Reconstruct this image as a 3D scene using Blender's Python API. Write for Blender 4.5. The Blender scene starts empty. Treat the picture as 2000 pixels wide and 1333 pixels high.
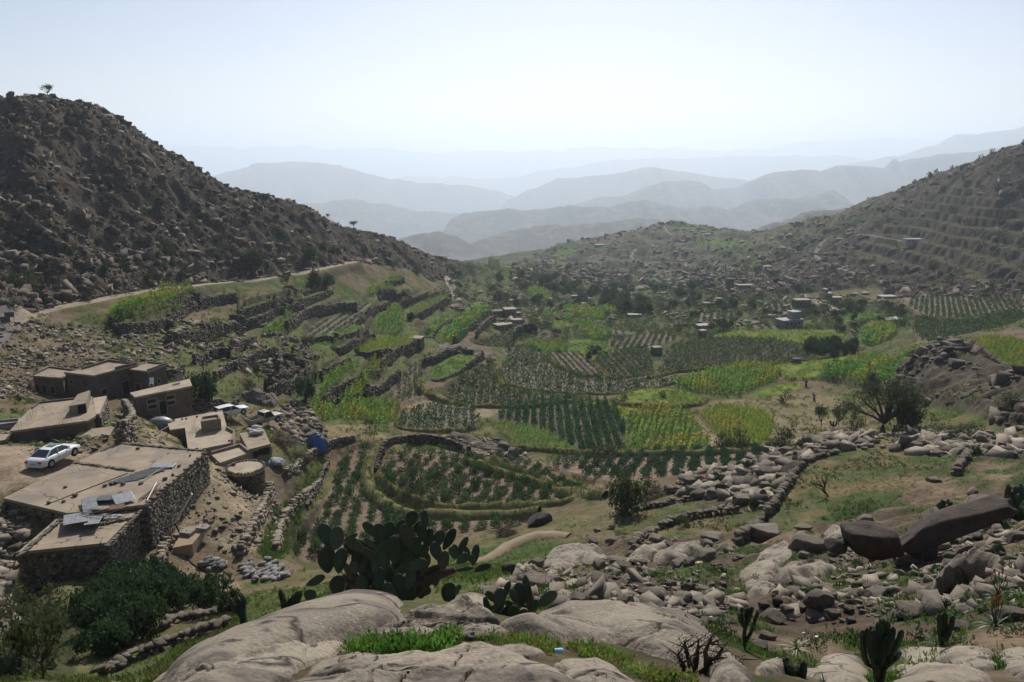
import bpy, bmesh, math, random, time
import numpy as np
from mathutils import Vector, Matrix
T0 = time.time()
random.seed(7); RNG = np.random.default_rng(7)
S = bpy.context.scene
COL = S.collection

# ---------------------------------------------------------------- camera, sky, sun, exposure
F_PX, TILT, CX, CY = 1556.0, math.radians(13.2), 1000.0, 666.5
CT, ST = math.cos(TILT), math.sin(TILT)
cam_d = bpy.data.cameras.new('camera'); cam = bpy.data.objects.new('camera', cam_d); COL.objects.link(cam)
cam_d.sensor_width = 36; cam_d.lens = 36 * F_PX / 2000; cam_d.clip_start = 0.1; cam_d.clip_end = 60000
cam.location = (0, 0, 0); cam.rotation_euler = (math.pi / 2 - TILT, 0, 0)
S.camera = cam
SUN_AZ, SUN_EL = math.radians(5), math.radians(40)       # azimuth from +Y towards +X
W = bpy.data.worlds.new('World'); S.world = W; W.use_nodes = True
wn = W.node_tree.nodes; wl = W.node_tree.links
bg = wn['Background']; sky = wn.new('ShaderNodeTexSky'); sky.sky_type = 'NISHITA'; sky.sun_disc = False
sky.sun_elevation = SUN_EL; sky.sun_rotation = SUN_AZ; sky.altitude = 1500
sky.air_density = 1.0; sky.dust_density = 3.0; sky.ozone_density = 1.0
tint = wn.new('ShaderNodeVectorMath'); tint.operation = 'MULTIPLY'; tint.inputs[1].default_value = (1.0, .94, .955)
wl.new(sky.outputs[0], tint.inputs[0]); wl.new(tint.outputs[0], bg.inputs[0]); bg.inputs[1].default_value = 0.09
sd = bpy.data.lights.new('sun', 'SUN'); sun = bpy.data.objects.new('sun', sd); COL.objects.link(sun)
sd.energy = 5.0; sd.angle = math.radians(0.5); sd.color = (1, .97, .92)
sun.rotation_euler = Vector((-math.sin(SUN_AZ) * math.cos(SUN_EL), -math.cos(SUN_AZ) * math.cos(SUN_EL), -math.sin(SUN_EL))).to_track_quat('-Z', 'Y').to_euler()
S.view_settings.view_transform = 'Standard'; S.view_settings.look = 'None'
S.view_settings.exposure = 0.0; S.view_settings.gamma = 1; S.view_settings.use_curve_mapping = False
S.cycles.use_denoising = True
try:
    S.cycles.denoiser = 'OPENIMAGEDENOISE'
except Exception:
    pass
S.cycles.max_bounces = 5; S.cycles.diffuse_bounces = 2; S.cycles.transmission_bounces = 2
S.cycles.volume_bounces = 1; S.cycles.transparent_max_bounces = 4
S.cycles.use_adaptive_sampling = True; S.cycles.adaptive_threshold = 0.02

# ---------------------------------------------------------------- small helpers
def ray(u, v):                       # photo pixel -> (X/Y, Z/Y) of its line of sight
    s = (u - CX) / F_PX; t = (CY - v) / F_PX
    y = CT + t * ST
    return s / y, (-ST + t * CT) / y
def project(x, y, z):                # world -> photo pixel
    d = y * CT - z * ST
    return CX + F_PX * x / d, CY - F_PX * (y * ST + z * CT) / d
def lerp(a, b, t): return a + (b - a) * t
def smooth(t):
    t = np.clip(t, 0, 1); return t * t * (3 - 2 * t)
def _hash(ix, iy, seed):
    n = (ix.astype(np.int64) * 374761393 + iy.astype(np.int64) * 668265263 + seed * 974634777) & 0x7fffffff
    n = ((n ^ (n >> 13)) * 1274126177) & 0x7fffffff
    return ((n ^ (n >> 16)) & 0xffff) / 65535.0
def vnoise(x, y, seed=0):
    ix = np.floor(x); iy = np.floor(y); fx = x - ix; fy = y - iy
    fx = fx * fx * (3 - 2 * fx); fy = fy * fy * (3 - 2 * fy)
    a = _hash(ix, iy, seed); b = _hash(ix + 1, iy, seed); c = _hash(ix, iy + 1, seed); d = _hash(ix + 1, iy + 1, seed)
    return (a + (b - a) * fx) * (1 - fy) + (c + (d - c) * fx) * fy
def fbm(x, y, seed=0, octv=4, gain=.5):
    r = np.zeros(np.shape(x)); amp = 1.; tot = 0.
    for o in range(octv):
        r += amp * vnoise(x * 2 ** o + 13.7 * o, y * 2 ** o - 7.1 * o, seed + o); tot += amp; amp *= gain
    return r / tot
def in_poly(px, py, poly):
    r = np.zeros(px.shape, bool); n = len(poly)
    for i in range(n):
        x1, y1 = poly[i]; x2, y2 = poly[(i + 1) % n]
        if y1 == y2: continue
        c = ((y1 > py) != (y2 > py)) & (px < (x2 - x1) * (py - y1) / (y2 - y1) + x1)
        r ^= c
    return r
def chaikin(pts, n=2, closed=True):
    for _ in range(n):
        out = []; m = len(pts)
        if not closed: out.append(pts[0])
        for i in range(m if closed else m - 1):
            a = pts[i]; b = pts[(i + 1) % m]
            out.append(tuple(.75 * p + .25 * q for p, q in zip(a, b))); out.append(tuple(.25 * p + .75 * q for p, q in zip(a, b)))
        if not closed: out.append(pts[-1])
        pts = out
    return pts
def dist_line(px, py, pts):          # distance of points to a polyline
    d = np.full(px.shape, 1e9)
    for (x1, y1), (x2, y2) in zip(pts[:-1], pts[1:]):
        dx, dy = x2 - x1, y2 - y1; L = dx * dx + dy * dy + 1e-9
        t = np.clip(((px - x1) * dx + (py - y1) * dy) / L, 0, 1)
        d = np.minimum(d, np.hypot(px - x1 - t * dx, py - y1 - t * dy))
    return d

def tag(o, label=None, cat=None, group=None, kind=None):
    if label: o['label'] = label
    if cat: o['category'] = cat
    if group: o['group'] = group
    if kind: o['kind'] = kind
    return o
def empty(name, loc=(0, 0, 0), rz=0, label=None, cat=None, group=None):
    o = bpy.data.objects.new(name, None); COL.objects.link(o); o.location = loc; o.rotation_euler = (0, 0, rz)
    o.empty_display_size = .2
    return tag(o, label, cat, group)
def link(name, me, parent=None, loc=None, rz=None, sc=None):
    o = bpy.data.objects.new(name, me); COL.objects.link(o)
    if parent: o.parent = parent
    if loc is not None: o.location = loc
    if rz is not None: o.rotation_euler = (0, 0, rz) if np.isscalar(rz) else rz
    if sc is not None: o.scale = (sc, sc, sc) if np.isscalar(sc) else sc
    return o
def copy_tree(o, parent=None):
    c = o.copy(); COL.objects.link(c)
    if parent: c.parent = parent
    for ch in o.children: copy_tree(ch, c)
    return c
def mesh_np(name, V, Fc, mat=None, cols=None, smooth_sh=False, mats=None, midx=None):
    """V (n,3), Fc (m,k) uniform polygons; cols (n,3) -> point colour attribute 'Col'"""
    me = bpy.data.meshes.new(name); V = np.asarray(V, np.float32); Fc = np.asarray(Fc, np.int32)
    m, k = Fc.shape
    me.vertices.add(len(V)); me.vertices.foreach_set('co', V.ravel())
    me.loops.add(m * k); me.loops.foreach_set('vertex_index', Fc.ravel())
    me.polygons.add(m); me.polygons.foreach_set('loop_start', np.arange(0, m * k, k, dtype=np.int32))
    try: me.polygons.foreach_set('loop_total', np.full(m, k, np.int32))
    except Exception: pass
    if smooth_sh: me.polygons.foreach_set('use_smooth', np.ones(m, bool))
    if cols is not None:
        at = me.color_attributes.new('Col', 'FLOAT_COLOR', 'POINT')
        c4 = np.ones((len(V), 4), np.float32); c4[:, :3] = cols; at.data.foreach_set('color', c4.ravel())
    for mm in (mats or ([mat] if mat else [])): me.materials.append(mm)
    if midx is not None: me.polygons.foreach_set('material_index', np.asarray(midx, np.int32))
    me.update(calc_edges=True); me.validate()
    return me

class MB:
    """collects boxes, prisms, tubes; links as one mesh"""
    def __init__(s): s.v = []; s.f = []
    def add(s, vs, fs):
        b = len(s.v); s.v += [tuple(p) for p in vs]; s.f += [tuple(i + b for i in f) for f in fs]; return s
    def box(s, c, d, rz=0, M=None):
        hx, hy, hz = d[0] / 2, d[1] / 2, d[2] / 2
        P = [(x, y, z) for z in (-hz, hz) for x, y in ((-hx, -hy), (hx, -hy), (hx, hy), (-hx, hy))]
        co, si = math.cos(rz), math.sin(rz)
        if M is not None: P = [tuple((M @ Vector(p)) + Vector(c)) for p in P]
        else: P = [(c[0] + x * co - y * si, c[1] + x * si + y * co, c[2] + z) for x, y, z in P]
        return s.add(P, [(3, 2, 1, 0), (4, 5, 6, 7), (0, 1, 5, 4), (1, 2, 6, 5), (2, 3, 7, 6), (3, 0, 4, 7)])
    def prism(s, poly, z0, z1):          # poly of (x,y); z1 may be list
        n = len(poly); a = sum(poly[i][0] * poly[(i + 1) % n][1] - poly[(i + 1) % n][0] * poly[i][1] for i in range(n))
        if a < 0: poly = poly[::-1]; z1 = z1[::-1] if isinstance(z1, list) else z1
        zs = z1 if isinstance(z1, list) else [z1] * n
        zb = z0 if isinstance(z0, list) else [z0] * n
        P = [(x, y, zb[i]) for i, (x, y) in enumerate(poly)] + [(x, y, zs[i]) for i, (x, y) in enumerate(poly)]
        return s.add(P, [tuple(range(n))[::-1], tuple(range(n, 2 * n))] + [(i, (i + 1) % n, n + (i + 1) % n, n + i) for i in range(n)])
    def tube(s, pts, r, n=6, cap=True):
        pts = [Vector(p) for p in pts]; rs = r if isinstance(r, (list, tuple)) else [r] * len(pts)
        V = []; Fs = []; up = Vector((0, 0, 1))
        for i, p in enumerate(pts):
            d = (pts[min(i + 1, len(pts) - 1)] - pts[max(i - 1, 0)]).normalized()
            a = d.cross(up);
            if a.length < 1e-3: a = d.cross(Vector((1, 0, 0)))
            a.normalize(); b = d.cross(a)
            for k in range(n):
                t = 2 * math.pi * k / n; V.append(p + (a * math.cos(t) + b * math.sin(t)) * rs[i])
        for i in range(len(pts) - 1):
            for k in range(n):
                Fs.append((i * n + k, (i + 1) * n + k, (i + 1) * n + (k + 1) % n, i * n + (k + 1) % n))
        if cap: Fs += [tuple(range(n)), tuple(range((len(pts) - 1) * n, len(pts) * n))[::-1]]
        return s.add(V, Fs)
    def mesh(s, name, m, smooth_sh=False):
        me = bpy.data.meshes.new(name); me.from_pydata(s.v, [], s.f)
        if m: me.materials.append(m)
        bm = bmesh.new(); bm.from_mesh(me); bmesh.ops.recalc_face_normals(bm, faces=bm.faces); bm.to_mesh(me); bm.free()
        if smooth_sh:
            for p in me.polygons: p.use_smooth = True
        me.update(); return me
    def build(s, name, m, parent=None, smooth_sh=False): return link(name, s.mesh(name, m, smooth_sh), parent)

# ---------------------------------------------------------------- materials
def _nodes(name):
    m = bpy.data.materials.new(name); m.use_nodes = True; nt = m.node_tree
    for n in list(nt.nodes): nt.nodes.remove(n)
    return m, nt.nodes, nt.links
def mat(name, c1, c2=None, scale=4., rough=.9, bump=0., bscale=20., objrand=0., attr=False, translucent=0., spec=.2, metal=0., detail=6., c3=None, s3=.6, w3=.5, coord='Object', fine=0., crack=0.):
    m, N, L = _nodes(name)
    out = N.new('ShaderNodeOutputMaterial'); P = N.new('ShaderNodeBsdfPrincipled')
    P.inputs['Roughness'].default_value = rough; P.inputs['Metallic'].default_value = metal
    P.inputs['Specular IOR Level'].default_value = spec
    tc = N.new('ShaderNodeTexCoord'); geo = N.new('ShaderNodeNewGeometry')
    vec = tc.outputs['Object'] if coord == 'Object' else geo.outputs['Position']
    def noise(sc, det=detail, ro=.6):
        n = N.new('ShaderNodeTexNoise'); n.inputs['Scale'].default_value = sc; n.inputs['Detail'].default_value = det
        n.inputs['Roughness'].default_value = ro; L.new(vec, n.inputs['Vector']); return n.outputs['Fac']
    def mix(f, a, b, bt='MIX'):
        x = N.new('ShaderNodeMix'); x.data_type = 'RGBA'; x.blend_type = bt
        for i, s_ in ((0, f), (6, a), (7, b)):
            if isinstance(s_, (int, float)): x.inputs[i].default_value = s_
            elif isinstance(s_, tuple): x.inputs[i].default_value = (*s_, 1)
            else: L.new(s_, x.inputs[i])
        return x.outputs[2]
    def ramp(f, lo, hi):
        r = N.new('ShaderNodeMapRange'); r.inputs[1].default_value = lo; r.inputs[2].default_value = hi; r.clamp = True
        L.new(f, r.inputs[0]); return r.outputs[0]
    if attr:
        at = N.new('ShaderNodeAttribute'); at.attribute_name = 'Col'; base = at.outputs['Color']
        if c1 is not None: base = mix(1., base, c1, 'MULTIPLY')
    else: base = c1
    if c2 is not None:
        f = ramp(noise(scale), .35, .65)
        base = mix(f, base, c2 if not attr else mix(1., base, c2, 'MULTIPLY'))
    if c3 is not None:
        f = ramp(noise(s3, 5.), w3, w3 + .14)
        base = mix(f, base, c3 if not attr else mix(1., base, c3, 'MULTIPLY'))
    if crack:
        vo = N.new('ShaderNodeTexVoronoi'); vo.feature = 'DISTANCE_TO_EDGE'; vo.inputs['Scale'].default_value = crack
        wv = N.new('ShaderNodeTexNoise'); wv.inputs['Scale'].default_value = crack * 1.6; wv.inputs['Detail'].default_value = 5; L.new(vec, wv.inputs['Vector'])
        ad = N.new('ShaderNodeVectorMath'); ad.operation = 'MULTIPLY_ADD'; L.new(wv.outputs['Color'], ad.inputs[0]); ad.inputs[1].default_value = (1.1 / crack,) * 3; L.new(vec, ad.inputs[2]); L.new(ad.outputs[0], vo.inputs['Vector'])
        base = mix(ramp(vo.outputs['Distance'], .0, .022 if crack > .3 else .008), (.045, .038, .032), base)
    if fine:
        base = mix(fine, base, mix(ramp(noise(38., 4., .8), .45, .6), (.05, .045, .04), (.55, .48, .38)), 'OVERLAY')
    if objrand:
        oi = N.new('ShaderNodeObjectInfo'); r = N.new('ShaderNodeMapRange')
        r.inputs[3].default_value = 1 - objrand; r.inputs[4].default_value = 1 + objrand
        L.new(oi.outputs['Random'], r.inputs[0])
        hv = N.new('ShaderNodeHueSaturation'); L.new(r.outputs[0], hv.inputs['Value'])
        if isinstance(base, tuple): hv.inputs['Color'].default_value = (*base, 1)
        else: L.new(base, hv.inputs['Color'])
        base = hv.outputs[0]
    if isinstance(base, tuple): P.inputs['Base Color'].default_value = (*base, 1)
    else: L.new(base, P.inputs['Base Color'])
    if bump:
        b = N.new('ShaderNodeBump'); b.inputs['Strength'].default_value = 1.; b.inputs['Distance'].default_value = bump
        L.new(noise(bscale, 8., .65), b.inputs['Height']); L.new(b.outputs[0], P.inputs['Normal'])
    sh = P.outputs[0]
    if translucent:
        t = N.new('ShaderNodeBsdfTranslucent'); mx = N.new('ShaderNodeMixShader'); mx.inputs[0].default_value = translucent
        if isinstance(base, tuple): t.inputs[0].default_value = (*base, 1)
        else: L.new(base, t.inputs[0])
        L.new(sh, mx.inputs[1]); L.new(t.outputs[0], mx.inputs[2]); sh = mx.outputs[0]
    L.new(sh, out.inputs[0]); return m

def terrain_material():
    m, N, L = _nodes('hillside ground')
    out = N.new('ShaderNodeOutputMaterial'); P = N.new('ShaderNodeBsdfPrincipled'); P.inputs['Roughness'].default_value = 1.
    P.inputs['Specular IOR Level'].default_value = .05
    at = N.new('ShaderNodeAttribute'); at.attribute_name = 'Col'
    geo = N.new('ShaderNodeNewGeometry')
    def noise(sc, det=6., ro=.6):
        n = N.new('ShaderNodeTexNoise'); n.inputs['Scale'].default_value = sc; n.inputs['Detail'].default_value = det
        n.inputs['Roughness'].default_value = ro; L.new(geo.outputs['Position'], n.inputs['Vector']); return n.outputs['Fac']
    def rng(f, lo, hi, a=0., b=1.):
        r = N.new('ShaderNodeMapRange'); r.inputs[1].default_value = lo; r.inputs[2].default_value = hi; r.inputs[3].default_value = a; r.inputs[4].default_value = b
        L.new(f, r.inputs[0]); return r.outputs[0]
    def mul(c, f):
        x = N.new('ShaderNodeVectorMath'); x.operation = 'SCALE'; L.new(c, x.inputs[0]); L.new(f, x.inputs['Scale']); return x.outputs[0]
    c = mul(at.outputs['Color'], rng(noise(.35, 8., .7), .3, .7, .62, 1.38))
    c = mul(c, rng(noise(3.5, 6., .7), .3, .7, .66, 1.34))
    # bare stone shows on steep faces
    sx = N.new('ShaderNodeSeparateXYZ'); L.new(geo.outputs['Normal'], sx.inputs[0])
    steep = rng(sx.outputs[2], .58, .76, .6, 0.)
    vo = N.new('ShaderNodeTexVoronoi'); vo.inputs['Scale'].default_value = 1.6; L.new(geo.outputs['Position'], vo.inputs['Vector'])
    st = N.new('ShaderNodeMix'); st.data_type = 'RGBA'; L.new(vo.outputs['Distance'], st.inputs[0])
    st.inputs[6].default_value = (.14, .115, .088, 1); st.inputs[7].default_value = (.045, .037, .03, 1)
    mx = N.new('ShaderNodeMix'); mx.data_type = 'RGBA'; L.new(steep, mx.inputs[0]); L.new(c, mx.inputs[6]); L.new(st.outputs[2], mx.inputs[7])
    L.new(mx.outputs[2], P.inputs['Base Color'])
    b = N.new('ShaderNodeBump'); b.inputs['Strength'].default_value = .9; b.inputs['Distance'].default_value = .25
    L.new(noise(1.3, 10., .7), b.inputs['Height']); L.new(b.outputs[0], P.inputs['Normal'])
    L.new(P.outputs[0], out.inputs[0]); return m

# ---------------------------------------------------------------- terrain: control points (photo pixel + distance)
# (u, v, Y) ground seen at pixel u,v at forward distance Y ; ('h', u, p, Y) hidden ground given by slope p = Z/Y
CP = [
 # foreground ledge
 (1000,1333,2.6),(600,1333,2.9),(300,1333,4.2),(1400,1333,3.6),(1000,1260,3.8),(700,1270,4.0),(1300,1270,5.0),(1000,1215,6.0),(1200,1205,6.5),(1400,1235,6.5),
 (600,1215,5.6),(720,1190,6.6),(450,1270,5.4),(1550,1310,7.5),(1720,1333,8.5),(1850,1290,7.5),(2000,1290,7.5),(2000,1333,5.6),(100,1333,14),(0,1333,17),
 ('h',600,-.80,9.5),('h',720,-.72,9.),('h',450,-.84,9),('h',300,-.86,9),('h',100,-.80,10),
 (780,1205,9.0),(900,1195,9.8),(1020,1212,7.4),
 # left lower terrace
 (200,1322,30),(400,1238,33),(475,1228,24),(560,1190,27),(300,1290,29),(378,1235,35),(100,1270,36),(0,1250,37),(300,1200,42),(150,1190,43),(450,1170,40),
 (600,1150,40),(640,1110,52),(520,1120,55),(430,1105,57),(360,1085,58),(215,1125,52),(40,1165,49),(0,1090,52),(60,1040,55),(330,1010,61),(420,945,68),(500,1000,67),(560,1060,76),(545,1000,80),(592,960,90),
 # village
 (30,930,61.5),(100,920,64),(231,868,69.5),(100,868,72),(0,880,68),(478,962,74.5),(540,960,77.5),(560,900,88),(620,868,104),(525,832,103),(460,822,104),(320,830,93),
 (260,800,93),(180,775,98),(60,770,95),(0,740,96),(330,760,103),(60,640,122),(0,660,113),(10,610,119),(150,690,112),(250,690,116),(330,690,122),(400,760,110),(480,800,109),
 # left hill
 (0,560,138),(0,450,158),(0,300,180),(0,196,196),('h',0,.02,240),('h',0,-.16,500),
 (200,578,148),(200,480,172),(200,350,195),(200,226,214),('h',200,0.,270),('h',200,-.16,520),
 (100,200,205),(120,420,170),(300,440,190),
 (400,548,180),(400,450,205),(400,328,238),('h',400,-.09,300),('h',400,-.15,600),
 (300,278,226),(500,370,252),
 (600,526,224),(600,460,245),(600,398,268),('h',600,-.12,340),('h',600,-.15,650),
 (700,508,262),(700,441,305),(800,525,290),(800,471,345),('h',750,-.14,430),(860,535,330),(900,505,420),('h',900,-.15,640),(950,520,450),
 # left terraces
 (120,610,135),(200,640,128),(300,620,145),(450,620,166),(600,620,190),(700,590,222),(600,700,150),(400,700,128),(480,730,126),(600,770,128),(700,700,168),(680,800,132),(740,850,113),(750,620,224),
 (850,560,300),(850,620,246),(850,700,184),(900,640,232),(640,900,104),(640,845,111),
 # near fields
 (850,985,90),(750,1040,84),(650,1060,80),(620,980,88),(700,900,104),(950,950,96),(1100,960,92),(950,880,114),(820,870,113),(1000,1000,87),
 (850,1062,78),(1000,1075,64),(1100,1050,66),(960,1110,48),(1150,1000,78),(850,1140,17),(900,1105,40),
 # valley floor
 (1000,850,127),(1000,800,146),(1000,720,190),(1000,650,246),(1000,600,315),(1000,562,405),(1000,532,530),(1000,508,720),(1000,497,900),('h',1000,-.14,1200),
 (1150,850,126),(1150,760,165),(1150,690,210),(1150,620,285),(1150,575,400),(1150,530,560),(1150,490,750),(1150,472,850),('h',1150,-.14,1100),
 (1300,885,112),(1300,800,146),(1300,720,189),(1300,650,246),(1300,600,320),(1300,572,420),(1300,530,570),(1300,480,730),(1320,434,860),('h',1320,-.125,1050),('h',1320,-.15,1250),
 (1450,880,106),(1450,800,143),(1450,720,187),(1450,650,243),(1450,600,310),(1450,560,390),(1450,500,580),(1450,455,790),('h',1450,-.13,1050),
 (1600,850,104),(1600,780,150),(1600,700,190),(1600,640,246),(1600,592,318),(1600,540,400),(1600,480,520),(1600,424,660),('h',1600,-.12,900),('h',1600,-.15,1250),
 (1700,760,150),(1700,690,190),
 (1800,868,84),(1800,820,105),(1750,745,135),(1720,800,126),(1850,745,120),(1830,690,134),(1740,690,172),(1800,640,220),(1800,600,288),(1800,540,372),(1800,450,440),(1800,352,525),('h',1800,-.08,700),
 (2000,858,74),(2000,800,88),(2000,730,112),(2000,685,136),(1900,690,142),(2000,620,200),(2000,580,270),(2000,500,338),(2000,400,400),(2000,286,455),('h',2000,-.02,560),('h',2000,-.1,900),
 (1900,315,480),(1700,385,590),(1900,450,400),
 # right near slope
 (1200,1000,76),(1200,945,88),(1350,950,79),(1400,905,93),(1500,1000,58),(1500,880,96),(1650,950,59),(1650,875,80),(1600,1030,47),(1850,950,51),(1850,880,68),(2000,1000,38),(2000,920,54),
 (1400,1080,42),(1250,1080,50),(1600,1100,32),(1850,1100,25),(1400,1180,22),(1600,1200,17),(1850,1200,14),(2000,1200,11),(1200,1150,25),(1200,1190,15),(1080,1150,22),(1000,1165,15),(1500,1270,10.5),(1650,1270,11),(2000,1100,21),
 # far outside the frame
 (-300,1000,50),(-300,700,100),(-300,500,130),(-300,250,170),(2300,1000,30),(2300,800,70),(2300,600,230),(2300,280,420),(-300,1333,22),(2300,1333,4),
]
def build_base():
    A = []; Tq = []; Pq = []
    for c in CP:
        if c[0] == 'h':
            _, u, p, y = c
            v = 600
            for _ in range(8):                                   # pixel row of that slope
                a_, p_ = ray(u, v); v -= (p - p_) * F_PX * .95
            a, _ = ray(u, v)
        else:
            u, v, y = c; a, p = ray(u, v)
        A.append(a); Tq.append(math.log(y)); Pq.append(p)
    A = np.array(A); Tq = np.array(Tq); Pq = np.array(Pq)
    sa, stt = 2.2, .9
    X = np.stack([A * sa, Tq * stt], 1); n = len(X)
    def ker(d2): return .5 * d2 * np.log(d2 + 1e-9)
    d2 = ((X[:, None] - X[None]) ** 2).sum(-1)
    K = ker(d2) + np.eye(n) * 6e-4
    Q = np.concatenate([np.ones((n, 1)), X], 1)
    M = np.zeros((n + 3, n + 3)); M[:n, :n] = K; M[:n, n:] = Q; M[n:, :n] = Q.T
    w = np.linalg.solve(M, np.concatenate([Pq, np.zeros(3)]))
    def ev(a, t):
        p = np.stack([a.ravel() * sa, t.ravel() * stt], 1); r = np.empty(len(p))
        for i in range(0, len(p), 40000):
            q = p[i:i + 40000]
            d2 = (q ** 2).sum(1)[:, None] + (X ** 2).sum(1)[None] - 2 * q @ X.T
            r[i:i + 40000] = ker(np.maximum(d2, 0)) @ w[:n] + w[n] + q @ w[n + 1:]
        return r.reshape(a.shape)
    return ev
EV = build_base()
def grid_axis(segs):
    out = []
    for lo, hi, k in segs:
        out.append(np.linspace(lo, hi, k, endpoint=False))
    return np.concatenate(out + [np.array([segs[-1][1]])])
GA = grid_axis([(-1.5, -.74, 40), (-.74, .74, 660), (.74, 1.5, 40)])
lg = math.log
GT = grid_axis([(lg(1.3), lg(30), 230), (lg(30), lg(70), 130), (lg(70), lg(130), 150), (lg(130), lg(560), 440), (lg(560), lg(1300), 110)])
AA, TT = np.meshgrid(GA, GT, indexing='ij')
YY = np.exp(TT); XX = AA * YY
_ca = np.linspace(-1.5, 1.5, 240); _ct = np.linspace(GT[0], GT[-1], 300)        # evaluate coarse, then bicubic-free linear refinement
_C = EV(*np.meshgrid(_ca, _ct, indexing='ij'))
def bil(C, ca, ct, a, t):
    i = np.clip((a - ca[0]) / (ca[1] - ca[0]), 0, len(ca) - 1.001); j = np.clip((t - ct[0]) / (ct[1] - ct[0]), 0, len(ct) - 1.001)
    i0 = i.astype(int); j0 = j.astype(int); fi = i - i0; fj = j - j0
    return (C[i0, j0] * (1 - fi) + C[i0 + 1, j0] * fi) * (1 - fj) + (C[i0, j0 + 1] * (1 - fi) + C[i0 + 1, j0 + 1] * fi) * fj
ZZ = bil(_C, _ca, _ct, AA, TT) * YY
UU, VV = project(XX, YY, ZZ)
Z_BASE = ZZ.copy()
def H(x, y):
    x = np.atleast_1d(np.asarray(x, float)); y = np.maximum(np.atleast_1d(np.asarray(y, float)), 1.31)
    a = np.clip(x / y, GA[0], GA[-1] - 1e-6); t = np.clip(np.log(y), GT[0], GT[-1] - 1e-6)
    i = np.clip(np.searchsorted(GA, a, 'right') - 1, 0, len(GA) - 2); j = np.clip(np.searchsorted(GT, t, 'right') - 1, 0, len(GT) - 2)
    fi = (a - GA[i]) / (GA[i + 1] - GA[i]); yj = np.exp(GT[j]); fj = (y - yj) / (np.exp(GT[j + 1]) - yj)
    return (ZZ[i, j] * (1 - fi) + ZZ[i + 1, j] * fi) * (1 - fj) + (ZZ[i, j + 1] * (1 - fi) + ZZ[i + 1, j + 1] * fi) * fj
def h1(x, y): return float(H(x, y)[0])
def ground(u, v, ymin=0., Zg=None):
    """first point of the ground along the line of sight of photo pixel (u, v), no nearer than ymin"""
    Zg = ZZ if Zg is None else Zg
    a, p = ray(u, v); i = int(np.clip(np.searchsorted(GA, a) - 1, 0, len(GA) - 2)); f = (a - GA[i]) / (GA[i + 1] - GA[i])
    yr = YY[0]; prof = (Zg[i] * (1 - f) + Zg[i + 1] * f) / yr
    ok = np.nonzero((prof[1:] >= p) & (yr[1:] >= ymin))[0]
    if len(ok) == 0: j = int(np.argmax(prof)); y = yr[j]
    else:
        j = ok[0] + 1; p0, p1 = prof[j - 1], prof[j]
        q = np.clip((p - p0) / (p1 - p0), 0, 1) if p1 > p0 else 1.
        y = yr[j - 1] + (yr[j] - yr[j - 1]) * q
    return np.array((a * y, y, p * y))
def at_z(u, v, z):
    a, p = ray(u, v); y = z / p; return np.array((a * y, y, z))
# ---------------------------------------------------------------- terrain: relief, terraces, fields
def zpx(o, pts): return [(o[0] + x * o[2], o[1] + y * o[2]) for x, y in pts]
Z4 = (560, 500, .32); Z5 = (1100, 520, .45); Z6 = (560, 840, .37); Z7 = (1200, 840, .40); ZA = (930, 540, .2); ZB = (1330, 520, .235); ZC = (1050, 400, .225)
def soft(poly, ylo, yhi, blur=3):
    """mask over the terrain grid of a photo outline between two distances, edges softened"""
    m = (in_poly(UU, VV, poly) & (YY > ylo) & (YY < yhi)).astype(np.float32)
    for _ in range(blur):
        m[1:-1, 1:-1] = (m[1:-1, 1:-1] * 2 + m[:-2, 1:-1] + m[2:, 1:-1] + m[1:-1, :-2] + m[1:-1, 2:]) / 6
    return m
HILL_L = [(-400, 100), (60, 150), (330, 270), (520, 365), (700, 435), (830, 465), (960, 510), (900, 545), (840, 545), (790, 520), (690, 505), (560, 535), (400, 550), (200, 575), (60, 612), (-400, 640)]
HILL_R = [(1600, 415), (1700, 380), (1800, 340), (2000, 270), (2500, 150), (2500, 600), (2000, 590), (1780, 590), (1700, 560), (1560, 575), (1420, 590), (1350, 580), (1430, 540), (1500, 480)]
HILL_C = [(1000, 520), (1080, 485), (1150, 460), (1250, 435), (1320, 420), (1400, 425), (1460, 445), (1600, 410), (1640, 440), (1560, 490), (1450, 545), (1380, 560), (1200, 575), (1080, 570), (1000, 560)]
m_hl = soft(HILL_L, 125, 460, 6); m_hr = soft(HILL_R, 250, 900, 6); m_hc = soft(HILL_C, 380, 1000, 6)
m_hl = np.maximum(m_hl, smooth((YY - 175) / 30) * smooth((560 - UU) / 60) * (VV < 420)) ; m_hr = np.maximum(m_hr, (UU > 1560) * smooth((YY - 420) / 60))
m_outc = soft([(1740, 745), (1800, 690), (1860, 672), (2000, 745), (2100, 800), (2000, 850), (1880, 800), (1790, 790)], 70, 175, 5)
far = smooth((YY - 400) / 250)
def ridged(x, y, s, o=4): return 1 - np.abs(2 * fbm(x, y, s, o) - 1)
# broken, rocky hillsides
ZZ += m_hl * ((ridged(XX / 14, YY / 14, 3) - .6) * 5.5 + (ridged(XX / 5, YY / 5, 9, 3) - .6) * 2.2 - 1.2 + (fbm(XX / 1.5, YY / 1.5, 4, 2) - .5) * .9)
ZZ += m_hr * ((ridged(XX / 22, YY / 22, 13) - .6) * 5.0 + (ridged(XX / 7, YY / 7, 19, 3) - .6) * 2.6 + (fbm(XX / 2.2, YY / 2.2, 4, 2) - .5) * 1.3)
ZZ += m_hc * ((ridged(XX / 40, YY / 40, 23) - .6) * 9.0 + (ridged(XX / 11, YY / 11, 29, 3) - .6) * 3.0)
ZZ += m_outc * ((ridged(XX / 6, YY / 6, 33) - .5) * 3.2 + (fbm(XX / 1.8, YY / 1.8, 4, 2) - .5) * 1.2)
ZZ += far * (fbm(XX / 30, YY / 30, 41) - .5) * 5.0
m_slope = smooth((80 - YY) / 25) * smooth((UU - 1050) / 150) * smooth((YY - 8) / 8)
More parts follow.
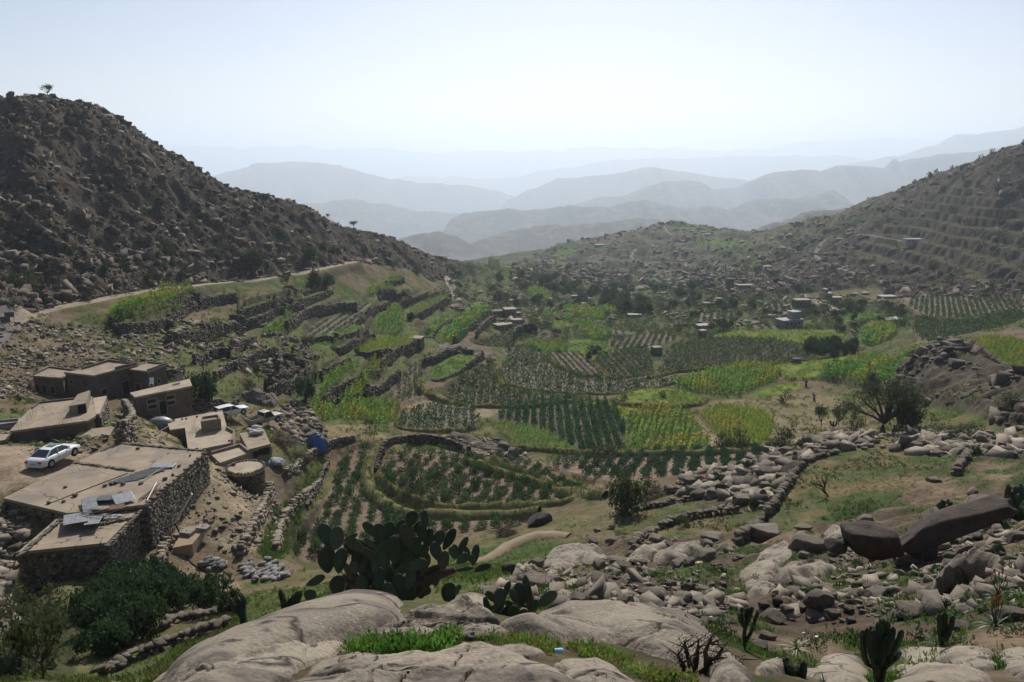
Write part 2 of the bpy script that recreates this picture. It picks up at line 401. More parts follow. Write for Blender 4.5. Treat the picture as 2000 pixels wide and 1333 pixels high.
ZZ += m_slope * ((ridged(XX / 6, YY / 6, 53) - .6) * 1.5 + (fbm(XX / 1.4, YY / 1.4, 54, 3) - .5) * .5)
m_mid = smooth((YY - 25) / 20) * (1 - m_hl) * (1 - m_hr)
ZZ += m_mid * ((fbm(XX / 9, YY / 9, 61) - .5) * 1.1 + (fbm(XX / 1.6, YY / 1.6, 62, 2) - .5) * .22)
ZZ -= m_hl * smooth((YY - 150) / 50) * 2.4 + m_hr * smooth((YY - 380) / 80) * 3.5
# contour terraces on the slopes
def terrace(m, step, flat=.8, keep=.22, wob=1.2, seed=71):
    global ZZ
    z = ZZ / step + (fbm(XX / 45, YY / 45, seed) - .5) * wob
    k = np.floor(z); f = z - k
    g = np.where(f < flat, keep * f / flat, keep + (1 - keep) * (f - flat) / (1 - flat))
    ZZ = lerp(ZZ, ZZ + (k + g - z) * step, m); return (f >= flat - .04) * m, (f < flat - .04) * m
TER_R = [(1790, 395), (1860, 350), (2020, 330), (2500, 300), (2500, 580), (2000, 575), (1860, 545), (1790, 520), (1720, 520), (1640, 505), (1700, 450)]
m_tr = soft(TER_R, 250, 700, 5) * smooth((fbm(XX / 70, YY / 70, 75) - .2) / .1)
R_TR, T_TR = terrace(m_tr, 4.6, .7, .12, .8)
m_tc = m_hc * smooth((fbm(XX / 90, YY / 90, 76) - .36) / .1)
R_TC, T_TC = terrace(m_tc, 4.6, .72, .25)
TER_L = [(345, 705), (400, 640), (450, 610), (600, 590), (760, 575), (860, 575), (920, 640), (860, 730), (760, 800), (640, 830), (540, 800), (430, 765)]
m_tl = soft(TER_L, 100, 290, 4)
R_TL, T_TL = terrace(m_tl, 2.3, .8, .25, .8)

G_ = (.065, .11, .028)
FIELDS = [
 # label, outline, crop, options
 ('maize growing on the left slope below the dirt track', [(212, 640), (218, 612), (262, 598), (330, 588), (385, 575), (358, 612), (362, 626), (320, 640), (240, 646)], 'maize', dict(dz=.8)),
 ('grass', zpx(Z4, [(0, 330), (120, 280), (250, 235), (300, 240), (150, 310), (20, 370)]), 'grass', dict(wall=1, dz=1.0)),
 ('grass', zpx(Z4, [(-340, 400), (-190, 340), (-60, 300), (-20, 320), (-100, 390), (-200, 420), (-330, 430)]), 'grass', dict(wall=1, dz=1.2)),
 ('grass', zpx(Z4, [(-180, 480), (-60, 420), (60, 390), (70, 420), (0, 460), (-80, 500)]), 'maize', dict(dz=.5)),
 ('grass', zpx(Z4, [(-20, 240), (60, 200), (200, 180), (230, 210), (120, 260), (20, 280)]), 'grass', dict(wall=1, dz=.8)),
 ('young bushes in pale soil on the upper left terrace', zpx(Z4, [(115, 468), (130, 425), (200, 372), (330, 338), (480, 318), (525, 325), (440, 400), (530, 462), (330, 474)]), 'rows', dict(rd=((625, 640), (660, 612)), sp=1.2, rs=1.6, h=.75, wall=0, dz=-.6, soil='pale')),
 ('grass', zpx(Z4, [(120, 478), (330, 478), (490, 470), (400, 540), (250, 560), (130, 540)]), 'grass', dict(dz=.2)),
 ('maize in a triangular plot on the upper terraces', zpx(Z4, [(500, 438), (640, 310), (705, 305), (718, 475), (600, 484)]), 'maize', dict(dz=.4)),
 ('maize on a narrow curved terrace', zpx(Z4, [(740, 350), (870, 280), (990, 260), (1012, 285), (900, 330), (780, 385), (745, 385)]), 'maize', dict(wall=1, dz=1.6, h=1.2)),
 ('maize on the topmost terrace under the left hill', zpx(Z4, [(590, 170), (640, 140), (700, 130), (722, 165), (700, 185), (620, 195)]), 'maize', dict(wall=1, dz=1.2)),
 ('maize below the topmost terrace', zpx(Z4, [(480, 200), (560, 190), (640, 215), (680, 245), (560, 260), (490, 240)]), 'maize', dict(dz=.3)),
 ('grass', zpx(Z4, [(835, 500), (840, 430), (930, 388), (1080, 345), (1232, 320), (1246, 346), (1080, 372), (960, 415), (905, 460), (890, 500)]), 'grass', dict(wall=1, dz=1.4, h=.8)),
 ('tall bluish green maize on the curved terrace by the stone farmhouse', zpx(Z4, [(905, 495), (960, 440), (1100, 390), (1240, 355), (1258, 385), (1120, 452), (1050, 525), (950, 530)]), 'maize', dict(wall=1, dz=.2, h=2.0, tint=(.8, 1.05, 1.25))),
 ('dense dark bushes below the stone farmhouse', zpx(Z4, [(1100, 522), (1200, 480), (1370, 478), (1440, 470), (1390, 505), (1395, 568), (1160, 548)]), 'rows', dict(sp=1.7, rs=1.5, h=1.1, dz=-.8)),
 ('maize right of the curved stone terrace wall', zpx(Z4, [(1438, 548), (1480, 522), (1700, 515), (1712, 592), (1600, 602), (1480, 572)]), 'maize', dict(dz=-.6)),
 ('grass', zpx(Z4, [(1712, 520), (1850, 510), (2000, 540), (2060, 595), (1880, 602), (1720, 598)]), 'grass', dict(dz=0)),
 ('yellowing crop on the terrace with the dark wall', zpx(Z4, [(420, 592), (520, 540), (690, 535), (780, 540), (800, 562), (680, 612), (560, 645), (450, 625)]), 'maize', dict(wall=1, dz=1.5, h=1.0, tint=(1.25, 1.0, .7))),
 ('bushes in the long diagonal strip', zpx(Z4, [(545, 892), (640, 830), (690, 720), (760, 650), (880, 630), (905, 642), (800, 740), (788, 800), (845, 852), (700, 885), (600, 922)]), 'rows', dict(rd=((760, 760), (830, 745)), sp=1.5, rs=2.5, h=1.1, dz=-1.1)),
 ('grass', zpx(Z4, [(900, 690), (960, 650), (1080, 615), (1190, 605), (1210, 625), (1060, 720), (940, 770), (880, 770)]), 'grass', dict(wall=1, dz=.9)),
 ('dark bushes in the large curved terrace field', zpx(Z4, [(965, 838), (950, 808), (1060, 735), (1200, 668), (1232, 662), (1262, 740), (1262, 785), (1310, 818), (1600, 850), (1905, 855), (1760, 895), (1500, 926), (1200, 912), (1020, 876)]), 'rows', dict(rd=((880, 740), (1080, 775)), sp=1.5, rs=2.7, h=1.5, bund=1, dz=-.7)),
 ('small bushes in the big pale field of the valley floor', zpx(Z4, [(1300, 575), (1390, 572), (1550, 602), (1552, 640), (1600, 674), (1750, 740), (2000, 762), (2200, 770), (2480, 755), (2300, 800), (2000, 842), (1650, 838), (1380, 805), (1300, 745), (1298, 690), (1370, 650)]), 'rows', dict(rd=((1000, 720), (1180, 760)), sp=1.6, rs=3.0, h=1.45, bund=1, dz=.1, soil='pale')),
 ('rows of young bushes in brown soil', zpx(Z4, [(1575, 605), (1822, 604), (1950, 748), (1790, 740), (1650, 682), (1595, 650)]), 'rows', dict(rd=((1075, 695), (1110, 735)), sp=1.0, rs=1.5, h=.7, dz=.5, soil='brown', bund=1)),
 ('dense bushes right of the brown rows', zpx(Z5, [(118, 402), (250, 382), (380, 360), (358, 400), (395, 455), (378, 474), (222, 494), (180, 480)]), 'rows', dict(rd=((1170, 700), (1205, 738)), sp=1.2, rs=1.6, h=1.05, dz=.5, bund=1)),
 ('dense bushes of the wide dark field behind the watchtower', zpx(Z5, [(432, 408), (470, 352), (680, 322), (1040, 332), (1060, 382), (1142, 406), (900, 424), (700, 442), (410, 470)]), 'rows', dict(rd=((1300, 705), (1370, 670)), sp=1.35, rs=1.7, h=1.1, dz=.3, bund=1)),
 ('tall green maize in the field beneath the wide dark field', zpx(Z5, [(432, 528), (640, 480), (760, 447), (925, 448), (945, 492), (800, 552), (640, 552)]), 'maize', dict(h=1.9, dz=.2)),
 ('yellow', zpx(Z5, [(630, 322), (680, 300), (900, 282), (1080, 280), (1230, 280), (1242, 322), (1000, 332), (700, 328)]), 'yellow', dict(dz=.2)),
 ('yellow', zpx(Z5, [(900, 440), (1120, 415), (1290, 392), (1430, 390), (1280, 455), (1120, 490), (960, 500), (950, 470)]), 'yellow', dict(dz=.2)),
 ('dark green maize before the right outcrop', zpx(Z5, [(1080, 492), (1180, 460), (1290, 420), (1440, 402), (1490, 432), (1430, 485), (1290, 540), (1200, 505)]), 'maize', dict(h=1.9, dz=.1, tint=(.75, .9, .9))),
 ('maize with orange tassels in the broad near field', zpx(Z5, [(245, 665), (400, 640), (538, 645), (600, 720), (640, 792), (480, 806), (305, 812)]), 'maize', dict(h=1.5, dz=.2, tassel=1, sp=.85)),
 ('yellowing maize beside the broad near field', zpx(Z5, [(575, 650), (700, 632), (850, 628), (925, 690), (880, 765), (780, 792), (700, 770), (640, 705)]), 'maize', dict(h=1.1, dz=.2, tint=(1.2, 1.05, .7), tassel=1)),
 ('yellow', zpx(Z5, [(195, 585), (340, 542), (530, 548), (650, 592), (500, 622), (260, 612)]), 'yellow', dict(dz=.5, bund=1)),
 ('grass', zpx(Z5, [(30, 600), (180, 592), (320, 622), (560, 630), (240, 660), (140, 640)]), 'yellow', dict(dz=.0)),
 ('bluish maize beside the dark orchard', zpx(Z5, [(1280, 330), (1290, 280), (1420, 262), (1445, 302), (1390, 335), (1320, 355)]), 'maize', dict(h=2.2, dz=.2, tint=(.75, .95, 1.1))),
 ('bushes left of the bluish maize', zpx(Z5, [(1238, 300), (1262, 262), (1420, 245), (1500, 250), (1300, 285), (1275, 322)]), 'rows', dict(sp=1.8, rs=1.7, h=1.1, dz=.2)),
 ('dark bushes in rows on the right terrace', zpx(Z5, [(1490, 302), (1600, 270), (1800, 240), (2000, 200), (2000, 240), (1850, 275), (1640, 322), (1560, 332)]), 'rows', dict(rd=((1820, 655), (1955, 624)), sp=1.4, rs=1.9, h=1.1, dz=.2)),
 ('dark bushes in the shaded upper right field', zpx(Z5, [(1480, 190), (1560, 152), (1800, 140), (2000, 150), (2000, 190), (1850, 215), (1560, 232)]), 'rows', dict(rd=((1802, 610), (1955, 599)), sp=1.8, rs=2.1, h=1.1, dz=.3)),
 ('yellow', zpx(Z5, [(815, 556), (960, 510), (1025, 505), (1040, 532), (920, 562), (860, 572)]), 'yellow', dict(dz=.1)),
 ('small dark bushes left of the watchtower', zpx(Z5, [(185, 345), (320, 302), (440, 300), (505, 322), (340, 366), (220, 366)]), 'rows', dict(sp=1.7, rs=1.8, h=1., dz=.2)),
 ('bushes in two round plots far right', zpx(ZB, [(115, 470), (130, 410), (290, 400), (480, 405), (470, 450), (290, 480)]), 'rows', dict(sp=2.2, rs=2.3, h=1.2, dz=.5)),
 ('bushes in a raised walled plot', zpx(ZB, [(690, 385), (720, 340), (900, 330), (1040, 350), (1040, 395), (900, 405)]), 'rows', dict(sp=2.2, rs=2.2, h=1.2, dz=1., wall=1)),
 ('rows of pale soil before the flat roofed house', zpx(ZB, [(560, 515), (640, 490), (810, 500), (1030, 515), (900, 550), (680, 540)]), 'rows', dict(rd=((1483, 637), (1495, 647)), sp=1.5, rs=2.6, h=.9, dz=.1)),
 ('yellow', zpx(ZB, [(420, 530), (420, 470), (560, 440), (700, 470), (560, 510), (480, 540)]), 'grass', dict(dz=.1)),
 ('grass', zpx(ZB, [(1290, 460), (1380, 410), (1700, 400), (1710, 440), (1500, 470), (1340, 475)]), 'grass', dict(dz=.2)),
 ('maize', zpx(ZA, [(835, 350), (1050, 325), (1180, 350), (1260, 420), (1240, 440), (1080, 415), (880, 380)]), 'maize', dict(h=2, dz=.2)),
 ('maize', zpx(ZA, [(1160, 345), (1260, 322), (1380, 355), (1330, 385), (1200, 370)]), 'maize', dict(h=2, dz=.3)),
 ('maize', zpx(ZA, [(640, 370), (760, 380), (960, 440), (1150, 460), (1080, 480), (900, 440), (690, 420)]), 'maize', dict(h=2, dz=.1)),
 ('maize', zpx(ZA, [(1010, 510), (1120, 505), (1200, 550), (1310, 560), (1300, 610), (1190, 650), (1090, 610), (1000, 550)]), 'maize', dict(h=2, dz=.2, tint=(.8, 1, 1.1))),
 ('yellow', zpx(ZA, [(700, 440), (850, 445), (970, 490), (930, 510), (780, 500)]), 'yellow', dict(dz=.1)),
 ('maize', zpx(ZA, [(470, 160), (560, 120), (640, 140), (760, 225), (640, 230), (520, 190)]), 'maize', dict(h=2, dz=.2)),
 ('pale', zpx(ZA, [(1370, 143), (1480, 115), (1600, 108), (1730, 128), (1560, 142)]), 'pale', dict(dz=.2)),
 ('grass', zpx(ZA, [(1300, 165), (1500, 150), (1760, 130), (1860, 130), (1700, 165), (1450, 185)]), 'grass', dict(dz=.2)),
 ('pale rows', zpx(ZA, [(1150, 520), (1300, 530), (1590, 540), (1470, 575), (1330, 590), (1310, 555)]), 'rows', dict(rd=((1196, 647), (1200, 656)), sp=1.6, rs=2.4, h=.8, dz=.1, soil='pale')),
 ('grass', zpx(ZB, [(500, -10), (600, -10), (580, 15), (480, 12)]), 'grass', dict(dz=.2)),
 ('grass', zpx(ZC, [(1760, 540), (1880, 490), (1990, 490), (1960, 530), (1850, 550)]), 'grass', dict(dz=.3)),
 ('grass', zpx(ZC, [(1330, 315), (1600, 300), (1950, 330), (1900, 395), (1500, 370), (1400, 345)]), 'grass', dict(dz=.2)),
 ('grass', zpx(ZC, [(120, 450), (200, 400), (330, 372), (360, 395), (230, 450), (160, 510)]), 'grass', dict(dz=.2)),
 ('grass', zpx(ZC, [(1150, 190), (1300, 165), (1500, 165), (1560, 210), (1480, 240), (1300, 200)]), 'grass', dict(dz=.2)),
 ('grass', [(968, 548), (980, 532), (998, 528), (995, 540), (985, 548)], 'grass', dict(dz=.3)),
 ('grass', [(950, 523), (965, 517), (980, 520), (975, 527)], 'grass', dict(dz=.3)),
 # nearer fields
 ('pale', zpx(Z4, [(690, 905), (860, 856), (1000, 902), (1250, 930), (1480, 930), (1300, 965), (1200, 1000), (1120, 945), (1000, 925), (900, 938), (760, 935)]), 'pale', dict(dz=-.2)),
 ('bushes among pale straw in the tongue shaped plot', zpx(Z4, [(668, 1058), (690, 1000), (740, 955), (900, 938), (1060, 926), (1130, 948), (1165, 1000), (1190, 1052), (1100, 1072), (900, 1075)]), 'rows', dict(rd=((780, 835), (930, 832)), sp=1.35, rs=2.2, h=1.25, dz=.3, soil='pale', bund=1)),
 ('maize at the left foot of the terraces', zpx(Z4, [(160, 850), (300, 720), (440, 680), (435, 722), (310, 800), (235, 885), (300, 965), (480, 905), (600, 930), (700, 940), (640, 1042), (400, 992), (200, 962), (130, 900)]), 'maize', dict(h=1.5, dz=-.2)),
 ('maize on the middle left terrace', zpx(Z4, [(310, 880), (380, 820), (500, 730), (560, 700), (640, 690), (510, 800), (475, 870), (330, 950)]), 'maize', dict(h=1.4, wall=0, dz=.3, tint=(1.1, 1, .8))),
 ('tall conical bushes in the dark near field', zpx(Z4, [(1236, 1000), (1300, 968), (1480, 930), (1600, 920), (1800, 930), (1980, 920), (2030, 1010), (2075, 1180), (1940, 1206), (1830, 1196), (1700, 1140), (1550, 1062), (1400, 1040)]), 'rows', dict(rd=((1190, 805), (1222, 878)), sp=1.2, rs=1.5, h=1.7, dz=.1, tall=1, tint=(.8, .95, 1.05))),
 ('grass', zpx(Z4, [(1236, 1040), (1400, 1052), (1560, 1080), (1690, 1150), (1790, 1204), (1680, 1215), (1450, 1170), (1300, 1092)]), 'maize', dict(h=.9, dz=.3)),
 ('leafy bushes in the near left field behind the prickly pear', zpx(Z6, [(258, 200), (330, 92), (400, 72), (482, 80), (440, 160), (420, 260), (470, 350), (560, 425), (700, 490), (900, 500), (1180, 480), (1320, 470), (1240, 520), (1000, 545), (720, 560), (300, 650), (190, 700), (60, 690), (20, 610), (40, 570), (150, 440), (225, 330)]), 'near', dict(sp=1.75, rs=1.8, h=1.3, dz=.3, k=.95)),
 ('leafy bushes in the near field inside the grassy bank', zpx(Z6, [(482, 300), (480, 220), (560, 120), (660, 112), (760, 150), (800, 132), (930, 162), (1100, 232), (1300, 292), (1470, 332), (1510, 372), (1440, 402), (1250, 415), (1000, 440), (760, 440), (600, 395)]), 'near', dict(sp=1.75, rs=1.85, h=1.4, dz=.7, bund=2)),
 ('blue green bushes along the bank', zpx(Z6, [(1085, 118), (1160, 138), (1290, 205), (1440, 262), (1580, 325), (1440, 308), (1220, 232), (1110, 180)]), 'near', dict(sp=1.6, rs=1.6, h=1.2, dz=.3, k=.9, tint=(.8, .95, 1.15), bund=1)),
 ('blue green bushes in the strip below the field bank', [(1075, 892), (1180, 890), (1300, 888), (1420, 884), (1500, 873), (1515, 880), (1440, 905), (1340, 928), (1255, 942), (1165, 945), (1110, 930), (1070, 912)], 'near', dict(sp=1.8, rs=1.9, h=1.25, dz=.1, k=.95, tint=(.8, .95, 1.1))),
 ('grass', zpx(Z7, [(720, 472), (790, 350), (860, 230), (930, 170), (1080, 122), (1300, 106), (1440, 122), (1600, 160), (1520, 250), (1450, 300), (1280, 390), (1160, 420), (1150, 478), (900, 498)]), 'short', dict(dz=.5, wall=0)),
 ('grass', zpx(Z7, [(400, 450), (560, 420), (722, 408), (704, 478), (560, 512), (320, 560), (170, 560), (290, 470)]), 'short', dict(dz=.2)),
 ('grass', zpx(Z7, [(0, 430), (130, 400), (360, 352), (480, 380), (290, 425), (110, 505), (0, 540)]), 'short', dict(dz=.2)),
 ('grass', zpx(Z5, [(1745, 352), (1870, 350), (2040, 362), (2060, 500), (2000, 478), (1850, 408)]), 'maize', dict(h=1., dz=.8, tint=(1.1, .9, .7), wall=1)),
]
def ctr_field(i): return FIELDS[i]
field_masks = []
for label, poly, crop, o in FIELDS:
    poly = chaikin(poly, 2)
    P3 = np.array([ground(u, v, 14, Z_BASE) for u, v in poly])
    ylo, yhi = P3[:, 1].min() * .93, P3[:, 1].max() * 1.08
    msk = in_poly(UU, VV, poly) & (YY >= ylo) & (YY <= yhi)
    field_masks.append((msk, poly))
    n = msk.sum()
    if n < 8: continue
    x, y, z = XX[msk], YY[msk], Z_BASE[msk]
    A_ = np.stack([np.ones(n), x, y], 1); c, *_ = np.linalg.lstsq(A_, z, rcond=None)
    plane = A_ @ c; k = o.get('k', .55)
    ZZ[msk] = lerp(ZZ[msk], z.mean() + k * (plane - z.mean()) + (1 - .55) * .35 * (z - plane) + o.get('dz', 0), .92) + (fbm(x / 2.5, y / 2.5, 5, 2) - .5) * .15

Z1_ = (0, 180, .35); Z2_ = (0, 640, .33)
STEPS = [zpx(Z1_, q) for q in ([(905, 1205), (1000, 1168), (1110, 1150)], [(1040, 1232), (1150, 1192), (1320, 1160)], [(1330, 1245), (1450, 1205), (1600, 1168), (1640, 1190)], [(1360, 1285), (1500, 1245), (1690, 1210)], [(1590, 1305), (1700, 1245), (1850, 1212), (1985, 1207)], [(1650, 1132), (1760, 1092), (1860, 1062)], [(620, 1310), (800, 1320), (1000, 1270), (1040, 1240)])]
STEPS += [zpx(Z2_, q) for q in ([(1370, 232), (1480, 192), (1570, 150)], [(1590, 392), (1700, 372), (1810, 300)], [(1000, 105), (1150, 82), (1310, 32)], [(1200, 55), (1320, 25), (1440, 12)], [(700, 40), (900, 20), (1020, 0)])]
STEPS += [zpx(Z4, q) for q in ([(-60, 640), (40, 625), (100, 690)], [(-60, 770), (60, 715), (130, 700)], [(180, 750), (290, 700), (390, 672)], [(225, 895), (300, 825), (420, 782), (540, 722), (640, 655)], [(480, 890), (505, 850), (600, 792), (690, 730)], [(290, 585), (400, 562), (500, 492)], [(440, 415), (530, 335), (630, 300)], [(700, 300), (820, 262), (960, 235)], [(560, 262), (680, 250), (760, 262)], [(830, 660), (900, 640), (1000, 600), (1130, 600)], [(1020, 530), (1080, 470), (1200, 420), (1270, 400)])]
def step_line(px, h, D):
    """a terrace edge: the ground behind the line is lifted to a level shelf"""
    q = np.array([ground(u, v, 60, Z_BASE) for u, v in chaikin(px, 2, False)])
    sel = (XX > q[:, 0].min() - D) & (XX < q[:, 0].max() + D) & (YY > q[:, 1].min() - 3) & (YY < q[:, 1].max() + D + 4)
    pu, pv = zip(*chaikin(px, 2, False)); o_ = np.argsort(pu); d = dist_line(XX[sel], YY[sel], [tuple(p[:2]) for p in q])
    U_, V_ = project(XX[sel], YY[sel], Z_BASE[sel]); vl = np.interp(U_, np.array(pu)[o_], np.array(pv)[o_], left=-1e9, right=-1e9)
    ZZ[sel] += np.where(V_ < vl, h * np.clip(1 - d / D, 0, 1) * np.clip((D - d) / .8, 0, 1), 0)
for px in STEPS: step_line(px, 1.7, 9.)
# tracks and paths: flatten a bench, keep the line for a ribbon mesh
TRACKS = [
 ('dirt_track', 4.0, [(4, 640), (30, 628), (90, 607), (200, 584), (300, 567), (400, 556), (480, 549), (560, 540), (620, 527), (690, 512)], 60, (.30, .235, .17)),
 ('road', 5.0, [(-40, 690), (0, 660), (14, 618), (0, 600)], 60, (.20, .17, .15)),
 ('footpath', 1.5, [(925, 1100), (965, 1086), (1010, 1068), (1060, 1054), (1110, 1047)], 30, (.27, .205, .13)),
 ('gully_path', 4.0, [(868, 540), (880, 552), (888, 568), (893, 588)], 150, (.34, .28, .22)),
 ('hill_road', 3.4, [(1775, 590), (1770, 572), (1740, 556), (1700, 541), (1650, 528), (1610, 515), (1594, 503), (1594, 490), (1606, 474), (1625, 462)], 200, (.21, .172, .13)),
 ('hill_road', 2.6, [(1660, 458), (1700, 459), (1740, 468), (1780, 474)], 200, (.19, .155, .12)),
 ('village_road', 5.0, [(1570, 575), (1600, 592), (1625, 600), (1640, 612)], 200, (.36, .30, .23)),
 ('zigzag_road', 3.0, zpx(ZC, [(960, 560), (970, 535), (900, 500), (820, 465), (800, 450), (840, 415), (850, 385)]), 300, (.20, .17, .135)),
 ('zigzag_road', 3.0, zpx(ZC, [(940, 325), (980, 345), (1010, 360), (1050, 360)]), 300, (.20, .17, .135)),
 ('zigzag_road', 3.0, zpx(ZC, [(1060, 145), (1090, 180), (1115, 220), (1150, 255), (1190, 272)]), 300, (.20, .17, .135)),
 ('zigzag_road', 2.6, zpx(ZC, [(1230, 632), (1340, 620), (1410, 618), (1340, 595), (1200, 585), (1000, 575)]), 300, (.20, .17, .135)),
]
track_lines = []
for nm, w, px, ymin, colr in TRACKS:
    pts = np.array([ground(u, v, ymin) for u, v in chaikin(px, 2, False)])
    seg = np.r_[0, np.cumsum(np.hypot(*np.diff(pts[:, :2], axis=0).T))]
    n = max(int(seg[-1] / 1.5), 8); s = np.linspace(0, seg[-1], n)
    q = np.stack([np.interp(s, seg, pts[:, i]) for i in range(3)], 1)
    zz = q[:, 2].copy()
    for _ in range(12): zz[1:-1] = (zz[:-2] + 2 * zz[1:-1] + zz[2:]) / 4
    q[:, 2] = zz; track_lines.append((nm, w, q, colr))
    x0, x1, y0, y1 = q[:, 0].min() - 8, q[:, 0].max() + 8, q[:, 1].min() - 8, q[:, 1].max() + 8
    sel = (XX > x0) & (XX < x1) & (YY > y0) & (YY < y1)
    if sel.any():
        xs, ys = XX[sel], YY[sel]; best = np.full(xs.shape, 1e9); bz = np.zeros(xs.shape)
        for i in range(len(q)):
            d = np.hypot(xs - q[i, 0], ys - q[i, 1]); k = d < best; best[k] = d[k]; bz[k] = q[i, 2]
        wgt = smooth((w * .95 - best) / (w * .5)); ZZ[sel] = lerp(ZZ[sel], bz, wgt)

PADS = []                                # (plan polygon, z) levelled ground under buildings, filled by the building list
# houses of the near village: roof outline in the photo, roof level, ground level at the front
Zv = (0, 690, .15); Zw = (240, 690, .15); Zx = (380, 780, .15); Zy = (0, 860, .15); Zu = (150, 880, .15); Zt = (300, 960, .18)
HOUSES = dict(
 big_main=([(8, 973), (132, 1002), (287, 985), (403, 882), (231, 866), (150, 903)], -26.0, -29.7, .25),
 big_annex=([(36, 1078), (208, 1060), (277, 988), (122, 1004)], -26.4, -29.9, 1.2),
 middle=([(22, 841), (169, 821), (184, 812), (178, 776), (75, 788), (61, 799)], -25.6, -28.2, 1.0),
 middle_wing=([(187, 809), (182, 778), (208, 774), (194, 808)], -26.0, -28.3, .6),
 small_box=([(149, 852), (209, 858), (223, 833), (163, 840)], -26.7, -28.4, .6),
 upper_left=([(64, 733), (122, 737), (127, 728), (157, 726), (97, 718)], -27.3, -30.4, 1.6),
 upper_mid=([(127, 727), (184, 733), (226, 722), (268, 712), (213, 706), (160, 722)], -26.8, -30.6, 1.6),
 upper_right=([(255, 721), (289, 725), (324, 712), (290, 709)], -27.1, -30.8, 1.6),
 long_house=([(257, 767), (266, 775), (372, 754), (368, 741)], -28.4, -31.3, 2.0),
 pale_house=([(326, 822), (434, 802), (443, 838), (459, 846), (455, 864), (368, 882), (362, 836), (333, 840)], -31.3, -33.6, 1.4),
 pale_store=([(412, 887), (470, 871), (487, 884), (430, 904)], -31.7, -33.6, 1.2),
 mud_store=([(468, 847), (515, 838), (528, 867), (485, 878)], -32.6, -34.9, 1.4),
 edge_block=([(-40, 868), (14, 858), (22, 848), (-30, 850)], -26.2, -28.1, .6),
)
for k, (pl, z, zb_, grow) in HOUSES.items():
    PADS.append(([tuple(at_z(u, v, z)[:2]) for u, v in pl], z - .45 if k == 'big_main' else zb_ + .15, grow))
PADS.append(([tuple(at_z(u, v, -31.2)[:2]) for u, v in [(455, 914), (480, 926), (505, 914), (480, 900)]], -33.5, 1.2))
for poly, zt, grow in PADS:
    xs = [p[0] for p in poly]; ys = [p[1] for p in poly]; cx = sum(xs) / len(xs); cy = sum(ys) / len(ys)
    sel = (XX > min(xs) - grow) & (XX < max(xs) + grow) & (YY > min(ys) - grow) & (YY < max(ys) + grow)
    if not sel.any(): continue
    big = [(cx + (x - cx) * (1 + grow / max(1, math.hypot(x - cx, y - cy))), cy + (y - cy) * (1 + grow / max(1, math.hypot(x - cx, y - cy)))) for x, y in poly]
    m = in_poly(XX[sel], YY[sel], big); z = ZZ[sel]; z[m] = np.minimum(z[m], zt); ZZ[sel] = z

# ---------------------------------------------------------------- ground colours (soils and covers, plus painted shade in the lower left corner)
UU, VV = project(XX, YY, ZZ)
def C3(c): return np.array(c, np.float32)
n1 = fbm(XX / 12, YY / 12, 101); n2 = fbm(XX / 3, YY / 3, 102); n3 = fbm(XX / 45, YY / 45, 103); n4 = fbm(XX / .9, YY / .9, 104, 3)
def patch(n, lo, hi): return smooth((n - lo) / (hi - lo))[..., None]
soil = C3((.19, .142, .09)); dry = C3((.15, .135, .062)); grs = C3((.075, .115, .03)); stone = C3((.17, .14, .11))
colr = np.zeros(XX.shape + (3,), np.float32)
colr[:] = lerp(lerp(soil, dry, patch(n1, .35, .6)), grs, patch(n2 * .6 + n1 * .4, .47, .62) * .75)
hillc = lerp(lerp(C3((.075, .059, .043)), C3((.115, .09, .064)), patch(n2, .4, .65)), C3((.07, .068, .036)), patch(n1, .52, .7) * .6)
colr = lerp(colr, hillc, m_hl[..., None])
hillr = lerp(lerp(C3((.06, .046, .033)), C3((.09, .069, .048)), patch(n2, .42, .65)), C3((.052, .06, .027)), patch(n1, .48, .66) * .7)
colr = lerp(colr, hillr, m_hr[..., None])
colr = lerp(colr, C3((.075, .095, .035)), (m_tr * smooth((n3 - .42) / .1))[..., None] * .5)
hillm = lerp(lerp(C3((.11, .094, .066)), C3((.20, .165, .115)), patch(n2, .5, .66)), C3((.065, .105, .03)), patch(n3, .5, .6) * .8)
hillm = lerp(hillm, C3((.05, .07, .03)), patch(n1, .56, .66) * .7)
colr = lerp(colr, hillm, np.maximum(m_hc, far)[..., None])
valley = soft([(860, 530), (1000, 500), (1400, 560), (1700, 590), (1900, 620), (1900, 720), (1100, 720), (960, 660), (880, 600)], 180, 700, 8)
colr = lerp(colr, lerp(C3((.10, .115, .045)), C3((.055, .08, .03)), patch(n1, .45, .6)), valley[..., None] * .7)
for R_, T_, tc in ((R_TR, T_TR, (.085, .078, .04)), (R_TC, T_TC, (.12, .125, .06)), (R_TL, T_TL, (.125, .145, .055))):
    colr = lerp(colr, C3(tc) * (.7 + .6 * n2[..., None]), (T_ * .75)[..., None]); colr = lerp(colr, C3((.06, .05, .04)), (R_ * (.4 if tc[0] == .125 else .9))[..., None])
colr = lerp(colr, C3((.12, .095, .08)), m_outc[..., None] * .8)
# near right slope: brown earth with grass patches
near_r = (smooth((85 - YY) / 20) * smooth((UU - 1000) / 200))[..., None]
colr = lerp(colr, lerp(lerp(C3((.21, .155, .10)), C3((.13, .095, .07)), patch(fbm(XX / 5, YY / 5, 111), .45, .6)), C3((.062, .09, .03)), patch(fbm(XX / 4, YY / 4, 112) * .7 + n4 * .3, .45, .58) * .85), near_r)
def paint(poly, c, ylo, yhi, amt=1., blur=2):
    global colr
    colr = lerp(colr, C3(c), soft(poly, ylo, yhi, blur)[..., None] * amt)
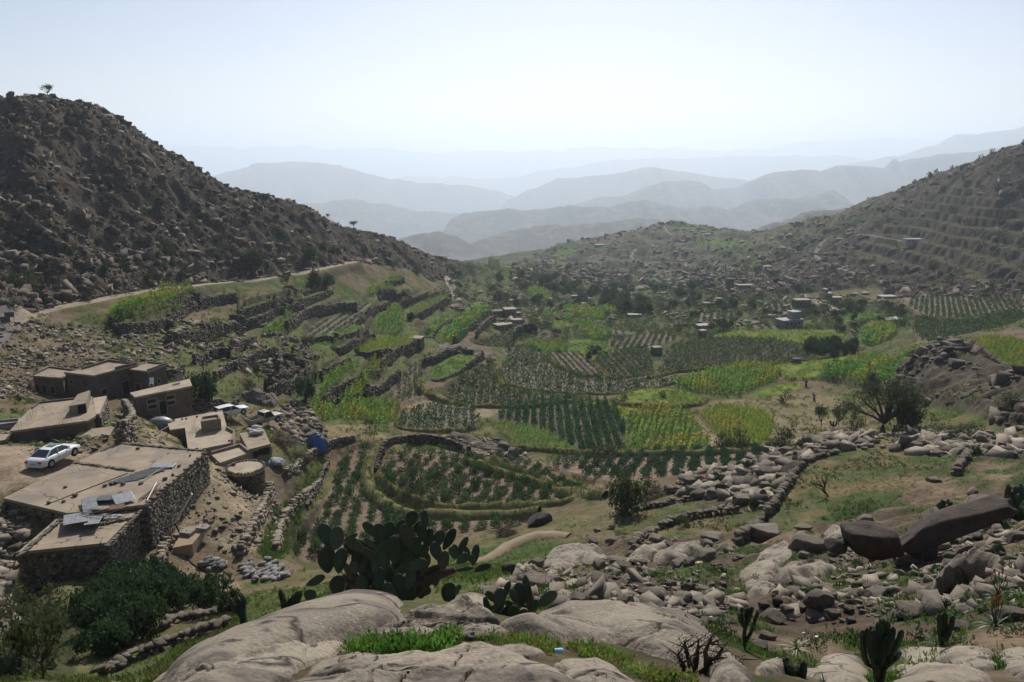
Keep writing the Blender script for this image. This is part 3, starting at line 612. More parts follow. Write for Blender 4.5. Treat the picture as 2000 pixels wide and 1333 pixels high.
# village earth, courtyard, mud slopes
paint([(-300, 880), (60, 870), (150, 880), (230, 860), (150, 920), (20, 960), (-300, 1100)], (.36, .275, .19), 40, 90)
paint([(415, 900), (500, 920), (560, 960), (540, 1040), (500, 1080), (440, 1080), (380, 1040), (330, 1060), (400, 960)], (.33, .26, .17), 50, 85, .9)
paint([(270, 840), (330, 820), (340, 880), (300, 890)], (.30, .23, .15), 70, 100)
paint([(430, 800), (560, 800), (640, 840), (600, 870), (560, 850), (480, 830)], (.27, .21, .14), 90, 115, .8)
paint([(320, 1130), (360, 1100), (440, 1120), (480, 1150), (400, 1170)], (.29, .215, .14), 45, 70, .9)
paint([(280, 1300), (420, 1190), (480, 1195), (470, 1230), (330, 1330), (150, 1333)], (.10, .115, .045), 18, 48, .8)
paint([(-60, 1130), (60, 1170), (140, 1200), (150, 1345), (-60, 1345)], (.065, .07, .032), 14, 60, .9)  # shade of the lower left corner, painted into the ground colour
paint([(500, 1075), (545, 1000), (605, 930), (640, 900), (600, 980), (560, 1080), (530, 1105)], (.062, .10, .028), 55, 100, .9)
paint([(600, 830), (720, 830), (760, 860), (700, 862), (630, 850)], (.27, .215, .12), 90, 125, .9)
paint([(60, 610), (200, 640), (200, 700), (60, 700), (0, 660)], (.26, .205, .14), 95, 145, .7)
paint(zpx(Z5, [(640, 590), (1000, 560), (1200, 560), (1240, 620), (1180, 720), (960, 720), (860, 630)]), (.24, .195, .11), 110, 200, .85, 4)
paint(zpx(Z5, [(560, 650), (600, 640), (700, 790), (650, 800)]), (.29, .23, .14), 95, 160)
paint([(860, 1090), (1000, 1060), (1180, 1060), (1050, 1100), (940, 1140), (850, 1160)], (.06, .105, .028), 14, 80, .85)
paint([(1000, 1050), (1120, 1010), (1250, 940), (1300, 950), (1200, 1040), (1180, 1060)], (.17, .145, .075), 55, 95, .6)
SOIL = {'pale': (.215, .185, .14), 'brown': (.23, .18, .13), None: (.18, .145, .105)}
for (label, poly, crop, o), (msk, pl) in zip(FIELDS, field_masks):
    if not msk.any(): continue
    t = C3(o.get('tint', (1, 1, 1)))
    c = {'maize': C3((.11, .15, .045)) * t, 'grass': C3((.14, .185, .048)), 'yellow': C3((.20, .225, .05)), 'short': C3((.185, .145, .075)), 'pale': C3((.29, .235, .15)),
         'rows': C3(SOIL[o.get('soil')]), 'near': C3((.23, .175, .125))}[crop]
    cc = np.tile(c, (msk.sum(), 1))
    if crop in ('grass', 'yellow', 'short', 'pale'):
        w = smooth((n2[msk] * .6 + n1[msk] * .4 - .42) / .14)[:, None]
        cc = lerp(cc, cc * C3((.6, .85, .7)) if crop != 'pale' else cc * C3((.75, .85, .7)), w)
        if crop == 'short':
            w = smooth((fbm(XX[msk] / 8, YY[msk] / 8, 131) - .55) / .08)[:, None] * .8; cc = lerp(cc, C3((.062, .09, .028)), w)
    if crop == 'maize': cc = lerp(cc, C3((.16, .12, .06)), smooth((n4[msk] - .55) / .15)[:, None] * .5)
    colr[msk] = cc * (.88 + .24 * n4[msk][:, None])
ni, nj = AA.shape; idx = np.arange(ni * nj).reshape(ni, nj)
MAT_GROUND = terrain_material()
gq = np.stack([idx[:-1, :-1], idx[1:, :-1], idx[1:, 1:], idx[:-1, 1:]], -1).reshape(-1, 4)
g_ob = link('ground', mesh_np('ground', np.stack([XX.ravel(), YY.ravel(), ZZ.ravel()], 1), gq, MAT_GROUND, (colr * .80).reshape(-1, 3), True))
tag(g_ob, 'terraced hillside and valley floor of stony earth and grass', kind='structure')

# ---------------------------------------------------------------- paths as worn ribbons a few centimetres above the ground
M_TRACK = {}
for nm, w, q, c in track_lines:
    d = np.gradient(q[:, :2], axis=0); d /= np.hypot(*d.T)[:, None] + 1e-9; nrm = np.stack([-d[:, 1], d[:, 0]], 1)
    K = 5; V = []
    lift = .15 if nm == 'footpath' else .16
    for j in range(K):
        f = (j / (K - 1) - .5) * w; wob = (vnoise(np.arange(len(q)) * .35, np.full(len(q), 3. + j), 5) - .5) * .25 * w * (abs(j - 2) / 2)
        x = q[:, 0] + nrm[:, 0] * (f + wob); y = q[:, 1] + nrm[:, 1] * (f + wob)
        V.append(np.stack([x, y, H(x, y) + lift * (1 if j in (1, 2, 3) else -.6)], 1))
    V = np.stack(V, 1); n = len(q); ix = np.arange(n * K).reshape(n, K)
    Fq = np.stack([ix[:-1, :-1], ix[1:, :-1], ix[1:, 1:], ix[:-1, 1:]], -1).reshape(-1, 4)
    if c not in M_TRACK: M_TRACK[c] = mat('track earth', c, tuple(k * .72 for k in c), .4, 1., .05, 3., coord='W')
    tag(link(nm, mesh_np(nm, V.reshape(-1, 3), Fq, M_TRACK[c], None, True)), kind='structure')

# ---------------------------------------------------------------- far plain and mountain ranges
M_FAR = mat('far mountain', (.11, .095, .075), (.065, .062, .042), .012, 1., 6., .02, coord='W', c3=(.16, .135, .10), s3=.02)
ny, nx = 60, 90
yy = np.geomspace(1000, 19400, ny); aa = np.linspace(-1.7, 1.7, nx); A2, Y2 = np.meshgrid(aa, yy, indexing='ij'); X2 = A2 * Y2
Zp = -240 - .09 * np.maximum(Y2 - 1900, 0) + (fbm(X2 / 400, Y2 / 400, 201) - .5) * 50
ix = np.arange(nx * ny).reshape(nx, ny)
Fq = np.stack([ix[:-1, :-1], ix[1:, :-1], ix[1:, 1:], ix[:-1, 1:]], -1).reshape(-1, 4)
tag(link('plain', mesh_np('plain', np.stack([X2, Y2, Zp], -1).reshape(-1, 3), Fq, M_FAR, None, True)), 'hazy plain far below the valley', kind='structure')
RIDGES = [  # distance, crest in the photo, depth of the slope
 (7600, [(-300, 268), (310, 277), (400, 281), (480, 284), (560, 280), (640, 282), (740, 282), (800, 292), (860, 293), (940, 288), (1040, 290), (1100, 288), (1140, 279), (1160, 278), (1180, 282), (1350, 285), (1420, 290), (1500, 284), (1560, 272), (1650, 266), (1750, 263), (1830, 266), (1900, 275), (2300, 280)], 1500),
 (5600, [(700, 350), (800, 342), (1000, 345), (1100, 322), (1200, 308), (1350, 303), (1450, 300), (1600, 300), (1800, 310)], 1000),
 (4300, [(1400, 360), (1500, 345), (1600, 328), (1650, 318), (1700, 305), (1750, 300), (1800, 287), (1870, 262), (1910, 256), (1960, 245), (2000, 237), (2300, 215)], 900),
 (4000, [(350, 352), (440, 331), (480, 322), (520, 312), (560, 309), (620, 315), (700, 331), (760, 347), (820, 352), (900, 356), (980, 372), (1080, 400)], 800),
 (3700, [(950, 400), (1030, 370), (1090, 344), (1170, 338), (1250, 325), (1285, 322), (1320, 331), (1400, 342), (1500, 350), (1600, 380)], 700),
 (2900, [(500, 420), (560, 400), (640, 392), (700, 388), (760, 402), (820, 412), (900, 415), (1000, 425)], 600),
 (2900, [(1050, 410), (1150, 386), (1230, 372), (1290, 351), (1340, 345), (1360, 348), (1390, 368), (1450, 362), (1500, 336), (1560, 326), (1600, 330), (1630, 319), (1680, 318), (1720, 322), (1740, 307), (1760, 318), (1820, 301), (1870, 290), (1960, 284), (2300, 250)], 700),
 (2300, [(830, 442), (900, 420), (1000, 407), (1060, 412), (1110, 396), (1180, 402), (1260, 388), (1330, 400), (1420, 405), (1500, 390), (1600, 380), (1700, 360)], 500),
 (1750, [(760, 475), (800, 458), (840, 457), (880, 463), (930, 478), (990, 492), (1060, 500)], 260),
 (1800, [(900, 470), (960, 458), (1040, 448), (1120, 440), (1200, 430), (1320, 425)], 330),
 (1500, [(1380, 470), (1450, 443), (1500, 431), (1560, 421), (1620, 408), (1700, 392), (1800, 370), (2000, 330)], 300),
]
for k, (D, crest, dep) in enumerate(RIDGES):
    D = 1500 + (D - 1500) * 2.85; dep *= 1.8
    cu = np.array([ray(u, v)[0] for u, v in crest]) * D; cz = np.array([ray(u, v)[1] for u, v in crest]) * D
    n = 220; xs = np.linspace(cu[0], cu[-1], n); z0 = np.interp(xs, cu, cz)
    sp = xs[1] - xs[0]
    z0 = z0 + (fbm(xs / (D * .018), xs * 0 + k, 300 + k, 4) - .5) * D * .006
    ws = np.linspace(-1, 1, 44)                         # -1 front foot, 0 crest, 1 back foot
    Wg, Xg = np.meshgrid(ws, xs, indexing='xy'); Wg = Wg.T; Xg = Xg.T
    Wg = np.repeat(ws[None], n, 0); Xg = np.repeat(xs[:, None], 44, 1); Zc = np.repeat(z0[:, None], 44, 1)
    base = -.088 * D - 120
    gul = ridged(Xg / (D * .03), Wg * 1.6 + k * 3, 320 + k, 4)
    prof = 1 - np.abs(Wg) ** .9
    Zr = base + (Zc - base) * prof + (gul - .75) * (Zc - base) * .5 * np.clip(np.abs(Wg) * 2.2, 0, 1) * prof ** .6
    fade = smooth(np.minimum(np.arange(n), n - 1 - np.arange(n)) / 14.)[:, None]
    Zr = base + (Zr - base) * (.15 + .85 * fade)
    Yg = D + Wg * dep + (fbm(Xg / (D * .05), Wg * 0 + k, 350 + k, 3) - .5) * dep * .5
    ix = np.arange(n * 44).reshape(n, 44)
    Fq = np.stack([ix[:-1, :-1], ix[1:, :-1], ix[1:, 1:], ix[:-1, 1:]], -1).reshape(-1, 4)
    tag(link('mountain_range', mesh_np('mountain_range', np.stack([Xg, Yg, Zr], -1).reshape(-1, 3), Fq, M_FAR, None, True)), kind='structure')

# ---------------------------------------------------------------- haze
HAZE = 0.00016
hb = MB().box((0, 11200, -860), (70000, 23600, 2680)).build('haze', None)
hm = bpy.data.materials.new('haze'); hm.use_nodes = True; nt = hm.node_tree
for nd in list(nt.nodes): nt.nodes.remove(nd)
ho = nt.nodes.new('ShaderNodeOutputMaterial'); hv = nt.nodes.new('ShaderNodeVolumePrincipled')
hv.inputs['Color'].default_value = (.80, .90, 1, 1); hv.inputs['Density'].default_value = HAZE; hv.inputs['Anisotropy'].default_value = .45
nt.links.new(hv.outputs[0], ho.inputs['Volume']); hb.data.materials.append(hm); hb['kind'] = 'stuff'
print('terrain done', round(time.time() - T0, 1))
# ---------------------------------------------------------------- rocks
def ico(sub):
    bm = bmesh.new(); bmesh.ops.create_icosphere(bm, subdivisions=sub, radius=1)
    V = np.array([v.co[:] for v in bm.verts]); Fc = np.array([[v.index for v in f.verts] for f in bm.faces]); bm.free(); return V, Fc
ICO = {k: ico(k) for k in (1, 2, 3, 4)}
def rock_shape(seed, sub, cuts=9, rnd=.16, lo=.5, hi=.86, boxy=0.):
    r = np.random.default_rng(seed); V, Fc = ICO[sub]; V = V.copy()
    if boxy: V = lerp(V, V / np.abs(V).max(1)[:, None] * .8, boxy); V[:, 0] += V[:, 2] * r.uniform(-.35, .35); V[:, 1] += V[:, 2] * r.uniform(-.3, .3)
    for _ in range(cuts):
        n = r.normal(size=3); n /= np.linalg.norm(n); d = r.uniform(lo, hi)
        h = V @ n - d; V -= np.maximum(h, 0)[:, None] * n * r.uniform(.75, 1.)
    def n3(p, s): return (fbm(p[:, 0] * s + seed, p[:, 1] * s + p[:, 2] * s * .7, seed, 3) - .5)
    U = V / (np.linalg.norm(V, axis=1)[:, None] + 1e-6)
    V += U * (n3(V, 1.6) * rnd * 2)[:, None]
    if sub >= 3: V += U * (n3(V, 6.) * rnd * .45)[:, None]
    return V, Fc
M_ROCK = mat('granite boulder', (.21, .175, .132), (.115, .098, .082), 1.3, .95, .035, 9., objrand=.28, c3=(.115, .10, .088), s3=2.1, w3=.55, fine=.2, crack=.5)
M_ROCK_D = mat('dark weathered rock', (.085, .066, .053), (.055, .043, .036), 1.6, .95, .05, 7., objrand=.2)
M_LEDGE = mat('pale granite ledge', (.36, .31, .24), (.245, .21, .165), .9, .95, .04, 13., c3=(.135, .115, .098), s3=1.5, w3=.5, objrand=.1, fine=.3, crack=.55)
M_STONES = mat('loose stone', (1, 1, 1), (.7, .68, .66), 2.5, .95, .04, 8., attr=True)
def boulder_mesh(seed, sub=3, cuts=11, m=None, **k):
    V, Fc = rock_shape(seed, sub, cuts, **k); V[:, 2] = V[:, 2] - V[:, 2].min() - .25
    me = mesh_np('boulder', V, Fc, m or M_ROCK, None, True); me.set_sharp_from_angle(angle=math.radians(24)); return me
B_SHARP = [boulder_mesh(500 + i, 4, 11, lo=.5, hi=.95, rnd=.07, boxy=.85) for i in range(6)]
B_ROUND = [boulder_mesh(540 + i, 4, 9, lo=.5, hi=.9, rnd=.09, boxy=.4) for i in range(5)]
B_DARK = [boulder_mesh(570 + i, 4, 11, M_ROCK_D, lo=.5, hi=.92, rnd=.08, boxy=.7) for i in range(3)]
B_FAR = [boulder_mesh(590 + i, 3, 9, lo=.5, hi=.9, rnd=.1, boxy=.7) for i in range(5)]
GR_B = 'boulders scattered over the right slope'
def boulder(u, v, w, h, mesh, label=None, group=None, rz=None, dep=.85, tilt=0., ymin=9, cat='boulder', name='boulder'):
    p = ground(u, v, ymin); d = math.hypot(p[1], p[2]); sx = .5 * w / F_PX * d; sz = max(.28 * sx, .42 * h / F_PX * d)
    rz = random.uniform(-.6, .6) if rz is None else rz
    o = link(name, mesh, None, (p[0], p[1] + sx * dep * .5, h1(p[0], p[1] + sx * dep * .5) - .05 * sz), (tilt * math.cos(rz), tilt, rz), (sx, sx * dep, sz))
    return tag(o, label, cat, group)
def zz_(o, x, y): return o[0] + x * o[2], o[1] + y * o[2]
ZD = (1280, 860, .18); ZE = (1280, 1130, .18); ZF = (1640, 1130, .18); ZG = (1640, 930, .18); ZH = (880, 1080, .18)
def zb(o, x, y, w, h, mesh, label=None, group=GR_B, **k):
    u, v = zz_(o, x, y); return boulder(u, v, w * o[2], h * o[2], mesh, label, group if label is None else k.pop('g', None), **k)
GL = 'rounded or angular granite boulder lying loose among the stones of the right slope'
SH, RD, DK = B_SHARP, B_ROUND, B_DARK
hand = [
 (ZD, 700, 605, 140, 240, DK[0], 'tall dark egg shaped boulder standing upright by the grassy hollow'),
 (ZD, 505, 640, 265, 160, RD[1], 'broad pale grey domed boulder left of the tall dark upright boulder'),
 (ZD, 385, 600, 150, 160, RD[0], 'grey boulder propped behind the broad pale domed boulder'),
 (ZD, 1120, 385, 170, 110, SH[0], 'pointed dark triangular boulder on the rocky rim'),
 (ZD, 1520, 350, 260, 170, DK[1], 'big dark blocky boulder at the upper end of the stone wall'),
 (ZD, 1350, 470, 170, 120, SH[1], 'grey slanting boulder just below the big dark block on the rim'),
 (ZD, 1165, 640, 90, 170, RD[2], 'narrow pale boulder leaning beside the stone wall'),
 (ZD, 1190, 520, 150, 120, SH[2], None), (ZD, 870, 620, 160, 90, SH[3], None), (ZD, 1040, 640, 125, 70, RD[3], None), (ZD, 810, 765, 100, 110, SH[4], 'small pyramid shaped boulder on the grass of the hollow'),
 (ZD, 1700, 1200, 440, 230, SH[5], 'large angular brown boulder perched on the pale rock slab'),
 (ZD, 570, 1165, 150, 120, RD[0], None), (ZD, 750, 1220, 210, 150, RD[4], 'dark rounded boulder between two slabs right of the cracked slab'),
 (ZD, 620, 1075, 300, 80, SH[2], None), (ZD, 165, 1210, 170, 150, RD[3], 'dark rounded end boulder on the grey slab below the lower wall'),
 (ZD, 540, 1320, 240, 200, SH[1], 'reddish brown tilted slab of rock standing on edge'), (ZD, 1610, 975, 200, 80, SH[3], 'flat tan boulder at the near edge of the walled pasture'),
 (ZD, 1250, 780, 130, 130, SH[0], None), (ZD, 990, 365, 120, 80, RD[2], None), (ZD, 900, 445, 90, 70, SH[4], None), (ZD, 360, 470, 140, 100, SH[5], None), (ZD, 680, 370, 150, 80, RD[1], None),
 (ZD, 1190, 1100, 420, 240, SH[3], 'long triangular brown boulder sloping down to the left'),
 (ZE, 1790, 370, 330, 340, RD[1], 'huge round boulder with a deep shaded front'), (ZE, 1290, 490, 260, 190, RD[2], 'round grey boulder beside the slender candelabra cactus'),
 (ZE, 1560, 350, 180, 110, RD[3], 'orange tinted rounded boulder leaning on the huge round one'), (ZE, 1430, 390, 180, 130, RD[0], None), (ZE, 1330, 300, 130, 120, DK[2], None), (ZE, 1460, 220, 200, 70, SH[1], None),
 (ZE, 1400, 110, 250, 160, DK[0], 'dark overhanging boulder at the foot of the pale slab'), (ZE, 640, 490, 150, 100, SH[2], None), (ZE, 800, 480, 150, 60, SH[4], None), (ZE, 1230, 670, 200, 140, SH[5], 'brown lumpy boulder right of the slender cactus'),
 (ZE, 1090, 730, 130, 130, SH[0], 'pale wedge of stone at the foot of the slender cactus'), (ZE, 1110, 950, 240, 180, SH[3], None), (ZE, 1250, 830, 140, 50, SH[1], None), (ZE, 70, 350, 160, 120, RD[4], None), (ZE, 110, 400, 220, 80, SH[2], None), (ZE, 390, 380, 120, 90, SH[4], None),
 (ZE, 360, 120, 180, 110, SH[0], None), (ZE, 500, 120, 200, 60, SH[5], None), (ZE, 730, 100, 100, 80, RD[0], None), (ZE, 290, 260, 260, 130, RD[1], None), (ZE, 530, 290, 310, 70, SH[3], None), (ZE, 1180, 320, 140, 110, SH[2], None), (ZE, 1770, 460, 220, 100, SH[0], None), (ZE, 1930, 430, 180, 120, RD[3], None),
 (ZF, 800, 420, 440, 200, RD[1], 'smooth bulging tan boulder with a dark cracked end'), (ZF, 210, 220, 200, 120, RD[2], None), (ZF, 430, 230, 280, 140, SH[1], 'angular two toned boulder above the big branching cactus'), (ZF, 380, 110, 210, 90, RD[4], None),
 (ZF, 130, 490, 120, 120, SH[2], None), (ZF, 1320, 190, 170, 100, SH[4], None), (ZF, 1370, 550, 280, 120, RD[0], None), (ZF, 1900, 460, 330, 260, SH[5], 'pinkish tilted slab at the right edge under the aloes'), (ZF, 1590, 360, 160, 90, SH[0], None), (ZF, 930, 670, 160, 110, SH[3], None), (ZF, 1300, 670, 120, 60, RD[3], None),
 (ZG, 290, 500, 190, 120, SH[0], 'leaning slab stone at the pasture corner left of the long boulder'), (ZG, 145, 510, 80, 70, SH[4], None), (ZG, 730, 960, 290, 150, SH[2], 'tan flat boulder under the shadow of the long boulder'), (ZG, 1400, 1010, 300, 150, SH[3], 'grey block with a sunlit top right of the long boulder pillar'),
 (ZG, 1290, 1060, 110, 80, SH[1], None), (ZG, 1700, 650, 150, 90, RD[2], None), (ZG, 1960, 700, 220, 200, SH[5], None), (ZG, 1460, 210, 150, 130, RD[4], 'grey rounded boulder with a dark foot on the right slope top'), (ZG, 1580, 320, 440, 120, SH[0], 'flat pale boulder directly behind the long boulder'), (ZG, 1030, 70, 190, 90, SH[2], 'cracked pale rock at the right end of the walled pasture'),
 (ZG, 840, 70, 140, 110, SH[3], None), (ZG, 1300, 380, 210, 60, RD[0], None), (ZG, 1090, 420, 200, 60, SH[1], None), (ZG, 60, 900, 120, 90, SH[4], None), (ZG, 90, 760, 180, 110, RD[1], None), (ZG, 110, 830, 150, 70, RD[3], None), (ZG, 1900, 1120, 260, 160, SH[2], None), (ZG, 1200, 900, 180, 120, SH[0], None), (ZG, 660, 1080, 160, 60, SH[3], None),
 (ZH, 860, 400, 420, 250, SH[1], 'large brown wedge boulder with fluted dark sides behind the small prickly pear'), (ZH, 620, 230, 180, 210, DK[0], 'upright dark brown boulder left of the fluted wedge boulder'), (ZH, 380, 450, 290, 120, SH[3], 'tan wedge boulder beside the pale slab'),
 (ZH, 1420, 560, 260, 230, SH[4], 'brown slanting boulder with a hollow of shade beneath'), (ZH, 1550, 560, 120, 150, SH[0], None), (ZH, 1880, 640, 260, 300, RD[1], 'large rounded pale boulder right of the small prickly pear'), (ZH, 1780, 690, 120, 80, RD[2], None), (ZH, 1300, 370, 200, 80, SH[5], None), (ZH, 1480, 600, 100, 60, RD[4], None), (ZH, 1720, 250, 140, 90, SH[2], None), (ZH, 1830, 180, 230, 100, SH[1], None),
 (Z6, 1342, 500, 150, 95, DK[1], 'dark brown boulder with a flat face beside the footpath'), (Z6, 1140, 105, 80, 65, RD[0], 'left one of two big boulders at the top of the near fields'), (Z6, 1195, 145, 80, 85, RD[1], 'right one of two big boulders at the top of the near fields'), (Z6, 1020, 170, 55, 50, RD[2], 'lone boulder below the two big boulders near the field bank'),
 (Z6, 1640, 540, 40, 40, SH[4], None), (Z6, 1615, 610, 60, 60, RD[3], None), (Z6, 1720, 595, 90, 40, SH[0], None), (Z6, 1900, 780, 60, 50, RD[0], None),
]
NB = 0
for o_, x, y, w, h, me, lab in hand:
    zb(o_, x, y, w, h, me, lab) if lab else tag(zb(o_, x, y, w, h, me), GL, 'boulder', GR_B); NB += lab is None
def rand_px(poly):
    xs = [p[0] for p in poly]; ys = [p[1] for p in poly]
    while True:
        u = random.uniform(min(xs), max(xs)); v = random.uniform(min(ys), max(ys))
        if in_poly(np.array([u]), np.array([v]), poly)[0]: return u, v
RIM = zpx(Z7, [(240, 300), (420, 190), (600, 165), (830, 80), (1000, 20), (1250, 25), (1500, 5), (1900, 30), (1990, 60), (1990, 130), (1600, 130), (1280, 90), (1080, 105), (900, 170), (840, 250), (720, 400), (600, 400), (360, 330)])
SLOPE_A = zpx(Z7, [(0, 560), (450, 520), (620, 620), (620, 880), (420, 920), (0, 900)])
SLOPE_B = zpx(Z7, [(780, 800), (900, 620), (1100, 560), (1350, 640), (1400, 900), (1000, 960), (700, 900)])
SLOPE_C = zpx(Z7, [(1420, 650), (1700, 420), (1990, 350), (1990, 900), (1500, 900)])
SLOPE_D = zpx(Z6, [(1080, 870), (1250, 700), (1700, 640), (2000, 600), (2000, 960), (1500, 950)])
for poly, n, lo, hi, wh in ((RIM, 88, 12, 44, 'heaped on the rocky rim beyond the pasture wall'), (SLOPE_A, 46, 10, 34, 'among stones below the low grass terraces'), (SLOPE_B, 34, 9, 30, 'scattered below the perched angular boulder'), (SLOPE_C, 36, 10, 38, 'under or right of the long boulder'), (SLOPE_D, 34, 10, 44, 'between the small prickly pear and grey slabs')):
    for _ in range(n):
        u, v = rand_px(poly); w = lo + (hi - lo) * random.random() ** 2.4
        tag(boulder(u, v, w, w * random.uniform(.45, .85), random.choice(SH + RD[:2]), ymin=8), 'weathered granite boulder ' + wh, 'boulder', 'boulders ' + wh); NB += 1
# the long boulder lying on the right slope: one cracked mass with a lump at its left end and a pillar under it
def long_boulder():
    pa, pb, pc = ground(*zz_(ZG, 330, 800), 9), ground(*zz_(ZG, 1000, 900), 9), ground(*zz_(ZG, 1820, 560), 9)
    d = (np.linalg.norm(pa) + np.linalg.norm(pb)) / 2; m = .18 / F_PX * d
    V1, F1 = rock_shape(801, 4, 9, .10, .5, .9, .6); V2, F2 = rock_shape(803, 4, 8, .12, .6, .95, .5); V3, F3 = rock_shape(805, 3, 8, .14); V4, F4 = rock_shape(807, 3, 8, .14)
    org = pb; Y0 = pb[1]
    def put(V, xs, c, s, ry=0., rz=0.):
        V = V * np.array(s); R = np.array(Matrix.Rotation(rz, 3, 'Z') @ Matrix.Rotation(ry, 3, 'Y')); return V @ R.T + np.array(c)
    V = [put(V1, 0, (-470 * m, .4, 190 * m), (240 * m, 220 * m, 175 * m), -.1), put(V2, 0, (250 * m, .7, 265 * m), (600 * m, 160 * m, 120 * m), -.30, .1), put(V3, 0, (10 * m, .5, 60 * m), (140 * m, 140 * m, 170 * m)), put(V4, 0, (-740 * m, .3, 130 * m), (110 * m, 110 * m, 60 * m))]
    out = []; fo = []; b = 0
    for v, f in zip(V, (F1, F2, F3, F4)): out.append(v); fo.append(f + b); b += len(v)
    o = link('boulder', mesh_np('boulder', np.concatenate(out), np.concatenate(fo), M_ROCK_D, None, True), None, (org[0], org[1], org[2] - .2))
    tag(o, 'very long dark log shaped boulder propped over the right slope', 'boulder')
long_boulder()

# slabs: sheets of bedrock that follow the ground and break off at their edges
def slab(poly, h_, label, m=None, front=None, ymin=1.6, edge=.35, nz=.12, n=110, name='rock_slab', ymax=1e9, dome=.0, cat='rock', seed=1):
    pp = chaikin(poly, 2); P = np.array([ground(u, v, ymin) for u, v in pp]); P = P[P[:, 1] < ymax]; h = h_ * (.42 if P[:, 1].mean() < 12 else .8); dome *= .2; nz *= .6 if P[:, 1].mean() < 12 else 1.
    x0, y0 = P[:, 0].min(), P[:, 1].min(); x1, y1 = P[:, 0].max(), P[:, 1].max(); px = (x1 - x0) * .06; py = (y1 - y0) * .06
    gx = np.linspace(x0 - px, x1 + px, n); gy = np.linspace(y0 - py, y1 + py, n); X, Y = np.meshgrid(gx, gy, indexing='ij')
    ring = [tuple(p) for p in P[:, :2]] ; ring2 = ring + [ring[0]]
    sz = math.hypot(x1 - x0, y1 - y0)
    wob = sz * .03; Xw = X + (fbm(X / sz * 9, Y / sz * 9, seed, 3) - .5) * wob * 2; Yw = Y + (fbm(X / sz * 9 + 9, Y / sz * 9, seed, 3) - .5) * wob * 2
    d = dist_line(Xw, Yw, ring2); ins = in_poly(Xw, Yw, ring); sd_ = np.where(ins, d, -d)
    e = edge
    t = np.clip(sd_ / e, -1, 1)
    prof = np.where(t > 0, np.clip(t, 0, 1) ** .32, t * 1.0)
    Zs = H(X.ravel(), Y.ravel()).reshape(X.shape)
    lay = ridged(X / sz * 3.2 + seed, Y / sz * 5, 420 + seed, 4)
    crack = np.clip(1 - np.abs(fbm(X / sz * 4, Y / sz * 4, 430 + seed, 3) - .5) / .012, 0, 1) + .8 * np.clip(1 - np.abs(fbm(X / sz * 7 + 5, Y / sz * 3, 470 + seed, 3) - .5) / .01, 0, 1)
    fy = np.clip((Y - y0) / (y1 - y0), 0, 1); hh = h if front is None else lerp(front, .05, fy ** .8)
    Zr = Zs + hh * prof + np.clip(t, 0, 1) * (nz * (lay - .6) * 1.6 + nz * .7 * (fbm(X / sz * 16, Y / sz * 16, 440 + seed, 4, .6) - .5) - crack * nz * 1.1 + nz * .5 * (np.floor(fbm(X / sz * 3, Y / sz * 3, 450 + seed, 2) * 7) / 7 - .5)) + dome * smooth(sd_ / (sz * .3))
    ix = np.arange(n * n).reshape(n, n); keep = (sd_ > -e)
    kq = keep[:-1, :-1] | keep[1:, 1:] | keep[1:, :-1] | keep[:-1, 1:]
    Fq = np.stack([ix[:-1, :-1], ix[1:, :-1], ix[1:, 1:], ix[:-1, 1:]], -1)[kq]
    used = np.unique(Fq); rm = np.full(n * n, -1); rm[used] = np.arange(len(used))
    V = np.stack([X.ravel(), Y.ravel(), Zr.ravel()], 1)[used]; c = V.mean(0)
    o = link(name, mesh_np(name, V - c, rm[Fq], m or M_LEDGE, None, True), None, tuple(c))
    return tag(o, label, cat)
slab([(270, 1345), (430, 1275), (560, 1215), (640, 1186), (700, 1176), (722, 1188), (752, 1208), (758, 1232), (700, 1247), (640, 1255), (560, 1270), (450, 1300), (360, 1345)], .32, 'pale granite ledge rising left of the prickly pears', seed=2, edge=.3, nz=.2, n=190, front=.16)
slab([(250, 1400), (400, 1318), (560, 1276), (650, 1262), (690, 1262), (650, 1285), (560, 1322), (480, 1400)], .16, 'lower pale granite ledge in the left foreground', seed=3, edge=.18, nz=.14, n=150, front=.08)
slab([(470, 1440), (590, 1320), (680, 1286), (770, 1286), (860, 1290), (905, 1262), (945, 1266), (1005, 1284), (1045, 1305), (1100, 1320), (1150, 1345), (1180, 1440)], .2, 'reddish stained granite ledge at the bottom centre', seed=4, edge=.2, nz=.14, n=190, front=.07)
slab([(700, 1250), (752, 1226), (860, 1228), (930, 1234), (990, 1238), (1000, 1248), (920, 1255), (880, 1248), (760, 1258)], .12, 'narrow granite shelf between weeds and prickly pears', seed=5, edge=.14, nz=.1, front=.07)
slab([(955, 1273), (1005, 1264), (1050, 1272), (1066, 1282), (1030, 1290), (990, 1284)], .12, 'small rounded pale rock with a dark hollow on its right', seed=6, edge=.2, nz=.06, n=70)
slab([(995, 1243), (1041, 1226), (1108, 1199), (1167, 1203), (1211, 1208), (1300, 1206), (1360, 1222), (1400, 1260), (1432, 1310), (1450, 1350), (1400, 1350), (1310, 1292), (1240, 1264), (1110, 1262), (1052, 1253)], .35, 'big pale granite slab right of the small prickly pear', seed=7, edge=.3, nz=.2, n=190, front=.15)
slab([(1080, 1300), (1150, 1292), (1220, 1318), (1250, 1345), (1260, 1420), (1160, 1420), (1110, 1330)], .15, 'pale rock below the weedy crack at the bottom', seed=8, edge=.18, nz=.1, n=120, front=.07)
slab([(826, 1205), (860, 1182), (895, 1166), (948, 1162), (955, 1180), (930, 1196), (880, 1206)], .2, 'pale sunlit slab between the two prickly pears', seed=9, edge=.4, nz=.15, ymin=9, n=80)
slab([(738, 1226), (800, 1206), (850, 1196), (900, 1194), (955, 1200), (985, 1236), (900, 1234), (800, 1230)], .25, 'low pale bedrock at the foot of the big prickly pear', seed=27, edge=.3, nz=.3, ymin=5, n=90)
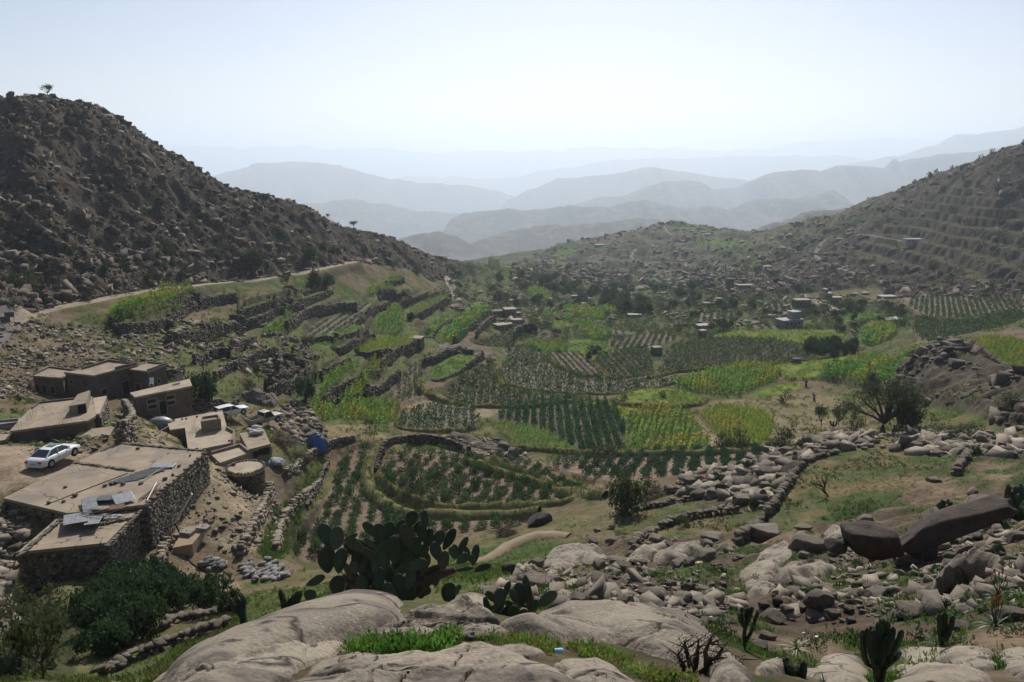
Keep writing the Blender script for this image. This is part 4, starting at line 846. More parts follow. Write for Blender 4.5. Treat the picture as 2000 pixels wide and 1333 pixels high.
slab([(1068, 1082), (1115, 1066), (1166, 1073), (1186, 1088), (1170, 1096), (1097, 1114), (1070, 1122), (1066, 1092)], .5, 'wide smooth grey slab at the end of the footpath', seed=10, edge=.8, nz=.4, ymin=16, n=90)
slab([(1222, 1104), (1282, 1058), (1304, 1056), (1281, 1084), (1233, 1106)], .5, 'narrow grey slab right of the wide smooth slab', seed=11, edge=.6, nz=.3, ymin=16, n=70)
slab(zpx(Z7, [(200, 640), (300, 580), (420, 540), (410, 600), (330, 650), (240, 670)]), .5, 'cracked brown slab above the spiky plants', seed=12, edge=.6, nz=.35, ymin=12, n=80)
slab(zpx(Z7, [(60, 630), (180, 565), (290, 532), (300, 580), (200, 630), (80, 655)]), .5, 'long grey slab ending in a dark rounded boulder', seed=13, edge=.6, nz=.3, ymin=12, n=80)
slab(zpx(Z7, [(630, 640), (720, 580), (870, 548), (882, 610), (860, 650), (790, 700), (770, 760), (720, 810), (640, 840), (618, 770), (650, 690)]), .55, 'big layered pale slab in the middle of the right slope', seed=14, edge=.4, nz=.4, ymin=10, n=140, front=.4)
slab(zpx(Z7, [(775, 750), (830, 660), (980, 622), (1095, 690), (1000, 745), (860, 775)]), .7, 'tilted pale slab beneath the perched angular boulder', seed=15, edge=.45, nz=.3, ymin=10, n=110, front=.5)
slab(zpx(Z7, [(1030, 490), (1130, 488), (1165, 530), (1090, 600), (1040, 580)]), .5, 'grey slab behind the perched angular boulder', seed=16, edge=.6, nz=.3, ymin=12, n=70)
slab(zpx(ZF, [(955, 280), (1010, 170), (1120, 80), (1280, 20), (1500, -40), (1800, 0), (1790, 30), (1500, 30), (1250, 80), (1130, 150), (1050, 250), (990, 300)]), .9, 'curved whaleback boulder arching over a dark hollow', seed=17, edge=.4, nz=.15, ymin=8, n=110, m=M_ROCK)
slab(zpx(ZF, [(610, 800), (900, 748), (1280, 762), (1520, 772), (1710, 850), (1722, 1000), (1500, 1018), (900, 935), (660, 880)]), .25, 'pinkish granite sheet in the lower right corner', seed=18, edge=.25, nz=.16, ymin=3, n=150, front=.1)
slab(zpx(ZF, [(560, 985), (700, 942), (1000, 960), (1500, 1035), (1560, 1200), (600, 1250)]), .22, 'lower sheet of granite right of the big branching cactus', seed=19, edge=.2, nz=.14, ymin=3, n=140, front=.1)
slab(zpx(ZF, [(1738, 812), (1850, 790), (2100, 800), (2150, 1150), (1900, 1080), (1780, 1020)]), .25, 'pink granite block cut off by the right edge of the view', seed=20, edge=.3, nz=.12, ymin=3, n=90)
slab([(1590, 1345), (1600, 1290), (1625, 1277), (1660, 1280), (1690, 1300), (1698, 1345)], .25, 'pale slab left of the big branching cactus', seed=21, edge=.3, nz=.12, ymin=3, n=90)
slab(zpx(ZE, [(1050, 1020), (1180, 940), (1340, 925), (1420, 960), (1440, 1040), (1300, 1060), (1120, 1060)]), .3, 'low tan rock between the dead shrub and the aloe', seed=22, edge=.3, nz=.1, ymin=3, n=80)
slab([(880, 840), (905, 852), (940, 862), (985, 872), (1000, 885), (960, 884), (920, 872), (880, 858)], .5, 'bare rock outcrop at the head of the near fields', seed=23, edge=.8, nz=.4, ymin=80, n=70, m=M_ROCK)
slab([(470, 768), (500, 758), (530, 765), (545, 780), (538, 800), (500, 790), (478, 782)], 1.2, 'brown bedrock hump above the white estate car', seed=24, edge=1.2, nz=.9, ymin=80, n=80, m=M_ROCK)
slab(zpx(Z4, [(900, 545), (1000, 535), (1130, 560), (1250, 600), (1290, 640), (1230, 640), (1100, 590), (950, 590)]), .6, 'bare grey bedrock ribs above the terraces', seed=25, edge=1.2, nz=.8, ymin=120, n=90, m=M_ROCK)
slab(zpx(ZA, [(570, 570), (700, 540), (850, 580), (760, 640), (640, 650)]), .8, 'flat grey rock sheets beside the curved stone wall', seed=26, edge=1.4, nz=.9, ymin=150, n=90, m=M_ROCK)

# loose stones, joined per region (nobody could count them)
def scatter_rocks(name, msk, n, smin, smax, power, cols, seed, sub=1, flat=.65, label=None, big=None):
    r = np.random.default_rng(seed); ii = np.nonzero(msk.ravel() > r.random(msk.size) * .98 + .01)[0]
    if len(ii) == 0: return
    ii = r.choice(ii, n); px, py = AA.ravel()[ii] + r.uniform(-.0012, .0012, n), TT.ravel()[ii] + r.uniform(-.0018, .0018, n)
    Y = np.exp(py); X = px * Y; Z = H(X, Y); s = smin * (1 - r.random(n)) ** (-1 / power); s = np.minimum(s, smax)
    shp = [rock_shape(900 + seed * 7 + k, sub, 9, .08, .3, .72) for k in range(2)]
    for k in range(4):
        bv = np.array([(x, y, z) for z in (-1, 1) for x, y in ((-1, -1), (1, -1), (1, 1), (-1, 1))], float) * .72 + r.uniform(-.34, .34, (8, 3)); shp.append((bv, np.array([t for f in ((3, 2, 1, 0), (4, 5, 6, 7), (0, 1, 5, 4), (1, 2, 6, 5), (2, 3, 7, 6), (3, 0, 4, 7)) for t in ((f[0], f[1], f[2]), (f[0], f[2], f[3]))])))
    Vs = []; Fs = []; Cs = []; b = 0
    for k, (V0, F0) in enumerate(shp):
        sel = np.nonzero(np.arange(n) % 6 == k)[0]; m = len(sel)
        if m == 0: continue
        th = r.uniform(0, 6.28, m); c, sn = np.cos(th), np.sin(th); asp = r.uniform(.6, 1.1, m)
        A = V0[None] * np.stack([s[sel], s[sel] * asp, s[sel] * flat * r.uniform(.6, 1.2, m)], 1)[:, None]
        tl = r.normal(0, .38, m); A[:, :, 2] += A[:, :, 0] * tl[:, None]
        B = np.stack([A[..., 0] * c[:, None] - A[..., 1] * sn[:, None], A[..., 0] * sn[:, None] + A[..., 1] * c[:, None], A[..., 2]], -1)
        B += np.stack([X[sel], Y[sel], Z[sel] + s[sel] * .12], 1)[:, None]
        Vs.append(B.reshape(-1, 3)); Fs.append((F0[None] + (np.arange(m) * len(V0))[:, None, None] + b).reshape(-1, 3)); b += m * len(V0)
        cc = np.array(cols, np.float32)[r.integers(0, len(cols), m)] * r.uniform(.7, 1.25, (m, 1)); Cs.append(np.repeat(cc, len(V0), 0))
    o = link(name, mesh_np(name, np.concatenate(Vs), np.concatenate(Fs), M_STONES, np.concatenate(Cs)))
    return tag(o, label, kind='stuff')
n1_ = fbm(XX / 16, YY / 16, 103)
HC = [(.13, .104, .078), (.165, .132, .098), (.09, .073, .057), (.215, .172, .13)]
NC = [(.26, .218, .165), (.20, .17, .135), (.15, .125, .10), (.30, .255, .195)]
hillvis = (VV > 150) & (UU > -60) & (UU < 2060)
scatter_rocks('hillside_rocks', m_hl * hillvis * (YY < 420), 30000, .14, 1.4, 1.75, HC, 11, label='broken brown rocks covering the left hillside')
scatter_rocks('hillside_rocks', m_hr * hillvis * (1 - .92 * m_tr), 8000, .35, 2.6, 1.9, HC, 12, label='brown rocks strewn over the right hillside')
scatter_rocks('hillside_rocks', m_hc * (UU > 900) * (UU < 1700), 3000, .7, 3., 2., HC, 13, label='stones on the terraced central hill')
scatter_rocks('outcrop_rocks', m_outc * smooth((fbm(XX / 7, YY / 7, 143) - .42) / .1), 900, .15, 1.5, 1.5, [(.11, .09, .075), (.085, .07, .062), (.15, .12, .10)], 14, label='dark broken rocks of the right outcrop')
noise_sl = smooth((fbm(XX / 5, YY / 5, 141) - .42) / .15)
reg = in_poly(UU, VV, RIM) | in_poly(UU, VV, SLOPE_A) | in_poly(UU, VV, SLOPE_B) | in_poly(UU, VV, SLOPE_C) | in_poly(UU, VV, SLOPE_D)
scatter_rocks('loose_stones', reg * (YY > 7) * (YY < 105) * (.35 + .65 * noise_sl), 5200, .05, .26, 1.7, NC, 15, sub=2, label='loose stones between the boulders of the right slope')
scatter_rocks('loose_stones', in_poly(UU, VV, RIM) * (YY > 40) * (YY < 110), 900, .25, 1.0, 1.5, NC, 25, sub=2, label='heaped stones along the rocky rim')
scatter_rocks('scree', soft([(-50, 620), (200, 640), (330, 660), (340, 720), (230, 705), (70, 730), (60, 780), (-50, 780)], 85, 150, 2) * (.3 + .7 * noise_sl), 3200, .09, .55, 1.7, NC, 16, label='pale scree above the upper houses')
scatter_rocks('scree', soft([(340, 625), (560, 640), (620, 700), (560, 760), (420, 720), (300, 690)], 100, 190, 2) * (.1 + .9 * noise_sl), 1500, .15, .9, 1.8, HC + NC, 17, label='stones on the old terraces left of the fields')
scatter_rocks('loose_stones', soft([(420, 900), (520, 960), (560, 1000), (520, 1080), (440, 1080), (400, 1040), (330, 1060), (400, 960)], 50, 90, 1) * (.2 + .8 * noise_sl), 1300, .06, .35, 1.8, NC, 18, label='rubble on the bare slope below the stone house')
scatter_rocks('loose_stones', soft([(560, 790), (600, 780), (640, 850), (620, 880), (560, 850), (540, 820)], 85, 125, 1), 420, .15, .8, 1.6, HC + NC, 19, label='stones between the parked pickup and the terraces')
scatter_rocks('loose_stones', soft([(-20, 990), (40, 1000), (70, 1060), (40, 1100), (30, 1200), (-20, 1300)], 35, 70, 1), 700, .1, .6, 1.7, NC, 20, label='stones left of the big stone house')
scatter_rocks('loose_stones', soft([(60, 860), (200, 830), (220, 870), (130, 890), (60, 890)], 60, 85, 1), 350, .1, .45, 1.8, NC, 21, label='stones in the yard behind the white saloon car')
scatter_rocks('loose_stones', soft([(840, 540), (1000, 560), (1400, 560), (1600, 560), (1780, 590), (1500, 640), (1000, 640), (860, 600)], 200, 560, 2) * noise_sl, 2600, .35, 1.6, 2., HC + NC, 22, label='stony ground between the far fields')
scatter_rocks('loose_stones', soft([(820, 850), (1000, 860), (1060, 900), (980, 900), (880, 880)], 80, 130, 1), 300, .15, .7, 1.8, NC, 23, label='stones at the head of the near fields')
scatter_rocks('hillside_rocks', m_hl * hillvis * (YY < 420) * smooth((n1_ - .45) / .12), 70, .9, 2.0, 2.4, [(.085, .07, .057), (.11, .092, .073)], 24, sub=2, flat=.55, label='large dark rock outcrops of the left hillside')
scatter_rocks('loose_stones', soft([(0, 700), (340, 700), (470, 800), (560, 860), (420, 880), (230, 860), (150, 880), (20, 880)], 66, 112, 1) * (.3 + .7 * noise_sl), 1500, .06, .4, 1.7, NC, 28, label='rubble lying between the village houses')
# crest boulders of the left hill, seen against the sky
GC = 'boulders on the crest of the left hill'
for k in range(46):
    t = k / 45; u = 8 + 780 * t + random.uniform(-8, 8)
    ii = np.argmin(np.abs(GA - ray(u, 300)[0])); prof = (ZZ[ii] / YY[ii])[GT > lg(150)]; ym = YY[ii][GT > lg(150)]
    j = np.argmax(prof[ym < 360]); y = ym[j] - random.uniform(0, 5); x = GA[ii] * y; s = random.uniform(.35, 1.15)
    o = link('boulder', random.choice(B_FAR), None, (x, y, h1(x, y)), (0, 0, random.uniform(0, 6)), (s, s * .9, s * random.uniform(.5, .9)))
    tag(o, 'dark boulder on the skyline of the left hill', 'boulder', GC)
print('rocks done', round(time.time() - T0, 1))
# ---------------------------------------------------------------- vegetation
def leafmat(name, c1, c2, tr=.35, **k): return mat(name, c1, c2, k.pop('scale', 2.2), .75, 0, translucent=tr, objrand=k.pop('objrand', .2), spec=.15, **k)
M_QAT = leafmat('dark green bush leaves', (.045, .085, .032), (.08, .135, .045))
M_CROP = mat('crop leaves', (1, 1, 1), (.72, .75, .7), .6, .8, 0, attr=True, translucent=.5, spec=.1, coord='W')
M_TREE = leafmat('olive acacia leaves', (.05, .068, .028), (.085, .10, .042), scale=1.2)
M_TREE_D = leafmat('dark glossy leaves', (.028, .05, .022), (.05, .085, .03), scale=1.5)
M_BARK = mat('grey brown bark', (.12, .095, .07), (.07, .055, .042), 6, .95, .02, 18)
M_GRASS = mat('grass blades', (1, 1, 1), (.7, .75, .65), .8, .8, 0, attr=True, translucent=.4, spec=.1, coord='W')
def leaf_cloud(n, shape, ls, seed, lw=.5, up=.2, hollow=.35):
    """n leaf-cluster quads spread through a unit volume: cone, ball, umbrella"""
    r = np.random.default_rng(seed); P = []
    while len(P) < n:
        p = r.uniform(-1, 1, 3); q = np.linalg.norm(p)
        if shape == 'ball' and hollow < q < 1: P.append((p[0], p[1], p[2] * .5 + .5))
        elif shape == 'cone':
            z = r.random() ** 1.3; rad = (1 - z) ** .75 * (.75 + .25 * (z > .1)) * r.random() ** .4; t = r.uniform(0, 6.28); P.append((rad * math.cos(t), rad * math.sin(t), z))
        elif shape == 'umbrella' and q < 1:
            P.append((p[0], p[1], .62 + .38 * (p[2] * .5 + .5) * (1 - .35 * (p[0] ** 2 + p[1] ** 2))))
    P = np.array(P)
    d = r.normal(size=(n, 3)); d[:, 2] += up * 3; out = P - np.array([0, 0, .45]); d += out * 1.2; d /= np.linalg.norm(d, axis=1)[:, None]
    e = np.cross(d, r.normal(size=(n, 3))); e /= np.linalg.norm(e, axis=1)[:, None]
    L = (ls * r.uniform(.6, 1.3, n))[:, None]
    V = np.stack([P - e * L * lw * .5, P + d * L * .5 - e * L * lw * .1 , P + d * L + e * L * lw * .3, P + d * L * .45 + e * L * lw], 1).reshape(-1, 3)
    return V, np.arange(4 * n).reshape(n, 4)
def clumped_cloud(n, nc, seed, ls, cr=.34, flat=.6, lw=.55, umbrella=False):
    """leaves gathered into nc clumps on a rounded crown, gaps between them"""
    r = np.random.default_rng(seed); C = []
    while len(C) < nc:
        p = r.uniform(-1, 1, 3)
        if .45 < np.linalg.norm(p) < 1: C.append(p)
    C = np.array(C) * np.array([.78, .78, .42]) + np.array([0, 0, .55])
    if umbrella: C[:, 2] = .72 + .12 * r.random(nc) - .12 * (C[:, 0] ** 2 + C[:, 1] ** 2)
    k = r.integers(0, nc, n); P = C[k] + r.normal(size=(n, 3)) * cr * np.array([.5, .5, .5 * flat]) * r.uniform(.6, 1.2, (nc, 1))[k]
    P[:, 2] = np.maximum(P[:, 2], .05)
    d = r.normal(size=(n, 3)); d[:, 2] += .5; d /= np.linalg.norm(d, axis=1)[:, None]; e = np.cross(d, r.normal(size=(n, 3))); e /= np.linalg.norm(e, axis=1)[:, None]
    L = (ls * r.uniform(.6, 1.4, n))[:, None]
    V = np.stack([P - e * L * lw * .5, P + d * L * .5 - e * L * lw * .1, P + d * L + e * L * lw * .3, P + d * L * .45 + e * L * lw], 1).reshape(-1, 3)
    return V, np.arange(4 * n).reshape(n, 4), C
def instances(name, P, tmpl, s, sz, m, cols=None, seed=1, label=None, rz=None):
    """many copies of small templates as ONE mesh; tmpl list of (V, F quads, vertex colour or None)"""
    r = np.random.default_rng(seed); n = len(P); Vs = []; Fs = []; Cs = []; b = 0; K = len(tmpl); pick = r.integers(0, K, n)
    for k, (V0, F0, c0) in enumerate(tmpl):
        sel = np.nonzero(pick == k)[0]; q = len(sel)
        if q == 0: continue
        th = r.uniform(0, 6.28, q); c, sn = np.cos(th)[:, None], np.sin(th)[:, None]
        A = V0[None] * np.stack([s[sel], s[sel], sz[sel]], 1)[:, None]
        B = np.stack([A[..., 0] * c - A[..., 1] * sn, A[..., 0] * sn + A[..., 1] * c, A[..., 2]], -1) + P[sel][:, None]
        Vs.append(B.reshape(-1, 3)); Fs.append((F0[None] + (np.arange(q) * len(V0))[:, None, None] + b).reshape(-1, F0.shape[1])); b += q * len(V0)
        if cols is not None:
            cc = cols[sel][:, None] * (c0[None] if c0 is not None else 1.); Cs.append(np.broadcast_to(cc, (q, len(V0), 3)).reshape(-1, 3))
    o = link(name, mesh_np(name, np.concatenate(Vs), np.concatenate(Fs), m, np.concatenate(Cs) if cols is not None else None))
    return tag(o, label, kind='stuff')
def maize_tmpl(seed, tassel):
    r = np.random.default_rng(seed); V = []; Fc = []; Cc = []
    V += [(-.025, 0, 0), (.025, 0, 0), (.02, 0, .9), (-.02, 0, .9)]; Fc.append((0, 1, 2, 3)); Cc += [(1, 1, 1)] * 4
    for k in range(5):
        z = .2 + .13 * k; t = k * 2.3 + r.uniform(-.4, .4); c, s = math.cos(t), math.sin(t); L = r.uniform(.26, .4); b = len(V); w = .045
        V += [(0 - s * w, c * w, z), (0 + s * w, -c * w, z), (c * L + s * w * .3, s * L - c * w * .3, z + r.uniform(-.05, .2)), (c * L * .6 - s * w, s * L * .6 + c * w, z + .2)]
        Fc.append((b, b + 1, b + 2, b + 3)); g = r.uniform(.8, 1.25); Cc += [(g, g, g)] * 4
    b = len(V); V += [(-.03, 0, .88), (.03, 0, .88), (.07, .02, 1.05), (-.05, .02, 1.05)]; Fc.append((b, b + 1, b + 2, b + 3)); Cc += [(2.6, 1.25, 1.2) if tassel else (1.5, 1.15, .9)] * 4
    return np.array(V, float), np.array(Fc), np.array(Cc)
MAIZE = {t: [maize_tmpl(k, t) for k in range(4)] for t in (0, 1)}
def tuft_tmpl(seed, n=6):
    r = np.random.default_rng(seed); V = []; Fc = []; Cc = []
    for k in range(n):
        t = r.uniform(0, 6.28); l = r.uniform(.15, .7); c, s = math.cos(t), math.sin(t); x, y = r.uniform(-.35, .35, 2); w = .07; b = len(V); h = r.uniform(.6, 1.)
        V += [(x - s * w, y + c * w, -.1), (x + s * w, y - c * w, -.1), (x + c * l * .5 + s * w * .5, y + s * l * .5 - c * w * .5, h * .7), (x + c * l, y + s * l, h)]
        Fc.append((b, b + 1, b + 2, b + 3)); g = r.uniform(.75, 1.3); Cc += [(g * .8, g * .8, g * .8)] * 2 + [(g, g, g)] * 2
    return np.array(V, float), np.array(Fc), np.array(Cc)
TUFT = [tuft_tmpl(k) for k in range(4)]
WEED = [(lambda a: (a[0], a[1], None))(leaf_cloud(30, 'ball', .42, 60 + k, .6, .3, 0)) for k in range(3)]
BUSH_FAR = [leaf_cloud(34, 'ball', .45, 20 + k, .85, .15, .15) + (None,) for k in range(4)]
BUSH_TALL = [leaf_cloud(40, 'cone', .34, 30 + k, .7, .3) + (None,) for k in range(4)]
BUSH_NEAR = []
for k in range(5):
    V, Fc = leaf_cloud(230, 'ball', .32, 40 + k, .5, .25, .1)
    BUSH_NEAR.append(mesh_np('bush', V, Fc, M_QAT))
def lattice(poly, msk, sp, rs, rd=None, jit=.15, seed=1):
    """plan points in rows over a field"""
    x, y = XX[msk], YY[msk]; r = np.random.default_rng(seed)
    if rd: g = [ground(*p, 14) for p in rd]; th = math.atan2(g[1][1] - g[0][1], g[1][0] - g[0][0])
    else: th = math.radians(75)
    c, s = math.cos(th), math.sin(th); a = x * c + y * s; b = -x * s + y * c
    ga = np.arange(a.min(), a.max(), sp); gb = np.arange(b.min(), b.max(), rs); A, B = np.meshgrid(ga, gb, indexing='ij')
    A = (A + (np.arange(len(gb)) % 2)[None] * sp * .5 + r.normal(0, jit * sp, A.shape)).ravel(); B = (B + r.normal(0, jit * .6 * rs, B.shape)).ravel()
    X = A * c - B * s; Y = A * s + B * c; ok = (Y > 8)
    X, Y = X[ok], Y[ok]; a_ = np.clip((np.searchsorted(GA, X / Y) - 1), 0, len(GA) - 1); t_ = np.clip(np.searchsorted(GT, np.log(Y)) - 1, 0, len(GT) - 1)
    m = msk[a_, t_]; X, Y = X[m], Y[m]
    return np.stack([X, Y, H(X, Y)], 1)
GQ = 'leafy bushes planted in rows in the near fields'
near_pts = []
for fi, ((label, poly, crop, o), (msk, pl)) in enumerate(zip(FIELDS, field_masks)):
    if not msk.any(): continue
    yc = YY[msk].mean(); t = np.array(o.get('tint', (1, 1, 1))); r = np.random.default_rng(1000 + fi)
    if label in ('grass', 'yellow', 'maize', 'pale', 'pale rows'): label = None
    if crop == 'maize':
        sp = max(o.get('sp', .62), yc * .0042); P = lattice(pl, msk, sp, sp * 1.15, jit=.35, seed=fi); n = len(P)
        if n == 0: continue
        h = o.get('h', 1.5) * r.uniform(.75, 1.2, n) * (.8 + .45 * fbm(P[:, 0] / 4, P[:, 1] / 4, fi)); cc = np.array([.15, .27, .06]) * t * r.uniform(.75, 1.25, (n, 1))
        yel = smooth((fbm(P[:, 0] / 6, P[:, 1] / 6, fi + 9) - .5) / .15)[:, None] * .7; cc = lerp(cc, np.array([.30, .28, .06]) * r.uniform(.8, 1.2, (n, 1)), yel)
        instances('maize_crop', P, MAIZE[o.get('tassel', 0)], h * np.maximum(.8, sp / .9), h, M_CROP, cc, fi, label or 'maize growing in a plot among the far fields')
    elif crop == 'rows':
        P = lattice(pl, msk, max(o['sp'], yc * .0055), max(o['rs'], yc * .0055), o.get('rd'), jit=.09, seed=fi); n = len(P)
        if n == 0: continue
        h = o['h'] * r.uniform(.75, 1.2, n) * (1. if o.get('tall') else .8); wd = h * (.44 if o.get('tall') else .62) * max(1, yc / 260)
        cc = np.array([.055, .095, .04]) * t * r.uniform(.7, 1.3, (n, 1))
        instances('bush_rows', P, BUSH_TALL if o.get('tall') else BUSH_FAR, wd, h * (1 if o.get('tall') else 1.05), M_CROP, cc, fi, label or 'rows of small bushes in pale soil on the valley floor')
    elif crop == 'near':
        P = lattice(pl, msk, o['sp'], o['rs'], ((690, 930), (650, 1040)) if 'left field' in label else None, jit=.22, seed=fi)
        for p in P: near_pts.append((p, o['h'] * r.uniform(.7, 1.25), 'blue' in label, 'one of the ' + label))
    elif crop in ('grass', 'yellow', 'short'):
        n = int(min(2600, msk.sum() * .5)); ii = r.choice(np.nonzero(msk.ravel())[0], n); P = np.stack([XX.ravel()[ii], YY.ravel()[ii], ZZ.ravel()[ii]], 1); P[:, 0] += r.uniform(-.2, .2, n); P[:, 2] = H(P[:, 0], P[:, 1])
        keep = fbm(P[:, 0] / 4, P[:, 1] / 4, fi + 3) > (.6 if crop == 'short' else .4); P = P[keep]; n = len(P)
        if n == 0: continue
        cc = {'grass': np.array([.16, .24, .05]), 'yellow': np.array([.24, .26, .06]), 'short': np.array([.08, .115, .035])}[crop] * r.uniform(.7, 1.3, (n, 1)); h = r.uniform(.2, .55, n) * (.5 if crop == 'short' else 1) * max(1, yc / 170)
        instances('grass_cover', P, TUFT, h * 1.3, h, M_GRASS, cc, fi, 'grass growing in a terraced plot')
near_pts.sort(key=lambda q: q[0][1])
M_QAT_B = leafmat('blue green bush leaves', (.038, .07, .038), (.06, .105, .055))
BUSH_BLUE = []
for me in BUSH_NEAR[:3]:
    m2 = me.copy(); m2.materials.clear(); m2.materials.append(M_QAT_B); BUSH_BLUE.append(m2)
for p, h, blue, fl_ in near_pts[:300]:
    wh_ = fl_
    o = link('bush', random.choice(BUSH_BLUE if blue else BUSH_NEAR), None, (p[0], p[1], p[2] - .05), random.uniform(0, 6.28), (h * .45, h * .45, h * .72))
    tag(o, wh_, 'bush', wh_)
rest = near_pts[300:]
if rest:
    P = np.array([q[0] for q in rest]); h = np.array([q[1] for q in rest]); bl = np.array([q[2] for q in rest]); n = len(P); r = np.random.default_rng(77)
    cc = np.where(bl[:, None], np.array([.042, .078, .042]), np.array([.05, .088, .032])) * r.uniform(.7, 1.3, (n, 1))
    T = [leaf_cloud(90, 'ball', .36, 45 + k, .5, .25, .1) + (None,) for k in range(4)]
    instances('bush_rows', P, T, h * .45, h * .72, M_CROP, cc, 78, 'the farther bushes of the near fields')
print('crops done', round(time.time() - T0, 1), len(near_pts))

# ---- trees and shrubs
def tree_meshes(kind, seed):
    r = random.Random(seed); mb = MB()
    if kind == 'acacia':
        V, Fc, C = clumped_cloud(520, 13, seed, .13, .36, .55, .5, umbrella=True)
        for c in C[:9]:
            mid = (c[0] * .45 + r.uniform(-.08, .08), c[1] * .45, .42); mb.tube([(0, 0, .3), mid, tuple(c * np.array([1, 1, .97]))], [.035, .024, .008], 5)
        mb.tube([(0, 0, -.05), (.03, .02, .16), (0, 0, .32)], [.06, .05, .04], 7)
    elif kind == 'round':
        V, Fc, C = clumped_cloud(900, 22, seed, .16, .34, .8, .6)
        for c in C[:8]: mb.tube([(0, 0, .2), tuple(c * np.array([.5, .5, .6])), tuple(c)], [.03, .02, .008], 5)
        mb.tube([(0, 0, -.05), (.02, 0, .12), (0, 0, .26)], [.06, .05, .04], 7)
    else:
        V, Fc, C = clumped_cloud(420, 14, seed, .15, .42, .7, .5); V[:, 2] -= .18
        for c in C[:6]: mb.tube([(0, 0, -.05), tuple(c * np.array([.5, .5, .5])), tuple(c)], [.03, .02, .008], 4)
    return V, Fc, mb
PROT = {}
for kind, mm in (('acacia', M_TREE), ('round', M_TREE), ('dark', M_TREE_D), ('shrub', M_TREE)):
    for k in range(3):
        V, Fc, mb = tree_meshes('round' if kind == 'dark' else kind, 70 + k + 10 * len(kind))
        PROT[kind, k] = (mesh_np('crown', V, Fc, mm), mb.mesh('trunk', M_BARK, True), mesh_np('shrub', V, Fc, mm))
def tree(u, v, h_px, w_px, kind, label, group=None, ymin=14, cat=None, name=None, base=None):
    p = ground(u, v, ymin) if base is None else base; d = math.hypot(p[1], p[2]); h = h_px / F_PX * d * 1.03; w = .5 * w_px / F_PX * d
    k = random.randrange(3); cr, tk, sh = PROT[kind, k]
    t = empty(name or ('shrub' if kind == 'shrub' else 'tree'), (p[0], p[1], h1(p[0], p[1]) - .05), random.uniform(0, 6.28), label, cat or ('shrub' if kind == 'shrub' else 'tree'), group)
    link('crown', cr, t, sc=(w, w, h)); link('stem' if kind == 'shrub' else 'trunk', tk, t, sc=(w, w, h)); return t
